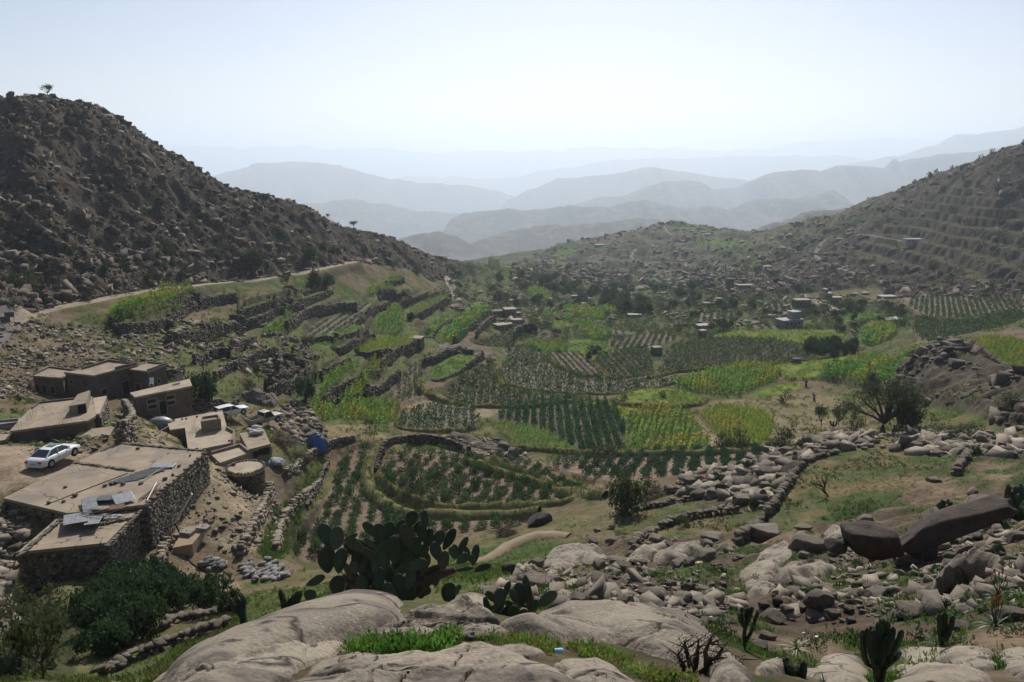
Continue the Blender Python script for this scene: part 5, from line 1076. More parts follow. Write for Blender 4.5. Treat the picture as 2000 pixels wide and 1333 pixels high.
TREES = [
 (1603, 838, 46, 36, 'acacia', 'slim young acacia left of the big spreading acacia'), (1637, 836, 44, 32, 'acacia', 'small acacia with a flat top behind the slim young one'), (1672, 846, 46, 34, 'shrub', 'thin almost leafless tree left of the big spreading acacia'),
 (1771, 846, 70, 66, 'round', 'bushy dark tree just right of the big spreading acacia'), (1533, 787, 26, 30, 'shrub', 'lone round bush casting its shadow on the bare field'), (1293, 776, 15, 18, 'shrub', 'tiny bush in the yellow strip'), (1217, 785, 18, 18, 'shrub', 'small dark bush at the left end of the yellow strip'),
 (1445, 880, 48, 66, 'shrub', 'feathery light green bush at the edge of the maize field'), (1412, 882, 40, 42, 'shrub', 'feathery bush left of the larger light green one'), (1530, 872, 44, 62, 'shrub', 'broad olive bush at the end of the field bank'), (1182, 890, 26, 60, 'shrub', 'low feathery bush at the foot of the tall dark bushes'),
 (1224, 1004, 76, 76, 'round', 'willowy tree beside the footpath at the field end'), (603, 686, 30, 34, 'acacia', 'small acacia on the upper left terraces'), (506, 748, 38, 30, 'acacia', 'slim tree on the terraces above the bedrock hump'), (486, 768, 30, 32, 'shrub', 'dark bush beside the slim tree on the terraces'),
 (597, 784, 40, 42, 'dark', 'dense dark bush at the left end of the lower maize'), (393, 793, 58, 66, 'dark', 'dense dark tree at the end of the long narrow house'), (721, 843, 24, 22, 'acacia', 'little tree by the bare strip below the maize'),
 (495, 528, 40, 52, 'round', 'large dark bush on the left hill above the track'), (336, 502, 34, 28, 'shrub', 'dark shrub high on the left hill'), (380, 444, 26, 24, 'shrub', 'uppermost dark shrub on the left hill'), (436, 492, 22, 24, 'shrub', 'shrub left of the large bush above the track'), (606, 512, 30, 34, 'round', 'bush above the cut bank of the track'), (571, 505, 20, 24, 'shrub', 'bush left of the one above the cut bank'),
 (559, 548, 22, 20, 'shrub', 'small bush on the lower edge of the dirt track'), (618, 562, 30, 34, 'round', 'bush below the dirt track, left of a pair'), (638, 566, 28, 28, 'round', 'bush below the dirt track, right of a pair'), (50, 568, 42, 56, 'shrub', 'dark bush beside the track at the left edge'), (22, 555, 30, 40, 'shrub', 'dark bush at the far left above the track'), (30, 600, 18, 30, 'shrub', 'low bush by the roadside signs'),
 (813, 535, 20, 22, 'shrub', 'bush on the spur of the left hill'), (770, 522, 16, 18, 'shrub', 'small bush on the crest of the spur'), (890, 575, 14, 18, 'shrub', 'bush beside the pale gully'), (805, 590, 12, 14, 'shrub', 'bush at the corner of a narrow terrace'), (802, 626, 14, 18, 'dark', 'dark bush at the terrace wall'),
 (835, 655, 16, 16, 'shrub', 'shrub by the small stone hut'), (1162, 690, 14, 34, 'dark', 'wide dark bush between maize and dark rows'), (1092, 690, 12, 14, 'shrub', 'bush in the maize right of the curved wall'), (1150, 705, 16, 14, 'dark', 'dark bush at the corner of the brown rows'), (1088, 664, 22, 26, 'acacia', 'spreading tree on the flat rock sheets'), (1070, 640, 14, 16, 'shrub', 'bush above the flat rock sheets'),
 (1412, 645, 22, 32, 'dark', 'large dark bush right of the small pale house'), (1325, 648, 18, 20, 'shrub', 'bush left of the small pale house'), (1655, 600, 22, 30, 'shrub', 'bush clump beside the village road'), (1690, 640, 18, 26, 'shrub', 'dark bush near the white roofed shed'), (1640, 648, 14, 24, 'dark', 'bush by the pale rows right of the flat roofed house'),
 (1700, 770, 40, 40, 'round', 'dark tree standing behind the big spreading acacia'), (1780, 700, 20, 30, 'shrub', 'bush at the foot of the right outcrop'), (1420, 880, 26, 30, 'shrub', 'pale feathery bush beside the field path'), (1975, 790, 30, 40, 'shrub', 'dark shrub on the right outcrop edge'), (1840, 850, 24, 70, 'shrub', 'grey thorn thicket under the right outcrop'), (1900, 848, 24, 60, 'shrub', 'grey thorn thicket at the right under the outcrop'),
 (880, 865, 16, 30, 'shrub', 'brown dry bush at the head of the near fields'), (805, 955, 50, 40, 'shrub', 'yellowish tall bush inside the grassy bank'), (1275, 960, 30, 46, 'shrub', 'sparse bushes right of the willowy tree'), (1335, 1030, 28, 34, 'shrub', 'green shrub on the wall below the upright boulders'), (540, 1010, 22, 30, 'shrub', 'green bush by the grassy strip'), (60, 1075, 20, 20, 'shrub', 'weed at the corner of the big stone house'),
]
for a in TREES: tree(*a[:5], a[5])
# the big spreading acacia
def big_acacia():
    p = ground(1725, 848, 60); d = math.hypot(p[1], p[2]); m = d / F_PX
    t = empty('acacia_tree', (p[0], p[1], p[2] - .1), 0, 'big spreading acacia with a forked trunk below the right outcrop', 'tree'); mb = MB()
    r = random.Random(5); tips = []
    mb.tube([(0, 0, 0), (-3 * m, 0, 14 * m), (0, 0, 26 * m)], [6.5 * m, 5 * m, 4.5 * m], 8)
    for (x, y, z) in ((-44, -4, 66), (-22, 14, 84), (8, -12, 96), (30, 8, 88), (48, -4, 70), (-58, 4, 48), (20, 20, 72), (-8, -20, 74), (60, 10, 60)):
        q = (x * .4 * m, y * .4 * m, 26 * m + (z - 26) * .5 * m); mb.tube([(0, 0, 24 * m), q, (x * m, y * m, z * m)], [3.6 * m, 2.4 * m, .8 * m], 6); tips.append((x * m, y * m, z * m))
        for k in range(3): e = (x * m + r.uniform(-16, 16) * m, y * m + r.uniform(-14, 14) * m, z * m + r.uniform(2, 16) * m); mb.tube([q, e], [1.2 * m, .4 * m], 4); tips.append(e)
    mb.build('trunk', M_BARK, t, True); rr = np.random.default_rng(6); n = 5600; C = np.array(tips); k = rr.integers(0, len(C), n)
    P = C[k] + rr.normal(size=(n, 3)) * m * np.array([9, 9, 5]); dd = rr.normal(size=(n, 3)); dd[:, 2] += .3; dd /= np.linalg.norm(dd, axis=1)[:, None]; e = np.cross(dd, rr.normal(size=(n, 3))); e /= np.linalg.norm(e, axis=1)[:, None]; L = 3.4 * m * rr.uniform(.6, 1.3, (n, 1))
    V = np.stack([P - e * L * .2, P + e * L * .2, P + dd * L + e * L * .15, P + dd * L - e * L * .15], 1).reshape(-1, 3); link('crown', mesh_np('crown', V, np.arange(4 * n).reshape(n, 4), M_TREE), t)
big_acacia()
# tiny trees on the left skyline
def skyline_tree(u, hpx, wpx, label):
    ii = np.argmin(np.abs(GA - ray(u, 300)[0])); sel = (GT > lg(150)) & (GT < lg(380)); j = np.argmax((ZZ[ii] / YY[ii])[sel]); y = YY[ii][sel][j]; x = GA[ii] * y
    tree(0, 0, hpx, wpx, 'acacia', label, base=np.array((x, y, ZZ[ii][sel][j])))
skyline_tree(108, 20, 26, 'lonely small tree on the top of the left hill'); skyline_tree(636, 10, 10, 'tiny bush on the left skyline above the spur'); skyline_tree(684, 12, 20, 'small tree low on the left skyline')
# orchard below the big stone house: dense glossy trees
GO = 'dense glossy orchard trees below the big stone house'
for k in range(44):
    u, v = rand_px([(130, 1262), (150, 1190), (225, 1145), (275, 1110), (318, 1115), (350, 1150), (452, 1172), (460, 1200), (400, 1208), (330, 1235), (290, 1262), (200, 1280)]); s = lerp(44, 62, (v - 1110) / 160) * random.uniform(.85, 1.15)
    tree(u, v, s * .9, s * 1.25, 'dark', 'dense dark leafy fruit tree in the orchard below the big stone house', GO, cat='tree', name='fruit_tree')
GD = 'dark orchard trees on the valley floor'
od = zpx(Z5, [(1055, 372), (1065, 335), (1190, 328), (1300, 342), (1305, 358), (1230, 388), (1160, 402)])
for k in range(34):
    u, v = rand_px(od); tree(u, v + 5, 17, 19, 'dark', 'round dark tree of the orchard beyond the wide dark field', GD, ymin=120)
tree(88, 1345, 130, 110, 'acacia', 'feathery acacia in the shaded lower left corner', ymin=16); tree(20, 1330, 70, 90, 'shrub', 'dark bush at the lower left corner of the view', ymin=16); tree(45, 1240, 60, 80, 'shrub', 'shaded bush at the left edge below the stones', ymin=16)
# countless small trees and shrubs of the far valley: individuals, one mesh each
GV = 'shrubs and small trees between the far fields'; GH = 'shrubs on the right hillside'; GHL = 'shrubs on the left hillside'; GCN = 'trees on the central hill'
bad = np.zeros(XX.shape, bool)
for (msk, pl), f in zip(field_masks, FIELDS): bad |= msk
def shrubs(poly, n, lo, hi, group, label, ymin):
    c = 0; tries = 0
    while c < n and tries < n * 8:
        tries += 1; u, v = rand_px(poly); p = ground(u, v, ymin)
        i = min(max(np.searchsorted(GA, p[0] / p[1]) - 1, 0), len(GA) - 1); j = min(max(np.searchsorted(GT, lg(p[1])) - 1, 0), len(GT) - 1)
        if bad[i, j] and random.random() < .93: continue
        d = math.hypot(p[1], p[2]); s = random.uniform(lo, hi) / F_PX * d
        o = link('shrub', PROT[random.choice(('shrub', 'dark', 'round')), random.randrange(3)][2], None, (p[0], p[1], p[2] - .1), random.uniform(0, 6.28), (s * .62, s * .62, s * random.uniform(.75, 1.1)))
        tag(o, label, 'shrub', group); c += 1
shrubs([(940, 545), (1060, 540), (1250, 562), (1400, 560), (1420, 600), (1330, 610), (1180, 620), (1050, 610), (960, 590)], 95, 9, 20, GV, 'dark green shrub among the far fields of the valley', 200)
shrubs([(1180, 590), (1260, 590), (1260, 612), (1190, 615)], 20, 16, 28, 'dense trees of the valley grove', 'dark tree in the dense grove behind the long low shed', 200)
shrubs([(1330, 590), (1500, 590), (1780, 600), (1760, 650), (1600, 640), (1400, 650), (1340, 640)], 60, 9, 20, 'shrubs round the valley houses', 'dark green shrub round the flat roofed valley houses', 150)
if 0: shrubs([(1450, 600), (1480, 545), (1620, 520), (1760, 540), (1990, 470), (1990, 570), (1700, 590)], 60, 6, 16, GH, 'small dark shrub on the right hillside', 250)
if 0: shrubs([(1640, 430), (1850, 345), (1990, 310), (1990, 460), (1700, 510)], 60, 5, 13, GH, 'small dark shrub on the right hillside', 250)
if 0: shrubs([(1020, 510), (1150, 475), (1330, 437), (1450, 470), (1600, 440), (1550, 500), (1400, 560), (1150, 560)], 130, 4, 11, GCN, 'small dark tree on the terraced central hill', 380)
shrubs([(100, 480), (400, 430), (650, 460), (800, 500), (680, 510), (420, 545), (150, 560)], 42, 7, 16, GHL, 'small dark shrub among the rocks of the left hill', 140)
shrubs([(60, 560), (200, 560), (200, 590), (60, 605)], 6, 8, 16, GHL, 'small dark shrub among the rocks of the left hill', 120)
shrubs([(380, 640), (620, 660), (780, 560), (880, 560), (840, 640), (640, 800), (450, 720)], 26, 6, 12, 'small shrubs on the left terraces', 'small green shrub on a terrace edge of the left slope', 100)
shrubs(RIM, 14, 10, 24, 'shrubs among the boulders', 'small dark shrub between the boulders of the right slope', 30)
shrubs(SLOPE_A + SLOPE_B[::-1], 12, 12, 30, 'shrubs among the boulders', 'small dark shrub between the boulders of the right slope', 8)
shrubs(SLOPE_C, 16, 14, 36, 'shrubs among the boulders', 'small dark shrub between the boulders of the right slope', 8)
print('trees done', round(time.time() - T0, 1))

# ---- grass and weeds over open ground (stuff)
def tufts(name, msk, n, hlo, hhi, cols, seed, label, tm=TUFT, m=M_GRASS, wide=1.4):
    r = np.random.default_rng(seed); ii = np.nonzero(msk.ravel() > r.random(msk.size) * .98 + .01)[0]
    if len(ii) == 0: return
    ii = r.choice(ii, n); a = AA.ravel()[ii] + r.uniform(-.0012, .0012, n); t = TT.ravel()[ii] + r.uniform(-.004, .004, n); Y = np.exp(t); X = a * Y; P = np.stack([X, Y, H(X, Y)], 1)
    h = r.uniform(hlo, hhi, n) * np.clip(Y / 16, .45, 1); cc = np.array(cols)[r.integers(0, len(cols), n)] * r.uniform(.7, 1.3, (n, 1))
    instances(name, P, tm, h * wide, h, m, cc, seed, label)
GC_ = [(.10, .17, .035), (.14, .19, .045), (.07, .13, .03)]; DC_ = [(.22, .20, .075), (.18, .18, .06), (.11, .16, .04)]
gn = smooth((fbm(XX / 4, YY / 4, 112) * .7 + fbm(XX / .9, YY / .9, 104, 3) * .3 - .46) / .1)
tufts('grass_cover', near_r[..., 0] * gn * (YY > 6) * (YY < 85) * (VV < 1340), 12000, .05, .16, GC_, 31, 'short grass between the boulders of the right slope')
openm = (YY > 14) * (YY < 85) * (UU < 1150) * (VV < 1340) * (VV > 1000) * smooth((fbm(XX / 3, YY / 3, 102) - .4) / .2)
tufts('grass_cover', openm * ~bad, 5000, .06, .2, GC_ + DC_ + DC_, 32, 'grass on the slope behind the prickly pears')
tufts('grass_cover', soft([(500, 1075), (545, 1000), (605, 930), (640, 900), (600, 980), (560, 1080), (530, 1105)], 55, 100, 1), 1500, .12, .4, GC_, 33, 'lush grass strip beside the near left field')
tufts('grass_cover', soft([(860, 1090), (1000, 1060), (1180, 1066), (1050, 1100), (940, 1140), (850, 1160)], 14, 80, 1), 1600, .06, .2, GC_ + DC_, 34, 'green grass along the footpath')
tufts('grass_cover', soft([(280, 1333), (420, 1190), (480, 1195), (470, 1230), (330, 1330)], 18, 48, 1), 2200, .06, .22, DC_ + DC_ + GC_, 35, 'grass on the terrace left of the granite ledge')
midg = m_mid * (YY > 85) * (YY < 330) * ~bad * (VV > 560) * smooth((fbm(XX / 3, YY / 3, 102) - .45) / .12)
tufts('grass_cover', midg, 12000, .2, .6, DC_, 36, 'dry and green grass on terrace edges and open slopes')
tufts('scrub_cover', m_hl * hillvis * smooth((n1 - .45) / .1), 2600, .2, .55, [(.085, .085, .04), (.065, .075, .03)], 37, 'sparse scrub on the left hillside')
tufts('scrub_cover', np.maximum(m_hr * hillvis, m_hc * .8) * smooth((n1 - .42) / .1), 3800, .35, 1.0, [(.07, .08, .034), (.055, .075, .028), (.09, .10, .04)], 38, 'sparse scrub on the right and central hills')
tufts('scrub_cover', valley * (YY > 230) * ~bad, 3200, .5, 1.5, [(.06, .085, .03), (.045, .07, .025), (.08, .11, .035)], 39, 'low bushes and grass between the far fields', tm=WEED, m=M_CROP, wide=.8)
tufts('tree_cover', np.maximum(m_hr * hillvis * (VV < 575), m_hc), 300, 1.4, 3.6, [(.045, .06, .028), (.055, .075, .03)], 40, 'countless small dark trees on the far hillsides', tm=[(lambda a: (a[0], a[1], None))(leaf_cloud(46, 'ball', .45, 80 + k, .6, .3, .2)) for k in range(3)], m=M_CROP, wide=.55)
tufts('weeds', soft([(640, 1292), (680, 1262), (760, 1268), (860, 1262), (905, 1248), (900, 1262), (860, 1286), (760, 1290)], 2, 7, 1) * smooth((fbm(XX / .35, YY / .35, 161) - .44) / .06), 170, .05, .22, [(.09, .19, .03), (.12, .22, .045), (.06, .14, .025)], 41, 'leafy green weeds in the crack of the foreground rock', tm=WEED, m=M_CROP, wide=.55)
tufts('weeds', soft([(930, 1256), (1000, 1250), (1050, 1258), (1110, 1266), (1180, 1276), (1240, 1284), (1300, 1306), (1360, 1345), (1290, 1345), (1200, 1304), (1100, 1284), (1000, 1266)], 2, 9, 1) * smooth((fbm(XX / .4, YY / .4, 162) - .47) / .06), 260, .05, .15, [(.14, .21, .04), (.10, .19, .035), (.17, .15, .05)], 42, 'light green weeds along the crack of the big slab', tm=WEED, m=M_CROP, wide=.6)
tufts('weeds', soft([(600, 1190), (640, 1165), (665, 1160), (650, 1180), (615, 1195)], 5, 40, 1), 120, .1, .25, [(.09, .15, .05)], 43, 'pale green weed clump left of the big prickly pear', tm=WEED, m=M_CROP, wide=.7)
tufts('weeds', near_r[..., 0] * (YY > 6) * (YY < 60) * (fbm(XX / 2, YY / 2, 151) > .6), 420, .10, .3, [(.05, .09, .025), (.04, .07, .022)], 44, 'leafy weeds among the boulders', tm=WEED, m=M_CROP, wide=.7)
print('cover done', round(time.time() - T0, 1))

tufts('weeds', soft([(0, 760), (230, 840), (320, 830), (470, 800), (560, 860), (420, 880), (230, 860), (150, 890), (20, 890)], 62, 112, 1) * smooth((fbm(XX / 3, YY / 3, 171) - .5) / .08), 700, .12, .4, GC_, 45, 'weeds growing between the village houses', tm=WEED, m=M_CROP, wide=.8)
for k in range(16):
    u, v = rand_px([(-10, 1180), (110, 1190), (120, 1320), (-10, 1330)]); tree(u, v, random.uniform(30, 60), random.uniform(40, 80), 'shrub', 'dark bush in the thicket at the lower left corner', 'bushes of the lower left thicket', ymin=16)
# ---- walls and banks along the lower edge of the fields
M_WALL = mat('dry stone', (1, 1, 1), (.68, .66, .62), 3., .95, .03, 10., attr=True)
BOX = np.array([(x, y, z) for z in (-1, 1) for x, y in ((-1, -1), (1, -1), (1, 1), (-1, 1))], float) * .5
BOXF = np.array([(3, 2, 1, 0), (4, 5, 6, 7), (0, 1, 5, 4), (1, 2, 6, 5), (2, 3, 7, 6), (3, 0, 4, 7)])
def stones_mesh(name, C, dims, rz, cols, seed, m=None):
    r = np.random.default_rng(seed); n = len(C); B = BOX[None] + r.uniform(-.14, .14, (n, 8, 3)); B = B * dims[:, None]
    c, s = np.cos(rz)[:, None], np.sin(rz)[:, None]; V = np.stack([B[..., 0] * c - B[..., 1] * s, B[..., 0] * s + B[..., 1] * c, B[..., 2]], -1) + C[:, None]
    Fq = (BOXF[None] + (np.arange(n) * 8)[:, None, None]).reshape(-1, 4)
    return mesh_np(name, V.reshape(-1, 3), Fq, m or M_WALL, np.repeat(cols, 8, 0))
WALL_ST = []
for k in range(6):
    V_, F_ = rock_shape(1200 + k, 2, 7, .08, .55, .95, .85); WALL_ST.append(mesh_np('stone', V_ * .62, F_, M_ROCK))
def resample(P, step):
    s = np.r_[0, np.cumsum(np.hypot(*np.diff(P[:, :2], axis=0).T))]; n = max(int(s[-1] / step), 2); q = np.linspace(0, s[-1], n)
    return np.stack([np.interp(q, s, P[:, i]) for i in range(2)], 1)
WC = np.array([(.12, .10, .076), (.16, .135, .10), (.085, .072, .058)]); WCL = np.array([(.27, .228, .172), (.225, .192, .146), (.175, .148, .113)])
def stone_wall(P, label, h=None, st=.5, cols=WC, group=None, seed=1, thick=.5, retain=True, parts=False):
    """courses of stones along a plan polyline; a retaining wall rises from the lower ground to just over the upper"""
    q = resample(np.asarray(P)[:, :2], st); n = len(q)
    if n < 3: return
    d = np.gradient(q, axis=0); L = np.hypot(*d.T) + 1e-9; rz = np.arctan2(d[:, 1], d[:, 0]); r = np.random.default_rng(seed)
    fx, fy = q[:, 0] / np.hypot(*q.T), q[:, 1] / np.hypot(*q.T)
    zl = np.minimum(H(q[:, 0] - fx * 1.2, q[:, 1] - fy * 1.2), H(q[:, 0], q[:, 1])); zh = np.maximum(H(q[:, 0] + fx * 1.0, q[:, 1] + fy * 1.0), H(q[:, 0], q[:, 1]))
    top = (zh + .25 if retain else H(*q.T) + (h or .6)); bot = zl - .1 if retain else H(*q.T) - .15
    if h and retain: top = np.maximum(top, bot + h)
    bot = np.maximum(bot, top - 5)
    C = []; D = []; Z = []
    ch = st * .62; K = int(np.ceil((top - bot).max() / ch)) + 1
    for k in range(min(K, 9)):
        z = top - (k + .5) * ch + r.normal(0, ch * .12, n); ok = z > bot - ch * .5; m = ok.sum()
        x = q[ok, 0] - fx[ok] * (.05 + .06 * k) + r.normal(0, .06, m) + (k % 2) * d[ok, 0] * .5; y = q[ok, 1] - fy[ok] * (.05 + .06 * k) + r.normal(0, .06, m) + (k % 2) * d[ok, 1] * .5
        C.append(np.stack([x, y, z[ok]], 1)); D.append(np.stack([st * r.uniform(.75, 1.25, m), thick * r.uniform(.8, 1.2, m), ch * r.uniform(.85, 1.3, m)], 1)); Z.append(rz[ok] + r.normal(0, .12, m))
    C = np.concatenate(C); D = np.concatenate(D); Z = np.concatenate(Z); cc = cols[r.integers(0, len(cols), len(C))] * r.uniform(.7, 1.25, (len(C), 1))
    o = empty('stone_wall', tuple(C[len(C) // 2]), 0, label, 'wall', group)
    if parts:                             # near enough to tell its stones apart: one object each
        for k in range(len(C)):
            p = C[k] - C[len(C) // 2]; link('stone', WALL_ST[k % 6], o, tuple(p), (r.normal(0, .12), r.normal(0, .12), Z[k]), tuple(D[k] * 1.08))
        return o
    ch_ = link('stones', stones_mesh('stones', C - C[len(C) // 2], D, Z, cc, seed), o); ch_['kind'] = 'stuff'; return o
def grass_bank(P, label, h=.6, w=1.0, group=None, seed=1, cols=((.15, .18, .045), (.10, .14, .035), (.20, .18, .065), (.075, .11, .03))):
    q = resample(np.asarray(P)[:, :2], .5); n = len(q); d = np.gradient(q, axis=0); L = np.hypot(*d.T)[:, None] + 1e-9; nr = np.stack([-d[:, 1], d[:, 0]], 1) / L
    K = 7; V = []; r = np.random.default_rng(seed)
    for j in range(K):
        f = j / (K - 1) * 2 - 1; x = q[:, 0] + nr[:, 0] * f * w; y = q[:, 1] + nr[:, 1] * f * w
        V.append(np.stack([x, y, H(x, y) + h * (1 - f * f) * (.45 + 1.1 * fbm(x / 2.2, y / 2.2, seed)) - .15 * abs(f)], 1))
    V = np.stack(V, 1); ix = np.arange(n * K).reshape(n, K); Fq = np.stack([ix[:-1, :-1], ix[1:, :-1], ix[1:, 1:], ix[:-1, 1:]], -1).reshape(-1, 4)
    c0 = V[n // 2, K // 2].copy(); o = empty('grass_bank', tuple(c0), 0, label, 'earth bank', group)
    link('earth', mesh_np('earth', V.reshape(-1, 3) - c0, Fq, M_BANK, None, True), o)
    m = n * 7; i = r.integers(0, n, m); f = r.uniform(-1, 1, m); x = q[i, 0] + nr[i, 0] * f * w + r.uniform(-.25, .25, m); y = q[i, 1] + nr[i, 1] * f * w + r.uniform(-.25, .25, m)
    Pz = np.stack([x, y, H(x, y) + h * (1 - f * f) * (.4 + 1.0 * fbm(x / 2.2, y / 2.2, seed))], 1) - c0; hh = r.uniform(.15, .42, m) * max(1, q[:, 1].mean() / 170); cc = np.array(cols)[r.integers(0, len(cols), m)] * r.uniform(.75, 1.3, (m, 1))
    g = instances('grass', Pz, TUFT, hh * 1.3, hh, M_GRASS, cc, seed, None); g.parent = o; return o
M_BANK = mat('grassy earth', (.11, .115, .038), (.17, .145, .07), 1.5, 1., .05, 6., coord='W')
def lower_chain(poly):
    p = chaikin(poly, 2); n = len(p); il = min(range(n), key=lambda i: p[i][0]); ir = max(range(n), key=lambda i: p[i][0])
    a = [p[(il + k) % n] for k in range((ir - il) % n + 1)]; b = [p[(ir + k) % n] for k in range((il - ir) % n + 1)][::-1]
    return a if sum(q[1] for q in a) / len(a) > sum(q[1] for q in b) / len(b) else b
wn_ = 0
WHERE = {}
for fi, (label, poly, crop, o) in enumerate(FIELDS):
    ch = lower_chain(poly); P = np.array([ground(u, v, 14, Z_BASE) for u, v in ch])
    nm = label if label not in ('grass', 'yellow', 'maize', 'pale', 'pale rows') else None
    if o.get('wall'):
        stone_wall(P, ('stone terrace wall under the ' + ' '.join(nm.split()[:9])) if nm else 'low stone terrace wall below a grassy plot', st=.42 if P[:, 1].mean() < 160 else .62, seed=fi + 5, group=None if nm else 'terrace walls of the left slope')
    elif o.get('bund'):
        grass_bank(P, 'grassy earth bank below the ' + ' '.join(nm.split()[:9]) if nm else 'low grassy bank round a yellow plot', h=.55 * o['bund'] ** .5, w=.7 * o['bund'] ** .6, seed=fi + 5)
LW = 'low wall of loose stones '
def gpts(px, ymin=14): return np.array([ground(u, v, ymin) for u, v in chaikin(px, 1, False)])
for px, lab, h, st, cols in [
 (zpx(Z7, [(865, 235), (840, 290), (790, 360), (755, 420), (720, 470), (690, 500), (600, 550)]), LW + 'along the left side of the walled pasture', .7, .42, WCL),
 (zpx(Z7, [(80, 580), (120, 540), (200, 490), (290, 455), (430, 420), (520, 410), (600, 405)]), LW + 'below the dry grass strip', .6, .42, WCL),
 (zpx(Z7, [(0, 415), (120, 390), (250, 365), (360, 345), (430, 330)]), LW + 'running right from the willowy tree', .5, .42, WCL),
 (zpx(Z7, [(1080, 120), (1000, 135), (930, 170), (865, 235)]), LW + 'around the top of the walled pasture', .5, .45, WCL),
 ([(196, 1326), (215, 1318), (260, 1295), (310, 1275), (350, 1258), (390, 1246), (425, 1238), (440, 1230)], LW + 'on the grass left of the granite ledge', .6, .34, WCL),
 ([(300, 1238), (325, 1225), (345, 1212), (395, 1208), (440, 1200)], LW + 'at the lower edge of the orchard', .45, .45, WCL),
 ([(300, 1120), (315, 1100), (318, 1080), (330, 1066)], 'rubble wall beside the rusty barrel', .7, .35, WCL),
 ([(540, 1080), (548, 1030), (565, 1000), (600, 970), (625, 950)], 'stone wall between the grass strip and the near left field', .9, .4, WCL),
 ([(470, 1085), (490, 1050), (505, 1020), (520, 985), (530, 960)], 'tumbled stone wall on the bare slope', 1.0, .4, WCL),
 ([(560, 930), (590, 905), (620, 885), (650, 868), (690, 862)], 'stone wall running up to the blue tarpaulin', .9, .45, WCL),
 ([(735, 925), (742, 895), (755, 868), (800, 862)], 'curved stone wall at the left of the grassy bank field', 1.0, .4, WC),
 ([(800, 868), (840, 866), (880, 876), (915, 892)], 'dark stone retaining wall at the head of the inner near field', 1.6, .45, WC),
 ([(380, 712), (420, 700), (460, 688), (500, 672)], 'long stone terrace wall behind the upper houses', 1.8, .5, WC),
 ([(420, 745), (450, 725), (500, 705), (540, 690)], 'second stone terrace wall behind the upper houses', 1.6, .5, WC),
 ([(520, 755), (560, 745), (590, 730), (600, 712)], 'curved stone terrace wall below the small acacia', 1.8, .5, WC),
 ([(560, 700), (600, 672), (650, 662), (700, 655)], 'stone terrace wall under the grass left of the hut', 1.3, .55, WC),
 ([(308, 790), (330, 803), (350, 808), (370, 800)], 'curved low yard wall of pale stones below the long house', .8, .4, WCL),
 (zpx(ZA, [(0, 590), (60, 530), (110, 480), (190, 430)]), 'stone wall below the tall bluish maize terrace', 2.2, .7, WC),
 (zpx(ZA, [(370, 640), (380, 600), (440, 570), (520, 550), (580, 555)]), 'high curved stone terrace wall right of the farmhouse', 3.2, .8, WC),
 (zpx(Z7, [(1665, 220), (1700, 160), (1740, 110)]), LW + 'at the right end of the walled pasture', .6, .5, WCL),
 ([(640, 790), (700, 775), (760, 760)], 'low earth and stone wall in the lower left maize', .8, .6, WC),
 (zpx(Z4, [(0, 440), (60, 430), (150, 350), (300, 320), (420, 325)]), 'tall stone wall behind the young bushes in pale soil', 2.4, .7, WC),
 (zpx(Z4, [(580, 645), (640, 640), (740, 580), (815, 560)]), 'dark stone wall below the yellowing crop', 2.4, .6, WC),
 ([(600, 990), (640, 905)], 'low stone edging of the near left field', .4, .45, WC),
]: stone_wall(gpts(px), lab, h=h, st=st, cols=cols, seed=len(lab), retain=h > 1.2, parts='pasture' in lab or 'granite ledge' in lab or 'orchard' in lab or 'dry grass strip' in lab or 'willowy' in lab)
for k_, px in enumerate(STEPS): stone_wall(gpts(px, 60), 'dark dry stone wall holding a terrace of the left slope', h=1.3, st=.45, seed=400 + k_, cols=WC, group='terrace walls of the left slope')
grass_bank(gpts([(1000, 878), (1060, 880), (1150, 890), (1230, 892), (1330, 890), (1400, 888), (1450, 884), (1510, 874)]), 'long grassy bank above the blue green strip', .8, 1.0, seed=301)
grass_bank(gpts(zpx(Z6, [(480, 90), (440, 160), (425, 240), (440, 320), (500, 390), (580, 430), (700, 455), (850, 462), (1050, 462), (1250, 452), (1330, 440)])), 'thick curved grassy bank around the inner near field', .9, 1.3, seed=302)
grass_bank(gpts(zpx(Z6, [(960, 170), (1100, 222), (1300, 285), (1450, 325), (1600, 352), (1680, 358)])), 'straight grassy bank on the right of the inner near field', .8, 1.0, seed=303)
grass_bank(gpts(zpx(Z4, [(800, 740), (795, 800), (850, 850), (960, 900), (1100, 920), (1300, 930), (1500, 928), (1750, 895)])), 'long curved earth bank round the large dark terrace field', .7, .8, seed=304)
grass_bank(gpts(zpx(Z4, [(1240, 640), (1262, 700), (1300, 760), (1330, 800)])), 'earth bank between the dark field and the pale field', .8, .8, seed=305)
grass_bank(gpts(zpx(Z5, [(370, 490), (480, 462), (640, 440), (760, 428), (900, 425), (1060, 410), (1160, 402), (1300, 362)])), 'grassy bank running below the wide dark field', .6, .9, seed=306)
print('walls done', round(time.time() - T0, 1))
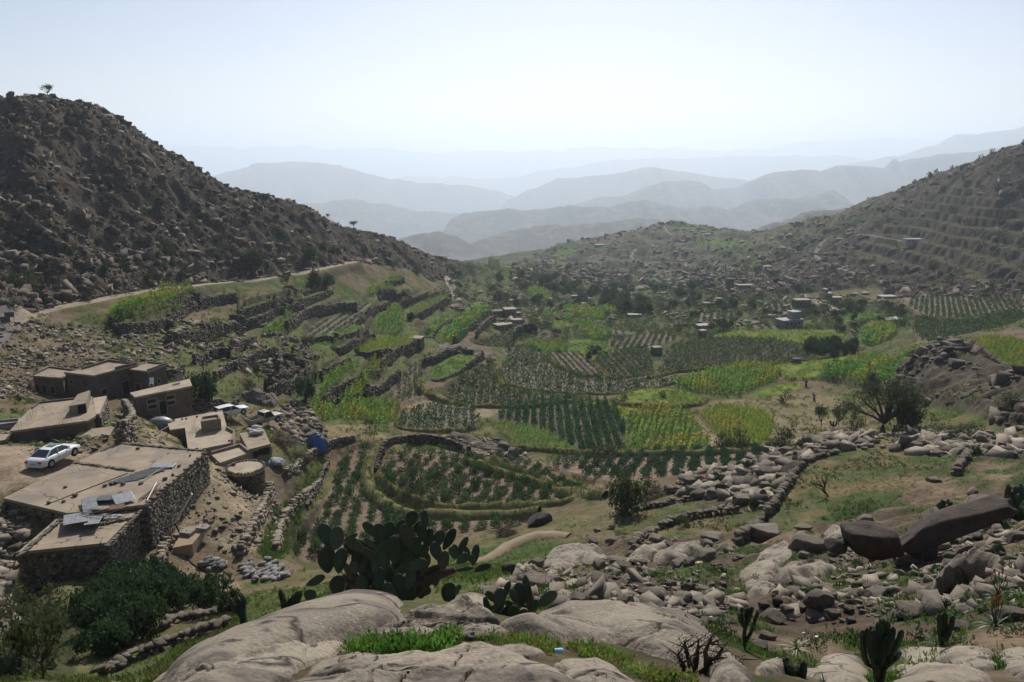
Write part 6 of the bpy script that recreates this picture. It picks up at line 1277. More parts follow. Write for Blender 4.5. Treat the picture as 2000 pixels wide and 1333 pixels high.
# ---------------------------------------------------------------- the village
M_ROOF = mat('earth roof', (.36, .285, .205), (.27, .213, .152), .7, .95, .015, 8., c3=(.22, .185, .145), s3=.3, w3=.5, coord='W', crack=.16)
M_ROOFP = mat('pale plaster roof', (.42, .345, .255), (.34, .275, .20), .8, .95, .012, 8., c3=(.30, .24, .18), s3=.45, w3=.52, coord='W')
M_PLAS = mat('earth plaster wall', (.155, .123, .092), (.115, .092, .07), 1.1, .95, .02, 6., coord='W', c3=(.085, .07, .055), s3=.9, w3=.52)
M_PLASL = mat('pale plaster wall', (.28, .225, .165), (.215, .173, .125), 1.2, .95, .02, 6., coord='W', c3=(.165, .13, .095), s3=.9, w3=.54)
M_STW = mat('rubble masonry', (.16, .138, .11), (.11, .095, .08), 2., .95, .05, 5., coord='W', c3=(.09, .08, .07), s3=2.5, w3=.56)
M_DARK = mat('unlit opening', (.018, .015, .013), None, rough=.9)  # near-black colour stands in for the shade inside openings; the boxes are solid
M_WOOD = mat('weathered timber', (.20, .14, .09), (.12, .085, .06), 5., .85)
M_FRAME = mat('whitewashed surround', (.42, .37, .30), None, rough=.9)
M_SACK = mat('dusty white sacking', (.5, .48, .44), (.38, .36, .33), 4., .9, .01, 20.)
M_METAL = mat('grey sheet metal', (.27, .275, .28), (.19, .19, .195), 3., .5, metal=.3, c3=(.22, .13, .08), s3=1.4, w3=.62, coord='W')
M_METALD = mat('dark tarred sheet', (.06, .062, .066), (.10, .10, .105), 3., .55, coord='W')
M_RUST = mat('rusty iron', (.20, .10, .06), (.13, .075, .05), 6., .85)
M_WHITE = mat('white paint', (.68, .68, .66), None, rough=.35, spec=.5)
M_BLACK = mat('black rubber', (.02, .02, .02), None, rough=.7)
M_CONC = mat('grey concrete', (.30, .28, .25), (.22, .205, .185), 2., .95, .02, 8., coord='W')
def outward(P, i):
    n = len(P); a = Vector(P[i]); b = Vector(P[(i + 1) % n]); d = (b - a).normalized(); ar = sum(P[k][0] * P[(k + 1) % n][1] - P[k][1] * P[(k + 1) % n][0] for k in range(n))
    nrm = Vector((d.y, -d.x)) * (1 if ar > 0 else -1); return a, b, d, nrm
class House:
    def __init__(s, key, label, cat='house', name='house', spec=None):
        pl, s.z, s.zb, _ = spec or HOUSES[key]; s.P = [tuple(at_z(u, v, s.z)[:2]) for u, v in pl]
        c = (sum(p[0] for p in s.P) / len(s.P), sum(p[1] for p in s.P) / len(s.P), s.zb); s.c = c
        s.t = empty(name, c, 0, label, cat); s.Q = [(x - c[0], y - c[1]) for x, y in s.P]; s.h = s.z - s.zb
    def body(s, mw, mr, name='roof', thick=.22, over=.12, Q=None, z0=-.8, z1=None):
        Q = Q or s.Q; h = s.h if z1 is None else z1; cx = sum(p[0] for p in Q) / len(Q); cy = sum(p[1] for p in Q) / len(Q)
        MB().prism(Q, z0, h - thick).build('wall', mw, s.t)
        big = [(cx + (x - cx) * (1 + over / max(.5, math.hypot(x - cx, y - cy))), cy + (y - cy) * (1 + over / max(.5, math.hypot(x - cx, y - cy)))) for x, y in Q]
        MB().prism(big, h - thick, h).build(name, mr, s.t); return s
    def parapet(s, edges, h=.25, w=.22, m=None, z=None):
        z = s.h if z is None else z; mb = MB()
        for i in edges:
            a, b, d, n = outward(s.Q, i); mid = (a + b) / 2 - n * (w / 2 - .02)
            mb.box((mid.x, mid.y, z + h / 2 - .001 * i), ((b - a).length - .02 * i, w, h), math.atan2(d.y, d.x))
        mb.build('parapet', m or M_PLAS, s.t); return s
    def opening(s, i, f, w, h, sill, kind='window', mf=None, deep=.05):
        a, b, d, n = outward(s.Q, i); p = a + (b - a) * f; rz = math.atan2(d.y, d.x); t = .14; zc = sill + h / 2
        fr = MB()
        for dx, dz, sx, sz in ((-(w + t) / 2, 0, t, h + 2 * t), ((w + t) / 2, 0, t, h + 2 * t), (0, (h + t) / 2, w, t)) + (((0, -(h + t) / 2, w, t),) if kind == 'window' else ()):
            q = p + d * dx + n * .03; fr.box((q.x, q.y, zc + dz), (sx, .16, sz), rz)
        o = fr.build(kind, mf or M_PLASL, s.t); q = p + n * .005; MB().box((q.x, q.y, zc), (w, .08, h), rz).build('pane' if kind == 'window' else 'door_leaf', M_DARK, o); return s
    def clad(s, edges, seed=1, st=.34, proud=.05, top=None, holes=()):
        top = s.h - .15 if top is None else top; r = np.random.default_rng(seed); C = []; D = []; Z = []
        for i in edges:
            a, b, d, n = outward(s.Q, i); L = (b - a).length; ch = st * .62; rz = math.atan2(d.y, d.x)
            for k in range(int(top / ch) + 2):
                z = -.4 + k * ch
                if z > top: break
                for x in np.arange((k % 2) * st * .5 + .1, L, st):
                    q = a + d * (x + r.normal(0, .04)) + n * (proud * r.uniform(-.4, .7)); C.append((q.x, q.y, z)); D.append((st * r.uniform(.7, 1.15), .22, ch * r.uniform(.75, 1.1))); Z.append(rz + r.normal(0, .05))
        cc = np.array([(.23, .20, .16), (.17, .15, .125), (.28, .24, .19), (.10, .09, .08), (.21, .17, .12)])[r.integers(0, 5, len(C))] * r.uniform(.75, 1.2, (len(C), 1))
        o = link('masonry', stones_mesh('masonry', np.array(C), np.array(D), np.array(Z), cc, seed, M_WALL), s.t); o['kind'] = 'stuff'; return s
    def loc(s, u, v, z=None):
        p = at_z(u, v, s.z if z is None else z); return p[0] - s.c[0], p[1] - s.c[1]
    def rebars(s, px, n=4, h=.7):
        for u, v in px:
            mb = MB()
            for k in range(n): x, y = s.loc(u, v); x += (k % 2) * .35 + random.uniform(-.05, .05); y += (k // 2) * .35; mb.tube([(x, y, s.h - .05), (x + random.uniform(-.06, .06), y, s.h + h * random.uniform(.7, 1.1))], .012, 4)
            mb.build('reinforcing_bars', M_RUST, s.t)
        return s
# the big stone house nearest the camera: main range and lower front annex are one building
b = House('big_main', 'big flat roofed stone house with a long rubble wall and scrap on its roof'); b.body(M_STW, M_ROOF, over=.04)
b.clad([0, 1, 2], 3, .27); b.opening(0, .42, .55, .9, 1.9, 'window')
ax = [(x - b.c[0], y - b.c[1]) for x, y in [tuple(at_z(u, v, -26.4)[:2]) for u, v in HOUSES['big_annex'][0]]]
b.body(M_STW, M_ROOF, 'annex_roof', over=.04, Q=ax, z1=b.h - .4)
q_ = b.Q; b.Q = ax; b.clad([0, 1, 3], 4, .27, top=b.h - .6); b.opening(0, .38, .5, .5, 1.7); b.opening(0, .72, .55, .6, 1.5); b.Q = q_
mb = MB(); r_ = random.Random(4)
for (u0, v0), (u1, v1), n in (((145, 904), (262, 921), 34), ((36, 1077), (120, 1005), 26), ((231, 866), (300, 873), 16), ((300, 873), (403, 882), 20), ((180, 1018), (262, 1003), 22), ((208, 1058), (277, 988), 18), ((287, 984), (403, 883), 14)):
    for k in range(n):
        f = (k + r_.random() * .6) / n; x, y = b.loc(lerp(u0, u1, f), lerp(v0, v1, f)); mb.box((x, y, b.h + r_.uniform(-.02, .06) - (.38 if v0 > 1000 and u0 < 215 else 0)), (r_.uniform(.2, .45), r_.uniform(.15, .3), r_.uniform(.1, .22)), r_.uniform(0, 3))
o = mb.build('edge_stones', M_ROCK, b.t); o['kind'] = 'stuff'
mb = MB()
for k in range(30):
    u, v = r_.uniform(130, 225), r_.uniform(1018, 1040); x, y = b.loc(u, v, -26.4)
    mb.tube([(x, y, b.h - .42), (x + r_.uniform(-.1, .1), y, b.h - .42 + r_.uniform(.1, .3))], [.06, .01], 4)
# roof seam beam
x0, y0 = b.loc(95, 985); x1, y1 = b.loc(250, 925); MB().tube([(x0, y0, b.h + .03), ((x0 + x1) / 2, (y0 + y1) / 2, b.h + .05), (x1, y1, b.h + .03)], .035, 5).build('roof_seam', M_WOOD, b.t)
# things lying on its roof
def flat_on(u, v, z): p = at_z(u, v, z); return Vector(p)
def sheet(u, v, w, l, rz, label, m, z=-26., tilt=.0, group=None, corr=True, name='metal_sheet', cat='metal sheet', lift=.08):
    c = flat_on(u, v, z + lift); n = 25; V = []; Fq = []
    for i in range(n):
        x = (i / (n - 1) - .5) * w; zz = .018 * math.sin(i * math.pi) if not corr else .022 * (1 if i % 2 else -1)
        V += [(x, -l / 2, zz - tilt * l / 2 + .0), (x, l / 2, zz + tilt * l / 2), (x, -l / 2, zz - tilt * l / 2 - .012), (x, l / 2, zz + tilt * l / 2 - .012)]
    for i in range(n - 1):
        k = 4 * i; Fq += [(k, k + 4, k + 5, k + 1), (k + 2, k + 3, k + 7, k + 6)]
    Fq += [(0, 1, 3, 2), (4 * n - 4, 4 * n - 2, 4 * n - 1, 4 * n - 3)]
    o = link(name, mesh_np(name, V, Fq, m), None, tuple(c), rz); return tag(o, label, cat, group)
GS = 'dark corrugated sheets laid side by side'
for k in range(8):
    f = k / 7; sheet(lerp(243, 312, f), lerp(939, 914, f), .62, 2.3, math.radians(-62 + r_.uniform(-4, 4)), 'dark corrugated sheet in the row lying on the big stone roof', M_METALD, group=GS, lift=.06 + .012 * (k % 3))
sheet(137, 1014, .9, 2.4, .5, 'pale grey corrugated sheet over the gap between roof and annex, leftmost', M_METAL, lift=.12, tilt=-.1); sheet(160, 1010, .9, 2.3, .45, 'pale grey corrugated sheet beside the leftmost one on the annex edge', M_METAL, lift=.16, tilt=-.08); sheet(183, 1015, 1.0, 2.0, .3, 'pale dented sheet behind the white sacks on the annex edge', M_METAL, lift=.1, tilt=-.1)
sheet(168, 988, .55, 2.6, .55, 'long narrow pale sheet sloping up to the dark awning', M_METAL, lift=.25, tilt=.08); sheet(182, 983, .5, 2.4, .6, 'second long narrow pale sheet next to the dark awning', M_METAL, lift=.27, tilt=.08)
sheet(241, 972, 1.5, 1.3, .7, 'bluish tilted sheet at the right of the dark awning', M_METAL, lift=.35, tilt=.22); sheet(217, 972, 2.2, 1.5, .1, 'dark sagging awning sheet over a hole in the stone roof', M_METALD, lift=.18, tilt=-.16, cat='awning'); sheet(228, 990, 1.0, .9, .4, 'small rusty red sheet on the roof scrap', M_RUST, lift=.16, tilt=.05); sheet(318, 909, 2.0, 1.0, .05, 'pale sheet at the far end of the dark row', M_METAL, lift=.14, corr=False)
def pole(u0, v0, u1, v1, z0, z1, rad, m, label, name='pole', cat='pole', group=None):
    a = flat_on(u0, v0, z0); c = flat_on(u1, v1, z1); o = MB().tube([Vector((0, 0, 0)), (c - a) * .5, c - a], rad, 7).build(name, m); o.location = a; return tag(o, label, cat, group)
pole(270, 944, 330, 906, -25.85, -25.85, .035, M_METAL, 'long pale pipe resting on the dark corrugated sheets', 'pipe', 'pipe')
pole(287, 978, 306, 942, -25.8, -25.7, .04, M_WHITE, 'pale bent pole at the edge of the stone roof', 'pipe', 'pipe')
for k in range(9): pole(276 + r_.uniform(-6, 14), 982 - r_.uniform(0, 10), 300 + r_.uniform(-4, 16), 950 + r_.uniform(-6, 8), -25.93 + .03 * (k % 3), -25.9 + .03 * (k % 3), .035, M_WOOD, 'weathered stick in the pile of timber at the roof edge', 'timber', 'timber', 'timber pile on the stone roof')
for k in range(12): pole(150 + r_.uniform(0, 75), 1000 + r_.uniform(-10, 14), 165 + r_.uniform(0, 90), 998 + r_.uniform(-14, 14), -25.85 + .02 * (k % 5), -25.8 + .03 * (k % 4), .022, M_WOOD if k % 2 else M_METALD, 'thin stick lying across the scrap sheets of the stone roof', 'timber', 'timber', 'sticks on the roof scrap')
for k, (u, v) in enumerate([(128, 953), (205, 951), (147, 970), (124, 981), (96, 984), (219, 947), (226, 945), (275, 946), (241, 947), (236, 966), (257, 972), (372, 891), (350, 912), (338, 929), (322, 938), (269, 878)]):
    p = flat_on(u, v, -26.); s = r_.uniform(.14, .26); tag(link('stone', random.choice(B_FAR), None, (p.x, p.y, p.z + s * .1), r_.uniform(0, 6), (s, s * .8, s * .6)), 'loose stone weighing down the roof of the big stone house', 'stone', 'stones on the big stone roof')
for k, (u, v, s) in enumerate([(203, 1012, .55), (216, 1016, .5), (226, 1012, .45)]):
    p = flat_on(u, v, -26.35); V, Fc = rock_shape(40 + k, 2, 3, .12, .75, .95); tag(link('sack', mesh_np('sack', V, Fc, M_SACK, None, True), None, (p.x, p.y, p.z + .12), .3, (s, s * .6, s * .35)), ['bulging white sack at the annex edge, leftmost of three', 'middle white sack of the three at the annex edge', 'white sack nearest the rusty sheet at the annex edge'][k], 'sack')
# houses behind it
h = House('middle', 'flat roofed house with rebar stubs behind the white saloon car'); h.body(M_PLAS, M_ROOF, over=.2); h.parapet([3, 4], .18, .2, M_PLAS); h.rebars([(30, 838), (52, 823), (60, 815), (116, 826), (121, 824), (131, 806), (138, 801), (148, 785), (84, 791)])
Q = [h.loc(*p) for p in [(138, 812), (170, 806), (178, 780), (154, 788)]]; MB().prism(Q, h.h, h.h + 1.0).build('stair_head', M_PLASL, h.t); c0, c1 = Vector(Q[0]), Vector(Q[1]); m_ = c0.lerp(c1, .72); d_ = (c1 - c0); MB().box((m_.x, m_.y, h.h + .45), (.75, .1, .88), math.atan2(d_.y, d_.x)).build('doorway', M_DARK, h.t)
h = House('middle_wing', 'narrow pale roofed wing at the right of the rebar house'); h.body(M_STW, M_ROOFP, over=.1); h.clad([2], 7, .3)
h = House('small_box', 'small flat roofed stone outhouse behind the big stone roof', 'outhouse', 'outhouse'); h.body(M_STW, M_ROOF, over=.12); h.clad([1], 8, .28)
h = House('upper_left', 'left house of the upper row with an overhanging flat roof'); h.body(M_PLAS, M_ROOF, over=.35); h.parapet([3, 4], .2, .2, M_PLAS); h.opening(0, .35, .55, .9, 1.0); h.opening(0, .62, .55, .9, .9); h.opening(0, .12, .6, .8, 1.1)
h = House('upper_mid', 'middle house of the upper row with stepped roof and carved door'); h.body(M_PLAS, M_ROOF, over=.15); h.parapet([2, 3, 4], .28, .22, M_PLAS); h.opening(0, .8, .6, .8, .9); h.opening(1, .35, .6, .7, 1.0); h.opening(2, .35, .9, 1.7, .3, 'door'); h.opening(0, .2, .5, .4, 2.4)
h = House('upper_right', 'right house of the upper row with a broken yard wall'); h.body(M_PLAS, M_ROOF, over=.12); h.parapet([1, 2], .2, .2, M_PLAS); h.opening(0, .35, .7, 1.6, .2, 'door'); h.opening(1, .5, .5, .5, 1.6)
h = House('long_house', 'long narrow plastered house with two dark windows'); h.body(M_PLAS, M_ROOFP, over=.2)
for f in (.26, .6):
    h.opening(1, f, 1.0, .42, 1.75); h.opening(1, f, 1.0, .42, 1.05)
h.opening(0, .5, .4, .9, .9); h.opening(1, .45, .8, 1.7, 0, 'door')
h = House('pale_house', 'pale plastered house with a roof room casting a hard shadow'); h.body(M_PLASL, M_ROOFP, over=.06, thick=.15); h.rebars([(375, 831), (377, 842), (381, 844), (369, 852)], 4, .6)
Q = [h.loc(*p) for p in [(394, 846), (433, 840), (428, 831), (395, 836)]]; MB().prism(Q, h.h, h.h + 1.15).build('roof_room', M_PLASL, h.t)
mb = MB()
for i in range(4):
    a, b_, d, n = outward(Q, i); mid = (a + b_) / 2 - n * .08; mb.box((mid.x, mid.y, h.h + 1.15 + .12 - i * .002), ((b_ - a).length, .16, .24), math.atan2(d.y, d.x))
mb.build('parapet', M_PLASL, h.t); h.parapet([2, 3], .3, .18, M_PLASL)
for u, v in ((340, 822), (356, 820), (364, 819), (385, 815), (423, 804), (419, 822), (448, 862), (385, 878)):
    p = flat_on(u, v, -31.3); s = .18; tag(link('stone', random.choice(B_FAR), None, tuple(p + Vector((0, 0, .03))), 1., (s, s * .8, s * .6)), 'loose stone on the roof of the pale plastered house', 'stone', 'stones on the pale roof')
h = House('pale_store', 'low pale store room in front of the pale plastered house', 'store'); h.body(M_PLASL, M_ROOFP, over=.04); h.parapet([0, 1], .3, .2, M_PLASL)
h = House('mud_store', 'yellowish mud store with three small dark holes and sacks on top', 'store'); h.body(M_PLASL, M_ROOF, over=.05); h.opening(2, .2, .4, .5, 1.3, mf=M_DARK); h.opening(2, .45, .28, .4, 1.4, mf=M_DARK); h.opening(2, .7, .3, .4, 1.3, mf=M_DARK); h.clad([1], 9, .3)
for k, (x, y) in enumerate([(720, 415), (760, 440), (800, 470), (840, 420), (850, 455), (790, 400), (830, 385), (760, 470)]):
    p = flat_on(380 + x * .15, 780 + y * .15, -32.6); V, Fc = rock_shape(60 + k, 2, 3, .12, .75, .95); tag(link('sack', mesh_np('sack', V, Fc, M_SACK, None, True), None, (p.x, p.y, p.z + .15 + .12 * (k % 3)), r_.uniform(-.6, .6), (.55, .34, .24)), 'stuffed whitish sack in the heap on the mud store roof', 'sack', 'sacks on the mud store')
h = House('edge_block', 'stone hut cut off by the left edge of the view', 'hut', 'hut'); h.body(M_STW, M_ROOF, over=.1); h.clad([0, 1], 12, .3)
# round stone hut
rc = at_z(480, 913, -31.2); t = empty('hut', (rc[0], rc[1], -33.9), 0, 'round stone hut with a flat earth roof and a dark doorway', 'hut'); R_ = 1.75; circ = [(R_ * math.cos(k / 20 * 6.283), R_ * math.sin(k / 20 * 6.283)) for k in range(20)]
MB().prism(circ, -.6, 2.45).build('wall', M_STW, t); MB().prism([(x * 1.1, y * 1.1) for x, y in circ], 2.45, 2.7).build('roof', M_ROOFP, t); MB().box((.25, -R_ + .05, .75), (.75, .3, 1.5)).build('doorway', M_DARK, t)
C = []; D = []; Zr = []
for k in range(15):
    for j in range(30): a = (j + .5 * (k % 2)) / 30 * 6.283; C.append((R_ * 1.0 * math.cos(a), R_ * math.sin(a), -.3 + k * .19)); D.append((.36, .2, .2)); Zr.append(a + math.pi / 2)
for j in range(34): a = j / 34 * 6.283; C.append((R_ * 1.05 * math.cos(a), R_ * 1.05 * math.sin(a), 2.74)); D.append((.3, .22, .14)); Zr.append(a)
C = np.array(C); ok = ~((np.abs(C[:, 0] - .25) < .42) & (C[:, 1] < 0) & (C[:, 2] < 1.5)); C = C[ok]; D = np.array(D)[ok] * np.random.default_rng(3).uniform(.75, 1.15, (ok.sum(), 1)); cc = WCL[np.random.default_rng(4).integers(0, 3, len(C))] * np.random.default_rng(5).uniform(.6, 1.0, (len(C), 1)) * .8
o = link('masonry', stones_mesh('masonry', C, D, np.array(Zr)[ok], cc, 6), t); o['kind'] = 'stuff'
p = at_z(458, 921, -31.9); o = MB().box((0, 0, .5), (.35, .35, .9), .2).build('drum', M_RUST); o.location = (p[0], p[1], p[2]); tag(o, 'orange can standing against the round stone hut', 'can')
# cisterns, yard walls
def cistern(px, z, zb_, label, m=M_CONC, hollow=True, cat='cistern', name='cistern'):
    P = [Vector(at_z(u, v, z)) for u, v in px]; c = sum(P, Vector()) / len(P); t = empty(name, (c.x, c.y, zb_), 0, label, cat); Q = [(p.x - c.x, p.y - c.y) for p in P]
    MB().prism(Q, -.5, z - zb_ - .25).build('tank', m, t); mb = MB()
    for i in range(len(Q)):
        a, b_, d, n = outward(Q, i); mid = (a + b_) / 2 - n * .09; mb.box((mid.x, mid.y, z - zb_ - .125 - i * .002), ((b_ - a).length - .005 * i, .18, .25), math.atan2(d.y, d.x))
    mb.build('rim', m if not hollow else M_CONC, t)
cistern([(35, 868), (62, 863), (71, 853), (44, 858)], -26.9, -28.2, 'open grey concrete cistern left of the rebar house front'); cistern([(-25, 832), (38, 824), (40, 816), (-25, 822)], -26.2, -28., 'long low trough with a whitewashed rim at the left edge', M_FRAME); cistern([(96, 869), (121, 871), (122, 867), (99, 865)], -25.9, -27.2, 'small concrete block pillar directly behind the white saloon car', M_CONC, cat='pillar', name='pillar')
stone_wall(gpts([(229, 866), (245, 862), (263, 852), (262, 832), (246, 812)], 60), 'high rubble wall right of the small stone outhouse', h=2.0, st=.42, cols=WCL, seed=71, retain=False); stone_wall(gpts([(372, 800), (400, 800), (432, 800)], 60), 'dark yard wall behind the pale plastered house', h=1.5, st=.4, cols=WC, seed=72, retain=False); stone_wall(gpts([(432, 800), (446, 804), (460, 801), (463, 790)], 60), 'grey stacked stone wall left of the white estate car', h=1.3, st=.42, seed=73, retain=False); stone_wall(gpts([(330, 740), (345, 738), (356, 728)], 60), 'broken grey yard wall right of the upper houses', h=1.3, st=.4, seed=74, retain=False)
# a dome tent of plastic by the yard, dish aerials, chair
p = at_z(314, 826, -31.4); V, Fc = ICO[2]; V = V[:, :] * np.array([1.5, 1.0, .75]); t = empty('shelter', tuple(p), 0, 'small grey plastic shelter with a blue hem beside the pale house', 'shelter'); V[:, 2] = np.maximum(V[:, 2], -.2); link('cover', mesh_np('cover', V, Fc, M_METAL, None, True), t); MB().box((-.4, -.8, -.1), (2.2, .5, .18)).build('hem', mat('blue plastic', (.10, .25, .5), None, rough=.5), t)
def dish(u, v, z, label):
    p = at_z(u, v, z); t = empty('satellite_dish', tuple(p), .4, label, 'satellite dish'); MB().tube([(0, 0, -.1), (0, 0, .7)], .03, 5).build('mast', M_METAL, t); V = []; Fq = []
    for i in range(4):
        for k in range(14): a = k / 14 * 6.283; rr = .15 * i + .02; V.append((rr * math.cos(a), -.12 + rr * rr * .5, .8 + rr * math.sin(a)))
    for i in range(3):
        for k in range(14): Fq.append((i * 14 + k, (i + 1) * 14 + k, (i + 1) * 14 + (k + 1) % 14, i * 14 + (k + 1) % 14))
    link('reflector', mesh_np('reflector', V, Fq, M_METAL, None, True), t)
dish(241, 716, -26.8, 'dish aerial on the middle upper house'); dish(351, 747, -28.4, 'dish aerial on the roof of the long house')
p = at_z(296, 755, -28.4); t = empty('chair', tuple(p), .5, 'white plastic chair on the roof edge of the long narrow house', 'chair'); MB().box((0, 0, .42), (.5, .5, .05)).build('seat', M_WHITE, t); MB().box((.1, .24, .75), (.5, .05, .6)).build('backrest', M_WHITE, t)
for sx in (-.22, .22):
    for sy in (-.22, .22): MB().box((sx, sy, .2), (.05, .05, .4)).build('leg', M_WHITE, t)
def cable(px, label, rad=.03, m=M_BLACK, zs=None, ymin=14, name='hose', cat='hose', sag=0, lift=.06):
    P = [Vector(ground(u, v, ymin)) + Vector((0, 0, lift)) for u, v in chaikin(px, 2, False)] if zs is None else [Vector(at_z(u, v, z)) for (u, v), z in zip(px, zs)]
    o = MB().tube([q - P[0] for q in P], rad, 5).build(name, m, None, True); o.location = P[0]; return tag(o, label, cat)
cable([(405, 1000), (395, 1030), (378, 1060), (362, 1085), (372, 1100), (400, 1118), (425, 1130), (445, 1145), (462, 1160)], 'long black hose winding down past the concrete platform', .045); cable([(330, 1248), (280, 1262), (240, 1278), (210, 1292)], 'black hose lying on the grass left of the granite ledge', .03); cable([(390, 825), (410, 850)], 'wire', .01) if False else None
cable([(262, 868), (280, 862), (300, 850), (330, 832)], 'pale hose strung from the yard to the pale house', .035, M_METAL, [-26., -27.5, -29.5, -31.2])
# standing pipe with white pole, pipe frame, platform
gp = ground(357, 1052, 45); wz = gp[2]
def on_plane(u, v, y): a, p = ray(u, v); return Vector((a * y, y, p * y))
def frame(pts, rads, mts, label, name, cat, Y=None):
    base = ground(*pts[0], 45); Y = Y or base[1]; W = [on_plane(u, v, Y) for u, v in pts]; t = empty(name, tuple(W[0]), 0, label, cat)
    for k in range(len(W) - 1): MB().tube([W[k] - W[0], W[k + 1] - W[0]], rads[k], 7).build('upright' if k == 0 else 'bar', mts[k], t)
frame([(357, 1052), (341, 1022), (375, 965)], [.07, .07], [M_BLACK, M_WHITE], 'dark leaning post with a long white pole beside the rubble wall', 'post', 'post')
frame([(343, 1068), (328, 1033), (300, 1033), (300, 1050)], [.06, .05, .05], [M_RUST, M_BLACK, M_BLACK], 'bent iron pipe frame standing on the earth platform', 'pipe_stand', 'pipe frame')
P = [Vector(ground(u, v, 45)) for u, v in [(338, 1080), (378, 1086), (402, 1046), (408, 1034), (362, 1032)]]; zt = max(p.z for p in P) + .12; c = sum(P, Vector()) / 5; o = MB().prism([(p.x - c.x, p.y - c.y) for p in P], -1.6, zt - c.z).build('platform', mat('packed earth', (.35, .26, .175), (.28, .205, .14), 1.5, 1., .02, 8., coord='W')); o.location = c; tag(o, 'packed earth platform beside the long rubble wall', 'platform')
for u, v, lab in ((366, 1042, 'concrete slab with a hole on the earth platform'), (397, 1033, 'second grey concrete slab at the far corner of the platform')):
    p = at_z(u, v, zt + .1); t = empty('concrete_slab', tuple(p), -.25, lab, 'slab'); MB().box((0, 0, .05), (1.0, .7, .3)).build('block', M_CONC, t); MB().box((-.1, .05, .205), (.14, .12, .02)).build('hole', M_DARK, t)  # the hole is a dark plate on top, its shade painted
p = ground(334, 1142, 45); t = empty('barrel', tuple(p), .3, 'rusty oil barrel standing by the rubble wall', 'barrel'); mb = MB().tube([(0, 0, -.1), (0, 0, .25), (0, 0, .27), (0, 0, .29), (0, 0, .55), (0, 0, .57), (0, 0, .59), (0, 0, .86)], [.29, .29, .305, .29, .29, .305, .29, .29], 16); mb.build('drum', M_RUST, t); MB().tube([(0, 0, .861), (0, 0, .885)], .3, 16).build('lid', M_RUST, t)
# heaps of building stone: one stone each
GM = mat('quarried grey stone', (.225, .212, .19), (.15, .142, .13), 2., .95, .02, 9., objrand=.3)
SB = []
for k in range(6):
    V = BOX + np.random.default_rng(k).uniform(-.1, .1, (8, 3)); SB.append(mesh_np('stone', V, BOXF, GM))
def stone_heap(poly, n, label, ymin=45):
    P0 = ground(sum(p[0] for p in poly) / len(poly), sum(p[1] for p in poly) / len(poly), ymin); t = empty('stone_heap', tuple(P0), 0, label, 'stone heap')
    for k in range(n):
        u, v = rand_px(poly); q = ground(u, v, ymin); s = random.uniform(.3, .6); link('stone', random.choice(SB), t, (q[0] - P0[0], q[1] - P0[1], h1(q[0], q[1]) - P0[2] + s * .15 + random.random() * .28), (random.uniform(-.4, .4), random.uniform(-.4, .4), random.uniform(0, 6)), (s, s * .75, s * .6))
stone_heap(zpx(Zt, [(960, 770), (1060, 770), (1100, 870), (1300, 890), (1150, 790), (1250, 770), (1420, 860), (1510, 930), (1380, 970), (1150, 1010), (1040, 970), (980, 900)]), 95, 'ring shaped heap of grey building stones below the grass strip'); stone_heap(zpx(Zt, [(510, 780), (620, 760), (790, 760), (830, 850), (740, 880), (600, 870), (520, 830)]), 26, 'scattered heap of grey building stones by the black hose'); stone_heap(zpx(Zt, [(880, 590), (960, 580), (990, 640), (960, 680), (880, 660)]), 9, 'small heap of reddish stones above the ring shaped heap')
# brushwood, crumpled sheets, blue tarpaulin
def brush(u, v, w, h, n, label, m=M_WOOD):
    p = ground(u, v, 70); d = math.hypot(p[1], p[2]); W_ = w / F_PX * d; Hh = h / F_PX * d; mb = MB(); r = random.Random(int(u))
    for k in range(n):
        a = r.uniform(0, 6.28); q = r.random() ** .5 * W_ * .5; x, y = q * math.cos(a), q * math.sin(a) * .7; z = Hh * (1 - (q / W_ * 2) ** 2) * r.random(); L = r.uniform(.5, 1.4); b = r.uniform(0, 3.14); mb.tube([(x, y, z), (x + L * .5 * math.cos(b), y + L * .5 * math.sin(b), z + r.uniform(-.1, .25)), (x + L * math.cos(b), y + L * math.sin(b), z + r.uniform(-.2, .3))], [.03, .022, .01], 3, False)
    o = mb.build('brushwood_heap', m); o.location = p; tag(o, label, 'brushwood')
M_TWIG = mat('dry brushwood', (.16, .115, .085), (.10, .075, .06), 4., .95)
brush(550, 872, 52, 36, 420, 'big heap of dry brushwood beside the mud store', M_TWIG); brush(585, 900, 40, 22, 260, 'smaller heap of dry brushwood below the blue tarpaulin', M_TWIG); brush(1278, 972, 40, 20, 160, 'heap of dry branches among the rim boulders', M_TWIG); brush(990, 1046, 42, 16, 160, 'pile of dark branches below the grassy bank', M_TWIG)
def crumple(u, v, w, h, m, seed, amp=.25):
    p = ground(u, v, 70); d = math.hypot(p[1], p[2]); W_ = w / F_PX * d; Hh = h / F_PX * d; n = 40; g = np.linspace(-1, 1, n); X, Y = np.meshgrid(g, g, indexing='ij'); R = np.hypot(X, Y) * (1 + .35 * (fbm(X * 2 + seed, Y * 2, seed) - .5)); Z = Hh * np.clip(1 - R ** 2, 0, 1) ** .6 + amp * (ridged(X * 3 + seed, Y * 3, seed) - .55) * (R < 1.05) - .1
    ix = np.arange(n * n).reshape(n, n); kq = (R[:-1, :-1] < 1.02); Fq = np.stack([ix[:-1, :-1], ix[1:, :-1], ix[1:, 1:], ix[:-1, 1:]], -1)[kq]
    return p, mesh_np('tarpaulin', np.stack([X * W_ * .5, Y * W_ * .4, Z], -1).reshape(-1, 3), Fq, m, None, False)
p, me = crumple(532, 904, 46, 10, mat('dusty grey plastic', (.30, .30, .30), (.14, .14, .145), 3., .6), 5, .3); tag(link('plastic_sheeting', me, None, tuple(p)), 'crumpled grey plastic sheeting spread beside the round hut', 'plastic sheet')
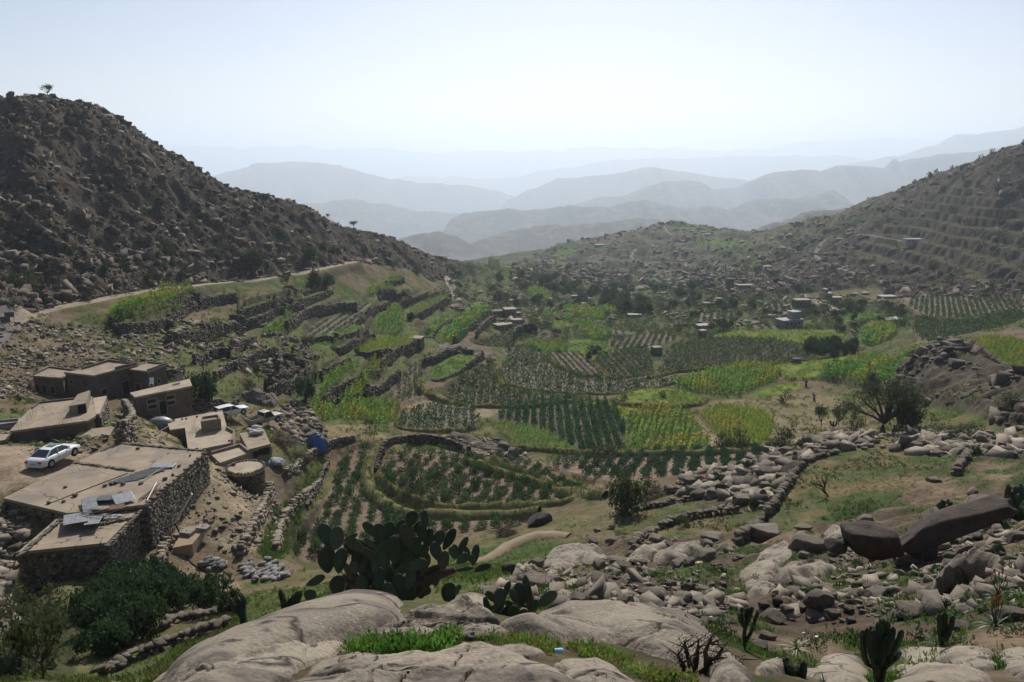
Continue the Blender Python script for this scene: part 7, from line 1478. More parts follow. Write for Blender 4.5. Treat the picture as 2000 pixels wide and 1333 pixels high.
M_BLUE = mat('blue tarpaulin', (.055, .14, .38), (.03, .075, .22), 2.5, .5, spec=.4); M_GREYT = mat('dark grey tarpaulin', (.07, .075, .085), (.13, .14, .15), 2.5, .6)
p, me = crumple(619, 878, 46, 34, M_GREYT, 9, .5); t = empty('covered_heap', tuple(p), 0, 'heap covered with a torn blue and dark grey tarpaulin', 'tarpaulin heap'); link('grey_cover', me, t); p2, me = crumple(619, 880, 38, 32, M_BLUE, 14, .6); link('blue_cover', me, t, (.15, -.45, -.05))
p, me = crumple(590, 866, 10, 2, M_BLUE, 3, .1); tag(link('plastic_sheeting', me, None, tuple(p)), 'scrap of blue plastic left of the covered heap', 'plastic sheet')
# litter near the camera
for u, v, s, m, lab in ((1388, 1210, .10, M_WHITE, 'white scrap of paper on the grass by the granite slab'), (1570, 1242, .09, M_WHITE, 'crumpled white plastic on the grass left of the branching cactus'), (1594, 1249, .12, M_WHITE, 'second crumpled white plastic right of the first'), (1836, 1126, .14, M_WHITE, 'torn white plastic under the long boulder'), (1093, 1288, .07, mat('pale blue plastic', (.25, .5, .75), None, rough=.4), 'pale blue plastic scrap in the weedy crack'), (472, 1330, .09, M_BLUE, 'blue and red crisp packet at the bottom edge')):
    q = ground(u, v, 2.); V, Fc = rock_shape(int(u), 1, 5, .3, .3, .8); tag(link('litter', mesh_np('litter', V, Fc, m), None, (q[0], q[1], q[2] + .05), 0, (s * .42, s * .26, s * .16)), lab, 'litter')
# roadside boards
for u, v, lab in ((12, 638, 'left dark notice board on two posts by the road'), (20, 629, 'right dark notice board behind the left one')):
    q = ground(u, v, 80); t = empty('sign_board', tuple(q), .3, lab, 'sign'); MB().box((0, 0, 1.1), (1.3, .06, .8)).build('board', M_METALD, t)
    for sx in (-.55, .55): MB().box((sx, .06, .55), (.07, .05, 1.3)).build('post', M_METALD, t)

# ---------------------------------------------------------------- vehicles
M_GLASS = mat('dark car glass', (.02, .024, .03), None, rough=.08, spec=.7); M_RED = mat('red lamp', (.35, .02, .02), None, rough=.3); M_BEIGE = mat('dusty beige paint', (.42, .37, .28), (.34, .30, .23), 2., .5, spec=.4); M_CHROME = mat('dull chrome', (.5, .5, .5), None, rough=.35, metal=.8)
def loft(st, ring):
    """stations along x; ring(station) -> list of (y, z)"""
    V = []; Fq = []; n = None
    for s in st:
        r = ring(s); n = len(r); V += [(s[0], y, z) for y, z in r]
    for i in range(len(st) - 1):
        for k in range(n): Fq.append((i * n + k, i * n + (k + 1) % n, (i + 1) * n + (k + 1) % n, (i + 1) * n + k))
    Fq += [tuple(range(n))[::-1], tuple(range((len(st) - 1) * n, len(st) * n))]; return V, Fq
def car(base, yaw, label, kind, paint, pitch=0.):
    t = empty('car', tuple(base), 0, label, {'saloon': 'car', 'estate': 'car', 'pickup': 'pickup'}[kind]); t.rotation_euler = (0, pitch, yaw)
    if kind == 'pickup': t.name = 'pickup_truck'
    L = {'saloon': 4.85, 'estate': 4.5, 'pickup': 5.0}[kind]; hw = .9 if kind == 'saloon' else .84; hx = L / 2
    if kind == 'saloon': st = [(-hx, .45, .78, .72), (-hx + .12, .3, .92, .82), (-hx + .6, .22, .98, .9), (-.6, .2, .96, .9), (.6, .2, .93, .9), (hx - 1.0, .22, .88, .89), (hx - .3, .26, .78, .84), (hx - .05, .32, .68, .76), (hx, .4, .6, .68)]
    elif kind == 'estate': st = [(-hx, .45, .85, .74), (-hx + .1, .3, .95, .82), (-.6, .22, .95, .84), (.6, .22, .93, .84), (hx - .9, .24, .9, .83), (hx - .15, .3, .84, .8), (hx, .4, .74, .76)]
    else: st = [(.3, .45, 1.08, .82), (.8, .42, 1.08, .84), (1.3, .42, 1.08, .84), (hx - .3, .45, 1.04, .82), (hx - .05, .5, 1.0, .8), (hx, .55, .95, .78)]
    if kind == 'pickup': st = [(-.55, .45, 1.08, .84)] + st
    def ring(s): x, zb_, zt, w = s; return [(-w * .86, zb_), (-w, zb_ + .14), (-w * 1.0, lerp(zb_, zt, .6)), (-w * .93, zt - .03), (-w * .8, zt), (w * .8, zt), (w * .93, zt - .03), (w, lerp(zb_, zt, .6)), (w, zb_ + .14), (w * .86, zb_)]
    V, Fq = loft(st, ring); MB().add(V, Fq).build('body', paint, t, True)
    # cabin: glass house under a painted roof
    if kind == 'saloon': cb = [(-1.75, .98, .74), (-.95, 1.38, .6), (-.2, 1.43, .6), (.35, 1.36, .6), (1.1, .93, .76)]
    elif kind == 'estate': cb = [(-2.15, .95, .76), (-1.95, 1.42, .64), (-.8, 1.47, .66), (.1, 1.42, .66), (.85, .93, .76)]
    else: cb = [(-.5, 1.08, .8), (-.42, 1.78, .68), (.2, 1.84, .7), (.55, 1.8, .7), (1.0, 1.08, .8)]
    zb_ = cb[0][1] - .05
    def cr(s): x, z, w = s; wb = .8 * (.97 if kind != 'pickup' else 1.); return [(-wb, zb_), (-w, max(z, zb_ + .01)), (w, max(z, zb_ + .01)), (wb, zb_)]
    V, Fq = loft(cb, cr); MB().add(V, Fq).build('windows', M_GLASS, t)
    # roof skin and pillars proud of the glass
    i0, i1 = 1, 3; mb = MB(); top = [(cb[i][0], cb[i][1] + .012, cb[i][2] + .015) for i in range(i0, i1 + 1)]; V = []; Fq = []
    for x, z, w in top: V += [(x, -w, z - .05), (x, -w * .9, z), (x, w * .9, z), (x, w, z - .05)]
    for i in range(len(top) - 1):
        for k in range(3): Fq.append((i * 4 + k, i * 4 + k + 1, i * 4 + k + 5, i * 4 + k + 4))
    rf = mb.add(V, Fq).build('roof', paint, t, True)
    if kind == 'saloon': MB().box((-.15, 0, 1.445), (.55, .7, .012)).build('sunroof', M_GLASS, rf)
    for sy in (-1, 1):
        for a, b_ in (((cb[0][0], .8, zb_ + .06), (cb[1][0], cb[1][2], cb[1][1])), ((cb[-1][0], .79, zb_ + .06), (cb[3][0], cb[3][2], cb[3][1])), ((-.35 if kind != 'pickup' else -.44, .8, zb_ + .04), (-.3 if kind != 'pickup' else -.4, cb[2][2] + .01, cb[2][1] - .02))):
            MB().tube([(a[0], sy * a[1], a[2]), (b_[0], sy * b_[1], b_[2])], .05 if kind != 'pickup' else .045, 5).build('pillar', paint, t)
    wx = {'saloon': (-1.4, 1.45), 'estate': (-1.3, 1.35), 'pickup': (-1.6, 1.55)}[kind]; wr = .34 if kind != 'pickup' else .4
    for x in wx:
        for sy in (-1, 1):
            y = sy * (hw - .06); MB().tube([(x, y - sy * .03, wr), (x, y + sy * .07, wr)], wr + .07, 18).build('wheel_arch', M_BLACK, t)
            w = MB().tube([(x, y - .1, wr), (x, y + .1 + sy * .0, wr)], wr, 18); wo = w.build('wheel', M_BLACK, t); MB().tube([(x, y + sy * .1, wr), (x, y + sy * .115, wr)], wr * .62, 14).build('rim', M_CHROME, wo)
    if kind == 'pickup':
        bd = MB(); x0, x1 = -2.5, -.62
        bd.box(((x0 + x1) / 2, 0, .72), (x1 - x0, 1.6, .1)); bd.box(((x0 + x1) / 2, -.82, 1.0), (x1 - x0, .06, .55)); bd.box(((x0 + x1) / 2, .82, 1.0), (x1 - x0, .06, .55)); bd.box((x0 + .03, 0, .998), (.06, 1.58, .55)); bd.box((x1 - .03, 0, 1.05), (.06, 1.58, .7)); bd.box((-1.3, 0, .5), (2.4, .9, .2)); bd.build('cargo_bed', paint, t)
        MB().box((hx + .02, 0, .78), (.06, 1.3, .3)).build('grille', M_BLACK, t); MB().box((hx + .1, 0, .5), (.12, 1.7, .16)).build('bumper', M_CHROME, t)
        for sy in (-1, 1): MB().tube([(hx - .02, sy * .6, .8), (hx + .06, sy * .6, .8)], .12, 12).build('headlight', M_CHROME, t); MB().box((.75, sy * .97, 1.25), (.08, .2, .24)).build('wing_mirror', M_BLACK, t)
    else:
        for sy in (-1, 1):
            MB().box((-hx + .06, sy * .62, .74), (.12, .3, .17)).build('tail_light', M_RED, t); MB().box((hx - .1, sy * .55, .6), (.14, .32, .13)).build('headlight', M_CHROME, t); MB().box((.8, sy * .93, .98), (.12, .16, .12)).build('wing_mirror', paint, t); MB().box((-.1, sy * (hw + .004), .74), (.16, .02, .03)).build('door_handle', M_CHROME, t); MB().box((-.42, sy * (hw - .01), .6), (.012, .03, .62)).build('door_seam', M_BLACK, t)
        MB().box((-hx - .005, 0, .62), (.03, .5, .12)).build('number_plate', M_FRAME, t); MB().box((-hx + .06, 0, .42), (.2, 1.45, .14)).build('bumper', paint, t)
    return t
def park(ua, va, ub, vb, label, kind, paint, half, ymin=40, z=None):
    """rear and front wheel of the side facing the camera"""
    A = at_z(ua, va, z) if z is not None else ground(ua, va, ymin); Bp = at_z(ub, vb, z) if z is not None else ground(ub, vb, ymin)
    d = np.array(Bp) - np.array(A); yaw = math.atan2(d[1], d[0]); n = np.array([-math.sin(yaw), math.cos(yaw), 0]); c = (np.array(A) + np.array(Bp)) / 2 + n * half
    zc = h1(c[0], c[1]) if z is None else z
    zz = max([h1(c[0] + a * math.cos(yaw) - b_ * math.sin(yaw), c[1] + a * math.sin(yaw) + b_ * math.cos(yaw)) for a in (-1.4, 1.4) for b_ in (-.7, .7)])
    car((c[0], c[1], zz if z is None else max(z, zz)), yaw, label, kind, paint); return c
park(99, 923, 149, 899, 'white saloon car with black windows parked by the big stone roof', 'saloon', M_WHITE, .85)
park(440, 824, 476, 826, 'white estate car half hidden behind the pale plastered house', 'estate', M_WHITE, .8, 90)
park(508, 836, 541, 838, 'dusty beige pickup truck parked on the track end', 'pickup', M_BEIGE, .8, 90)

# ---------------------------------------------------------------- far houses
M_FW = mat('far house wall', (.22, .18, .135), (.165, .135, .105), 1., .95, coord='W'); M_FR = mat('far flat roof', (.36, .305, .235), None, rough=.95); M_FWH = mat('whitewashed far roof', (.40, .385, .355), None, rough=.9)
def far_house(u, v, w, h, label, rz=0., dep=.8, mw=None, mr=None, win=2, ymin=100, cat='house', name='house', sink=1.5, group=None, upper=None):
    p = ground(u, v, ymin); d = math.hypot(p[1], p[2]); W_ = w / F_PX * d; Hh = h / F_PX * d; D_ = W_ * dep; t = empty(name, (p[0], p[1] + D_ * .4, p[2]), rz, label, cat, group)
    MB().box((0, 0, (Hh - sink) / 2), (W_, D_, Hh + sink)).build('wall', mw or M_FW, t); MB().box((0, 0, Hh + .12), (W_ * 1.05, D_ * 1.05, .24)).build('roof', mr or M_FR, t)
    for k in range(win): x = ((k + .5) / win - .5) * W_ * .8; f = MB().box((x, -D_ / 2 - .02, Hh * .55), (W_ * .10 + .5, .12, Hh * .3 + .3)).build('window', M_FRAME, t); MB().box((x, -D_ / 2 - .07, Hh * .55), (W_ * .10 + .2, .06, Hh * .3)).build('pane', M_DARK, f)
    if upper:
        f, uh = upper; MB().box((W_ * f, 0, Hh + .24 + uh / 2), (W_ * .4, D_ * .7, uh)).build('upper_room', mw or M_FW, t); MB().box((W_ * f, 0, Hh + .24 + uh + .1), (W_ * .44, D_ * .76, .2)).build('upper_roof', mr or M_FR, t)
    return t
far_house(995, 622, 22, 17, 'two storey stone farmhouse with a pale roof above the curved terraces', .25, 1.); far_house(970, 618, 22, 9, 'roofless ruined block joined to the stone farmhouse', .25, .8, win=1, mr=M_FW); far_house(1012, 618, 10, 6, 'little pale outhouse right of the stone farmhouse', .2); far_house(1008, 632, 20, 6, 'low flat roofed block below the stone farmhouse', .2); far_house(978, 644, 24, 8, 'low mud house lowest of the farmhouse group', .5, .9); far_house(992, 640, 16, 6, 'small walled yard hut in the farmhouse group', .3)
far_house(812, 675, 26, 13, 'lone stone hut with a flat roof on the terrace edge', -.2, .9, M_STW, M_ROOF, 0, cat='hut', name='hut'); far_house(1283, 694, 17, 14, 'square stone watchtower among the dark bushes', .3, .9, M_STW, M_ROOF, 1, cat='tower', name='watchtower')
far_house(1544, 640, 46, 14, 'grey modern flat roofed house in the valley', .35, .55, M_CONC, M_FWH, 4, upper=(.22, 2.2)); far_house(1375, 643, 26, 6, 'white roofed low house above the yellow field', .2, .7, M_PLASL, M_FWH, 2); far_house(1373, 658, 13, 11, 'small square stone hut at the yellow field corner', .4, .9, win=1, cat='hut', name='hut'); far_house(1240, 621, 25, 5, 'long low shed with a pale roof and open front', 0, .5, M_FW, M_FWH, 4, cat='shed', name='shed'); far_house(1746, 628, 36, 3, 'low shed with a bright white roof on the right', .3, .6, M_FW, M_FWH, 0, cat='shed', name='shed')
far_house(1567, 602, 30, 15, 'dark stone house below the village road', .15, .6, M_STW, M_FR, 2); far_house(1616, 588, 16, 14, 'pale two storey house beside the village road', .2, .9, M_PLASL, M_FWH, 2, upper=(-.25, 1.5)); far_house(1634, 588, 20, 6, 'long white wing right of the pale two storey house', .1, .6, M_PLASL, M_FWH, 3); far_house(1735, 584, 30, 4, 'pale roofed sheds beside the bend of the hill road', .1, .6, M_FW, M_FWH, 2); far_house(1426, 568, 12, 22, 'tall ruined stone tower on the cliff edge', .2, .9, M_STW, M_STW, 1, cat='tower', name='tower'); far_house(1453, 558, 9, 12, 'small square tower behind the ruined one', .1, 1., M_STW, M_STW, 1, cat='tower', name='tower'); far_house(1456, 562, 30, 4, 'low ruined walls beside the small square tower', .1, .5, M_STW, M_FR, 0)
far_house(1385, 597, 20, 4, 'low house with a pale roof under the cliff', .1, .6, M_FW, M_FWH, 1); far_house(1402, 594, 14, 5, 'small stone house right of the low one under the cliff', .1, .6, M_FW, M_FR, 1); far_house(1785, 474, 32, 6, 'white walled house alone on the right hillside', 0, .5, M_FWH, M_FWH, 4, ymin=250); far_house(1148, 588, 10, 4, 'bright white roofed shed among the far trees', .5, .8, M_FW, M_FWH, 1); far_house(1153, 573, 11, 3, 'pale roofed shed before the bare pale field', 0, .6, M_FW, M_FWH, 1); far_house(1122, 583, 12, 4, 'small dark house among the far trees', .2, .7, M_FW, M_FR, 1); far_house(1295, 575, 20, 2, 'long white roof near the green field edge', 0, .5, M_FW, M_FWH, 1); far_house(1515, 702, 0.1, .1, 'x', win=0) if False else None
far_house(1556, 710, 15, 7, 'small roofless stone pen below the wide dark field', .1, .7, M_STW, M_STW, 0, cat='pen', name='pen', ymin=100); far_house(1640, 470, 12, 3, 'low pale house on the brow of the right hill', 0, .5, M_FW, M_FWH, 1, ymin=250)
GVH = 'houses of the village on the central hill'
for k, (x, y, w, h) in enumerate([(1075, 165, 40, 12), (1140, 165, 30, 14), (1180, 160, 30, 14), (1060, 200, 30, 10), (1210, 220, 40, 12), (1270, 225, 30, 12), (1340, 240, 40, 12), (1400, 215, 30, 16), (1430, 215, 24, 12), (1370, 255, 40, 12), (1250, 160, 24, 14), (1440, 245, 40, 10), (1480, 270, 50, 12), (1020, 225, 34, 12), (750, 240, 40, 14), (700, 285, 30, 10), (1310, 300, 40, 20), (1230, 320, 30, 18), (1260, 330, 30, 14), (1200, 420, 40, 12), (540, 360, 70, 10)]):
    u, v = zz_(ZC, x, y); far_house(u, v, w * .225, h * .225, 'tiny flat roofed house of the hilltop village', 0, .7, random.choice((M_FW, M_PLASL)), random.choice((M_FR, M_FWH)), 1, 450, group=GVH, sink=3)

# ---------------------------------------------------------------- two people in the fields
M_CLOTH = mat('dark robe', (.05, .045, .05), None, rough=.9); M_CLOTH2 = mat('brown robe', (.16, .10, .08), None, rough=.9); M_SKIN = mat('skin', (.25, .15, .10), None, rough=.6)
def person(u, v, label, m, bend, yaw):
    p = ground(u, v, 100); t = empty('person', tuple(p), yaw, label, 'person'); b = bend
    J = dict(pel=(0, 0, .92), chest=(0, .12 * b, 1.25), neck=(0, .30 * b, 1.46 - .1 * b), head=(0, .36 * b, 1.62 - .13 * b), hipl=(-.1, 0, .88), kneel=(-.12, .08, .48), footl=(-.12, .02, .05), toel=(-.13, .16, .03), hipr=(.1, 0, .88), kneer=(.13, -.02, .48), footr=(.14, -.14, .05), toer=(.15, .0, .03), shl=(-.19, .22 * b, 1.40 - .08 * b), ell=(-.27, .2 * b + .08, 1.12 - .1 * b), hal=(-.22, .4 * b + .16, .9 - .1 * b), shr=(.19, .22 * b, 1.40 - .08 * b), elr=(.27, .2 * b + .05, 1.12 - .1 * b), har=(.24, .4 * b + .12, .9 - .12 * b))
    E = [('pel', 'chest'), ('chest', 'neck'), ('neck', 'head'), ('pel', 'hipl'), ('hipl', 'kneel'), ('kneel', 'footl'), ('footl', 'toel'), ('pel', 'hipr'), ('hipr', 'kneer'), ('kneer', 'footr'), ('footr', 'toer'), ('chest', 'shl'), ('shl', 'ell'), ('ell', 'hal'), ('chest', 'shr'), ('shr', 'elr'), ('elr', 'har')]
    R = dict(pel=.15, chest=.15, neck=.06, head=.10, hipl=.1, hipr=.1, kneel=.065, kneer=.065, footl=.045, footr=.045, toel=.04, toer=.04, shl=.065, shr=.065, ell=.045, elr=.045, hal=.035, har=.035)
    ks = list(J); me = bpy.data.meshes.new('body'); me.from_pydata([J[k] for k in ks], [(ks.index(a), ks.index(b_)) for a, b_ in E], []); me.materials.append(M_SKIN); o = link('body', me, t)
    md = o.modifiers.new('skin', 'SKIN'); o.modifiers.new('sub', 'SUBSURF').render_levels = 1
    for i, k in enumerate(ks): sv = me.skin_vertices[0].data[i]; sv.radius = (R[k], R[k]); sv.use_root = k == 'pel'
    MB().tube([(0, 0, .12), (0, .02, .5), (0, .0, .92), (0, .12 * b, 1.25), (0, .26 * b, 1.42 - .09 * b)], [.27, .24, .19, .2, .1], 10).build('robe', m, t, True)
    V, Fc = ICO[2]; link('headscarf', mesh_np('headscarf', V * np.array([.125, .135, .13]), Fc, m, None, True), t, (0, .36 * b - .02, 1.66 - .13 * b))
person(1590, 783, 'person in a brown robe bending over on the bare field', M_CLOTH2, 1.0, .8); person(1574, 756, 'person in a dark robe standing by the yellow field edge', M_CLOTH, .2, -.4)
print('village done', round(time.time() - T0, 1))
# ---------------------------------------------------------------- foreground plants
M_PAD = mat('prickly pear pad', (.055, .085, .055), (.04, .064, .04), 3., .6, .004, 60., objrand=.35, spec=.3, c3=(.11, .105, .07), s3=7., w3=.64, translucent=.04)
M_WOODY = mat('corky old cactus stem', (.11, .085, .065), (.065, .05, .04), 7., .95, .02, 25.)
PAD = []
for k in range(4):
    V, Fc = ICO[3]; V = V.copy(); z = V[:, 2]; w = .30 * (1 + .18 * z) * (1 - .10 * np.maximum(-z - .4, 0) * 3)
    V = np.stack([V[:, 0] * w * 1.02, V[:, 1] * .045 * (1 + .3 * np.abs(z)), (z + 1) * .5], 1); V[:, 1] += .05 * (k - 1.5) * (V[:, 0] ** 2 * 6 - .1) + .03 * np.sin(V[:, 2] * 3 + k); V[:, 0] += .02 * np.sin(V[:, 2] * 5 + k)
    PAD.append(mesh_np('pad', V, Fc, M_PAD, None, True))
M_PADO = mat('old yellowed pad', (.10, .105, .055), (.065, .07, .04), 4., .75, .006, 40.)
PAD_OLD = []
for me in PAD:
    m2 = me.copy(); m2.materials.clear(); m2.materials.append(M_PADO); PAD_OLD.append(m2)
def prickly_pear(o_, pads, Y0, label, base, extra=0, spread=(0, 0, 0, 0), trunk=(), seed=1, dmul=1.):
    r = random.Random(seed); b = ground(*base, 5); t = empty('prickly_pear', tuple(b), 0, label, 'cactus'); B = Vector(b)
    L = list(pads)
    for k in range(extra): L.append((r.uniform(spread[0], spread[2]), r.uniform(spread[1], spread[3]), r.uniform(150, 240), r.uniform(90, 150), r.uniform(-60, 60), r.uniform(.2, .9)))
    for k, q in enumerate(L):
        x, y, ln, w, ang = q[:5]; Y = Y0 + (q[5] if len(q) > 5 else r.uniform(-.35, .15)) * dmul; u, v = zz_(o_, x, y); a, p = ray(u, v); c = Vector((a * Y, Y, p * Y)); d = c.length; l = ln * o_[2] / F_PX * d; ww = w * o_[2] / F_PX * d
        an = math.radians(ang); yaw = r.uniform(-.55, .55); R = Matrix.Rotation(an, 4, 'Y') @ Matrix.Rotation(yaw, 4, 'Z'); tip = r.uniform(-.5, .15)
        R = Matrix.Rotation(an, 3, 'Y') @ Matrix.Rotation(tip, 3, 'X') @ Matrix.Rotation(yaw, 3, 'Z')
        ob = link('pad', (PAD_OLD if k % 11 == 5 else PAD)[k % 4], t); ob.rotation_euler = R.to_euler(); l *= 1.08; ob.scale = (ww / .6 / max(.75, math.cos(yaw)), l, l); ob.location = c - B - R @ Vector((0, 0, .5 * l))
    for k, tr in enumerate(trunk):
        P = []
        for x, y, dy in tr: u, v = zz_(o_, x, y); a, p = ray(u, v); Y = Y0 + dy; P.append(Vector((a * Y, Y, p * Y)) - B)
        MB().tube(P, [.13] + [.10] * (len(P) - 2) + [.05], 9).build('stem', M_WOODY, t, True)
ZP = (600, 980, .18)
BIGP = [(205, 370, 250, 140, -25), (320, 400, 260, 150, 20), (215, 630, 300, 160, 0), (360, 640, 260, 130, 10), (470, 390, 150, 60, 75), (520, 470, 220, 110, -60), (690, 310, 220, 130, -30), (690, 460, 170, 90, -45), (790, 340, 200, 120, -15), (880, 330, 220, 130, 10), (690, 590, 250, 140, -40), (860, 540, 220, 180, 0), (1010, 280, 160, 110, 40), (1130, 190, 190, 120, 20), (1275, 190, 180, 85, -5), (1220, 275, 170, 110, 55), (1085, 370, 230, 170, -10), (1245, 340, 190, 110, 10), (1320, 420, 170, 120, 30), (1440, 390, 160, 110, 0), (1540, 410, 240, 100, 30), (1400, 540, 190, 110, -15), (1480, 640, 230, 120, 5), (1330, 340, 90, 80, 0), (1580, 560, 130, 80, -20), (1600, 515, 90, 70, 0), (1680, 500, 240, 80, 25), (1740, 570, 160, 60, -10), (1820, 580, 210, 80, 15), (1690, 620, 150, 100, 60), (1790, 630, 100, 60, 0), (1900, 720, 190, 70, 60), (1700, 735, 200, 50, 88), (1540, 1000, 230, 150, 0), (1630, 960, 140, 60, 20), (120, 830, 140, 70, 60), (90, 860, 190, 80, 70), (30, 1020, 150, 120, 20), (450, 760, 180, 80, -25), (520, 720, 120, 90, 0), (560, 600, 180, 110, 20), (600, 690, 220, 90, 15), (740, 700, 180, 100, 0), (690, 790, 180, 100, 40), (780, 830, 200, 110, 0), (840, 650, 200, 110, 0), (960, 600, 180, 120, 20), (1090, 720, 280, 110, 85), (1120, 840, 200, 110, 10), (1350, 740, 210, 100, 80), (1380, 840, 160, 120, 0), (600, 900, 200, 140, 0), (760, 1000, 230, 150, 10), (330, 920, 230, 140, 0), (1000, 900, 220, 150, 0), (1100, 1000, 220, 150, 0), (900, 1020, 260, 170, 0), (1180, 570, 130, 100, 0), (1060, 550, 160, 120, 0), (1200, 690, 200, 120, 60), (1280, 620, 170, 110, -20), (1180, 480, 180, 120, 0), (940, 470, 190, 130, -20), (1040, 460, 200, 130, 15)]
prickly_pear(ZP, BIGP, 10.2, 'large old prickly pear with many round pads in the foreground', (790, 1207), 48, (480, 480, 1350, 980), [[(900, 1240, .2), (860, 1050, .2), (760, 850, .3), (560, 700, .3)], [(960, 1250, .2), (1000, 1050, .2), (1120, 850, .2), (1250, 650, .2)], [(1000, 1230, .1), (1100, 1020, .1), (1350, 800, .1), (1600, 740, .1)], [(850, 1220, .2), (600, 950, .3), (380, 800, .3)]], 3)
SMALLP = [(440, 480, 140, 100, -40), (530, 520, 250, 120, 15), (610, 400, 180, 60, 20), (700, 490, 220, 80, -25), (760, 450, 220, 140, -10), (845, 480, 420, 90, -8), (900, 590, 160, 110, 10), (1050, 500, 230, 140, 65), (1100, 640, 270, 110, 68), (680, 600, 200, 110, -40), (690, 690, 220, 130, 0), (600, 690, 200, 120, 10), (400, 600, 220, 60, -15), (380, 730, 240, 130, 0), (180, 780, 230, 130, 85), (440, 740, 180, 100, 0), (780, 720, 200, 110, 20), (670, 800, 160, 70, 75), (870, 730, 150, 80, 50), (640, 840, 110, 60, 60), (560, 790, 160, 110, 0), (520, 700, 180, 120, -10), (750, 800, 180, 110, 0)]
prickly_pear(ZH, SMALLP, 7.9, 'small prickly pear with long upright pads behind the pale slab', (1010, 1226), 6, (420, 620, 850, 820), [[(640, 880, .1), (620, 750, .1), (560, 640, .1)], [(640, 880, .1), (760, 760, .1), (800, 620, .1)]], 9, .5)
def small_pear(u, v, s, label, seed): 
    r = random.Random(seed); prickly_pear((u, v, s), [(r.uniform(-40, 40), -r.uniform(10, 75), r.uniform(26, 36), r.uniform(18, 24), r.uniform(-50, 50)) for _ in range(26)], ground(u, v, 8)[1], label, (u, v), seed=seed)
small_pear(1982, 985, .42, 'prickly pear on top of the slope behind the long boulder end', 21); small_pear(1845, 1003, .3, 'low dark prickly pear above the long boulder', 22); small_pear(12, 1330, .6, 'prickly pear cut off at the lower left corner', 23)
M_CACT = mat('dark green column cactus', (.04, .062, .035), (.028, .044, .026), 5., .7, .004, 50., objrand=.12)
def column_cactus(o_, base, stems, rad, label, Y=None, cat='cactus', name='candelabra_cactus'):
    u, v = zz_(o_, *base); b = ground(u, v, 5); Y = Y or b[1]; a, p = ray(u, v); B = Vector((a * Y, Y, p * Y)); t = empty(name, tuple(B), 0, label, cat); rr = random.Random(len(label))
    for st in stems:
        P = [];
        for k, (x, y) in enumerate(chaikin(st, 1, False)): uu, vv = zz_(o_, x, y); a, p = ray(uu, vv); yy_ = Y + (0 if k == 0 else rr.uniform(-.02, .06)); P.append(Vector((a * yy_, yy_, p * yy_)) - B)
        P[0] += (P[0] - P[1]) * .05; n = 15; d = B.length; R0 = rad * o_[2] / F_PX * d; V = []; Fq = []; rings = []
        S = [P[0]]
        for q in range(1, len(P)):
            m = max(2, int((P[q] - P[q - 1]).length / (R0 * .8)));
            for j in range(1, m + 1): S.append(P[q - 1].lerp(P[q], j / m))
        tip = S[-1] + (S[-1] - S[-2]).normalized() * R0 * .9
        for i, q in enumerate(S):
            dd = (S[min(i + 1, len(S) - 1)] - S[max(i - 1, 0)]).normalized(); e = dd.cross(Vector((0, 1, .13))).normalized(); f = dd.cross(e); w = R0 * (1 + .07 * math.sin(i * 1.7)) * (.85 if i == len(S) - 1 else 1.)
            for k in range(n): an = k / n * 6.283; q2 = w * (1.0 if k % 3 == 0 else .76); V.append(q + (e * math.cos(an) + f * math.sin(an)) * q2)
        V.append(tip)
        for i in range(len(S) - 1):
            for k in range(n): Fq.append((i * n + k, i * n + (k + 1) % n, (i + 1) * n + (k + 1) % n, (i + 1) * n + k))
        for k in range(n): Fq.append(((len(S) - 1) * n + k, (len(S) - 1) * n + (k + 1) % n, len(V) - 1))
        MB().add(V, Fq).build('stem', M_CACT, t)
column_cactus(ZF, (410, 1150), [[(420, 1160), (420, 900), (400, 700), (345, 520)], [(420, 920), (310, 960), (255, 800), (248, 575)], [(410, 1000), (330, 800), (300, 560)], [(430, 900), (430, 650), (415, 500)], [(440, 900), (460, 600), (455, 445)], [(450, 900), (520, 650), (515, 475)], [(450, 950), (480, 700), (475, 530)], [(460, 900), (560, 700), (580, 545)], [(480, 950), (600, 760), (672, 575)], [(490, 960), (570, 890), (625, 850), (645, 795)], [(430, 950), (540, 720), (552, 600)], [(400, 1150), (380, 900), (375, 640)], [(440, 1150), (490, 900), (500, 640)]], 27, 'big many armed candelabra cactus at the bottom right')
column_cactus(ZE, (975, 770), [[(972, 780), (965, 600), (985, 480), (985, 335)], [(975, 540), (912, 450), (905, 325)], [(965, 480), (932, 400), (940, 325)], [(985, 500), (1030, 420), (1052, 315)], [(985, 480), (1018, 400), (1020, 325)], [(985, 680), (1050, 560), (1088, 430), (1120, 345)]], 19, 'slender candelabra cactus on the grass right of the slab')
Z3 = (0, 900, .33)
column_cactus(Z3, (1445, 1020), [[(1448, 1025), (1435, 900), (1408, 822)], [(1438, 920), (1385, 870), (1366, 825)], [(1432, 900), (1440, 815)]], 20, 'short three armed cactus left of the granite ledge'); column_cactus(Z3, (1705, 915), [[(1690, 920), (1675, 840), (1660, 770)], [(1700, 915), (1722, 820)], [(1720, 915), (1762, 785)], [(1740, 910), (1778, 780)], [(1700, 900), (1690, 830)], [(1715, 905), (1742, 800)]], 16, 'clump of short column cacti behind the granite ledge')
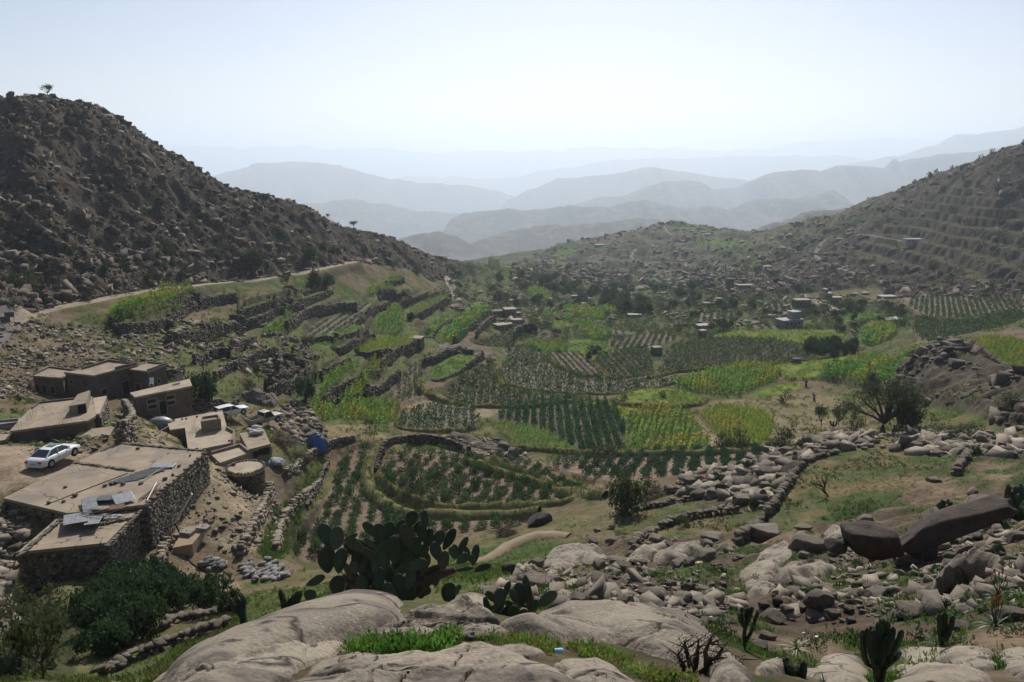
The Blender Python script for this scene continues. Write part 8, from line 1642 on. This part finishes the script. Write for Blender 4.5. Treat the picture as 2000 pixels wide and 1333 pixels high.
column_cactus(ZF, (1115, 720), [[(1110, 720), (1085, 560), (1082, 400)], [(1115, 720), (1140, 550), (1138, 380)], [(1125, 700), (1195, 560), (1226, 415)]], 26, 'three column cactus between aloe rosettes at the lower right'); column_cactus(ZG, (1885, 480), [[(1885, 490), (1865, 380), (1850, 260)], [(1895, 490), (1910, 340), (1935, 210)], [(1890, 480), (1885, 330)]], 26, 'tall dark column cactus at the end of the long boulder', name='candelabra_cactus'); column_cactus(ZE, (1560, 1135), [[(1530, 1150), (1525, 950)], [(1590, 1150), (1610, 920)], [(1520, 1100), (1440, 970), (1412, 870)]], 36, 'thick cactus stumps under the yellowish aloe')
column_cactus((1628, 845, 1.), (0, 0), [[(0, 2), (0, -12), (-6, -16), (-6, -22)], [(0, -10), (6, -16), (6, -22)], [(0, -8), (0, -20)]], 1.6, 'tiny far cactus among the young acacias')
M_ALOE = mat('aloe leaf', (.075, .105, .05), (.055, .08, .04), 4., .5, objrand=.2, spec=.3); M_ALOEY = mat('yellowish aloe leaf', (.17, .18, .07), (.11, .13, .05), 4., .5, objrand=.2, spec=.3)
LV = []
for k in range(2):
    V = []; n = 7
    for i in range(n):
        f = i / (n - 1); w = .075 * (1 - f) ** .7 + .002; z = f * .95 - .25 * f * f * (1 + k * .5); y = f * .35 + .35 * f * f * (k + .5); V += [(-w, y, z), (0, y - .03 * (1 - f), z - .035 * (1 - f)), (w, y, z)]
    Fq = []
    for i in range(n - 1):
        for j in range(2): a = i * 3 + j; Fq.append((a, a + 1, a + 4, a + 3))
    LV.append((V, Fq))
ALV = [mesh_np('leaf', V, Fq, M_ALOE, None, True) for V, Fq in LV] + [mesh_np('leaf', V, Fq, M_ALOEY, None, True) for V, Fq in LV]
M_RED_F = mat('red aloe flower', (.38, .06, .04), None, rough=.7); M_YEL_F = mat('yellow aloe flower', (.65, .45, .03), None, rough=.7)
def aloe(o_, x, y, s, label, yellow=0, n=24, stalks=(), lift=0.):
    u, v = zz_(o_, x, y); b = ground(u, v, 5); d = math.hypot(b[1], b[2]); h = s * o_[2] / F_PX * d; t = empty('aloe', (b[0], b[1], b[2] + lift), 0, label, 'aloe'); r = random.Random(int(x + y))
    for k in range(n):
        az = k * 2.4; el = (k / n) ** .8; ob = link('leaf', ALV[2 * yellow + k % 2], t); ob.rotation_euler = (Matrix.Rotation(az, 3, 'Z') @ Matrix.Rotation(-(.15 + .95 * el) * 1.0, 3, 'X')).to_euler(); q = h * r.uniform(.8, 1.15); ob.scale = (q * .8, q, q)
    for k, (dx, dy, m) in enumerate(stalks):
        uu, vv = zz_(o_, x + dx, y - dy); a, p = ray(uu, vv); e = Vector((a * b[1], b[1], p * b[1])) - t.location; MB().tube([(0, 0, 0), e * .5 + Vector((.01, 0, 0)), e], h * .022, 5).build('flower_stalk', M_WOODY, t); MB().tube([e * .84, e * .93, e * 1.02], [h * .03, h * .06, h * .02], 6).build('flower', (M_RED_F, M_YEL_F)[m], t)
aloe(ZE, 390, 235, 85, 'spiky aloe on a tan boulder left of the slab stones'); aloe(ZE, 880, 150, 80, 'aloe at the left foot of the layered slab', n=20); aloe(ZE, 1520, 900, 170, 'big yellowish aloe above thick cactus stumps', 1, 34, [(10, 250, 1)], .18); aloe(ZF, 1050, 720, 150, 'aloe rosette around the three column cactus'); aloe(ZF, 1690, 520, 210, 'large aloe with long thin leaves beside the green shrub', n=30, stalks=[(-20, 300, 0), (40, 330, 0), (80, 280, 0), (-60, 260, 1), (10, 360, 0)]); aloe(ZF, 1720, 200, 150, 'aloe with yellow flower spikes over the whaleback boulder', n=26, stalks=[(-60, 90, 1), (-20, 110, 1), (30, 80, 1), (-100, 260, 0), (-40, 300, 0), (10, 270, 0), (50, 290, 0), (90, 230, 0)])
aloe(ZD, 165, 1330, 90, 'spiky aloe in front of the cracked brown slab'); aloe(ZE, 1570, 190, 60, 'small aloe beside the huge round boulder', n=16); aloe(ZE, 1830, 1150, 150, 'grey aloe cut off at the bottom edge', n=24); aloe(ZG, 870, 480, 60, 'small aloe with brown flower stalks above the long boulder', n=14, stalks=[(-30, 70, 0), (10, 80, 0), (40, 60, 0)]); aloe(ZF, 1960, 190, 140, 'yellowish aloe at the right edge of the view', 1, 22); aloe(ZH, 300, 540, 90, 'tiny aloe growing on the pale slab between the prickly pears', n=14); aloe(ZF, 1900, 560, 120, 'dark aloe under the pinkish tilted slab', n=20); aloe(ZE, 1950, 1150, 120, 'small grey aloe right of the cut off one', n=18); aloe(ZF, 430, 460, 60, 'old aloe with dry stalks behind the branching cactus', n=12, stalks=[(-30, 150, 0), (30, 170, 0), (0, 190, 0)])
# gnarled dead shrub on the slab edge, dead tree in the pasture
def dead_tree(o_, base, limbs, rad, label, leaves=0, ls=10):
    u, v = zz_(o_, *base); b = ground(u, v, 4); Y = b[1]; t = empty('dead_shrub', tuple(b), 0, label, 'dead shrub'); mb = MB(); B = Vector(b); r = random.Random(len(label)); d = B.length; tips = []
    for limb in limbs:
        P = []
        for x, y in limb: uu, vv = zz_(o_, x, y); a, p = ray(uu, vv); yy_ = Y + r.uniform(-.1, .1) * rad * o_[2] / 12; P.append(Vector((a * yy_, yy_, p * yy_)) - B)
        R0 = rad * o_[2] / F_PX * d; mb.tube(P, [R0 * (1 - .75 * i / (len(P) - 1)) for i in range(len(P))], 7); tips.append(P[-1]); tips.append(P[-2].lerp(P[-1], .5))
        for k in range(5): q = P[-2].lerp(P[-1], r.random()); e = q + Vector((r.uniform(-1, 1), r.uniform(-.5, .5), r.uniform(-.2, 1))) * R0 * 5; mb.tube([q, e], [R0 * .22, R0 * .06], 4)
    mb.build('branches', M_TWIG if not leaves else M_BARK, t, True)
    if leaves:
        rr = np.random.default_rng(3); C = np.array([tuple(q) for q in tips]); k = rr.integers(0, len(C), leaves); sc = ls * o_[2] / F_PX * d; P = C[k] + rr.normal(size=(leaves, 3)) * sc * 2.6; dd = rr.normal(size=(leaves, 3)); dd /= np.linalg.norm(dd, axis=1)[:, None]; e = np.cross(dd, rr.normal(size=(leaves, 3))); e /= np.linalg.norm(e, axis=1)[:, None]
        V = np.stack([P - e * sc * .3, P + e * sc * .3, P + dd * sc + e * sc * .2, P + dd * sc - e * sc * .2], 1).reshape(-1, 3); link('withered_leaves', mesh_np('withered_leaves', V, np.arange(4 * leaves).reshape(-1, 4), mat('withered grey leaves', (.10, .095, .06), (.06, .055, .04), 5., .9)), t)
dead_tree(ZE, (430, 1130), [[(420, 1150), (380, 950), (340, 800), (315, 690)], [(400, 1050), (450, 850), (470, 670)], [(430, 1100), (560, 980), (540, 800), (625, 590)], [(430, 1130), (600, 1060), (740, 960), (880, 930), (910, 870)], [(560, 1050), (650, 900), (735, 745)], [(380, 1100), (300, 950), (240, 830)], [(480, 1100), (560, 1000), (600, 880), (660, 870)]], 46, 'gnarled half dead shrub on the right end of the big pale slab', 900, 16)
dead_tree(ZD, (1870, 610), [[(1880, 620), (1830, 540), (1800, 480), (1760, 430)], [(1830, 540), (1850, 440), (1860, 380)], [(1810, 500), (1720, 470), (1690, 460)], [(1850, 580), (1790, 520), (1740, 510)], [(1840, 500), (1810, 420), (1800, 380)]], 10, 'small bare twisted tree in the walled pasture')
q = ground(752, 1214, 5); m_ = mat('orange leaf', (.5, .12, .05), None, rough=.6)
print('all done', round(time.time() - T0, 1), len(bpy.data.objects), sum(len(m.polygons) * 2 * 1 for m in bpy.data.meshes if m.users))
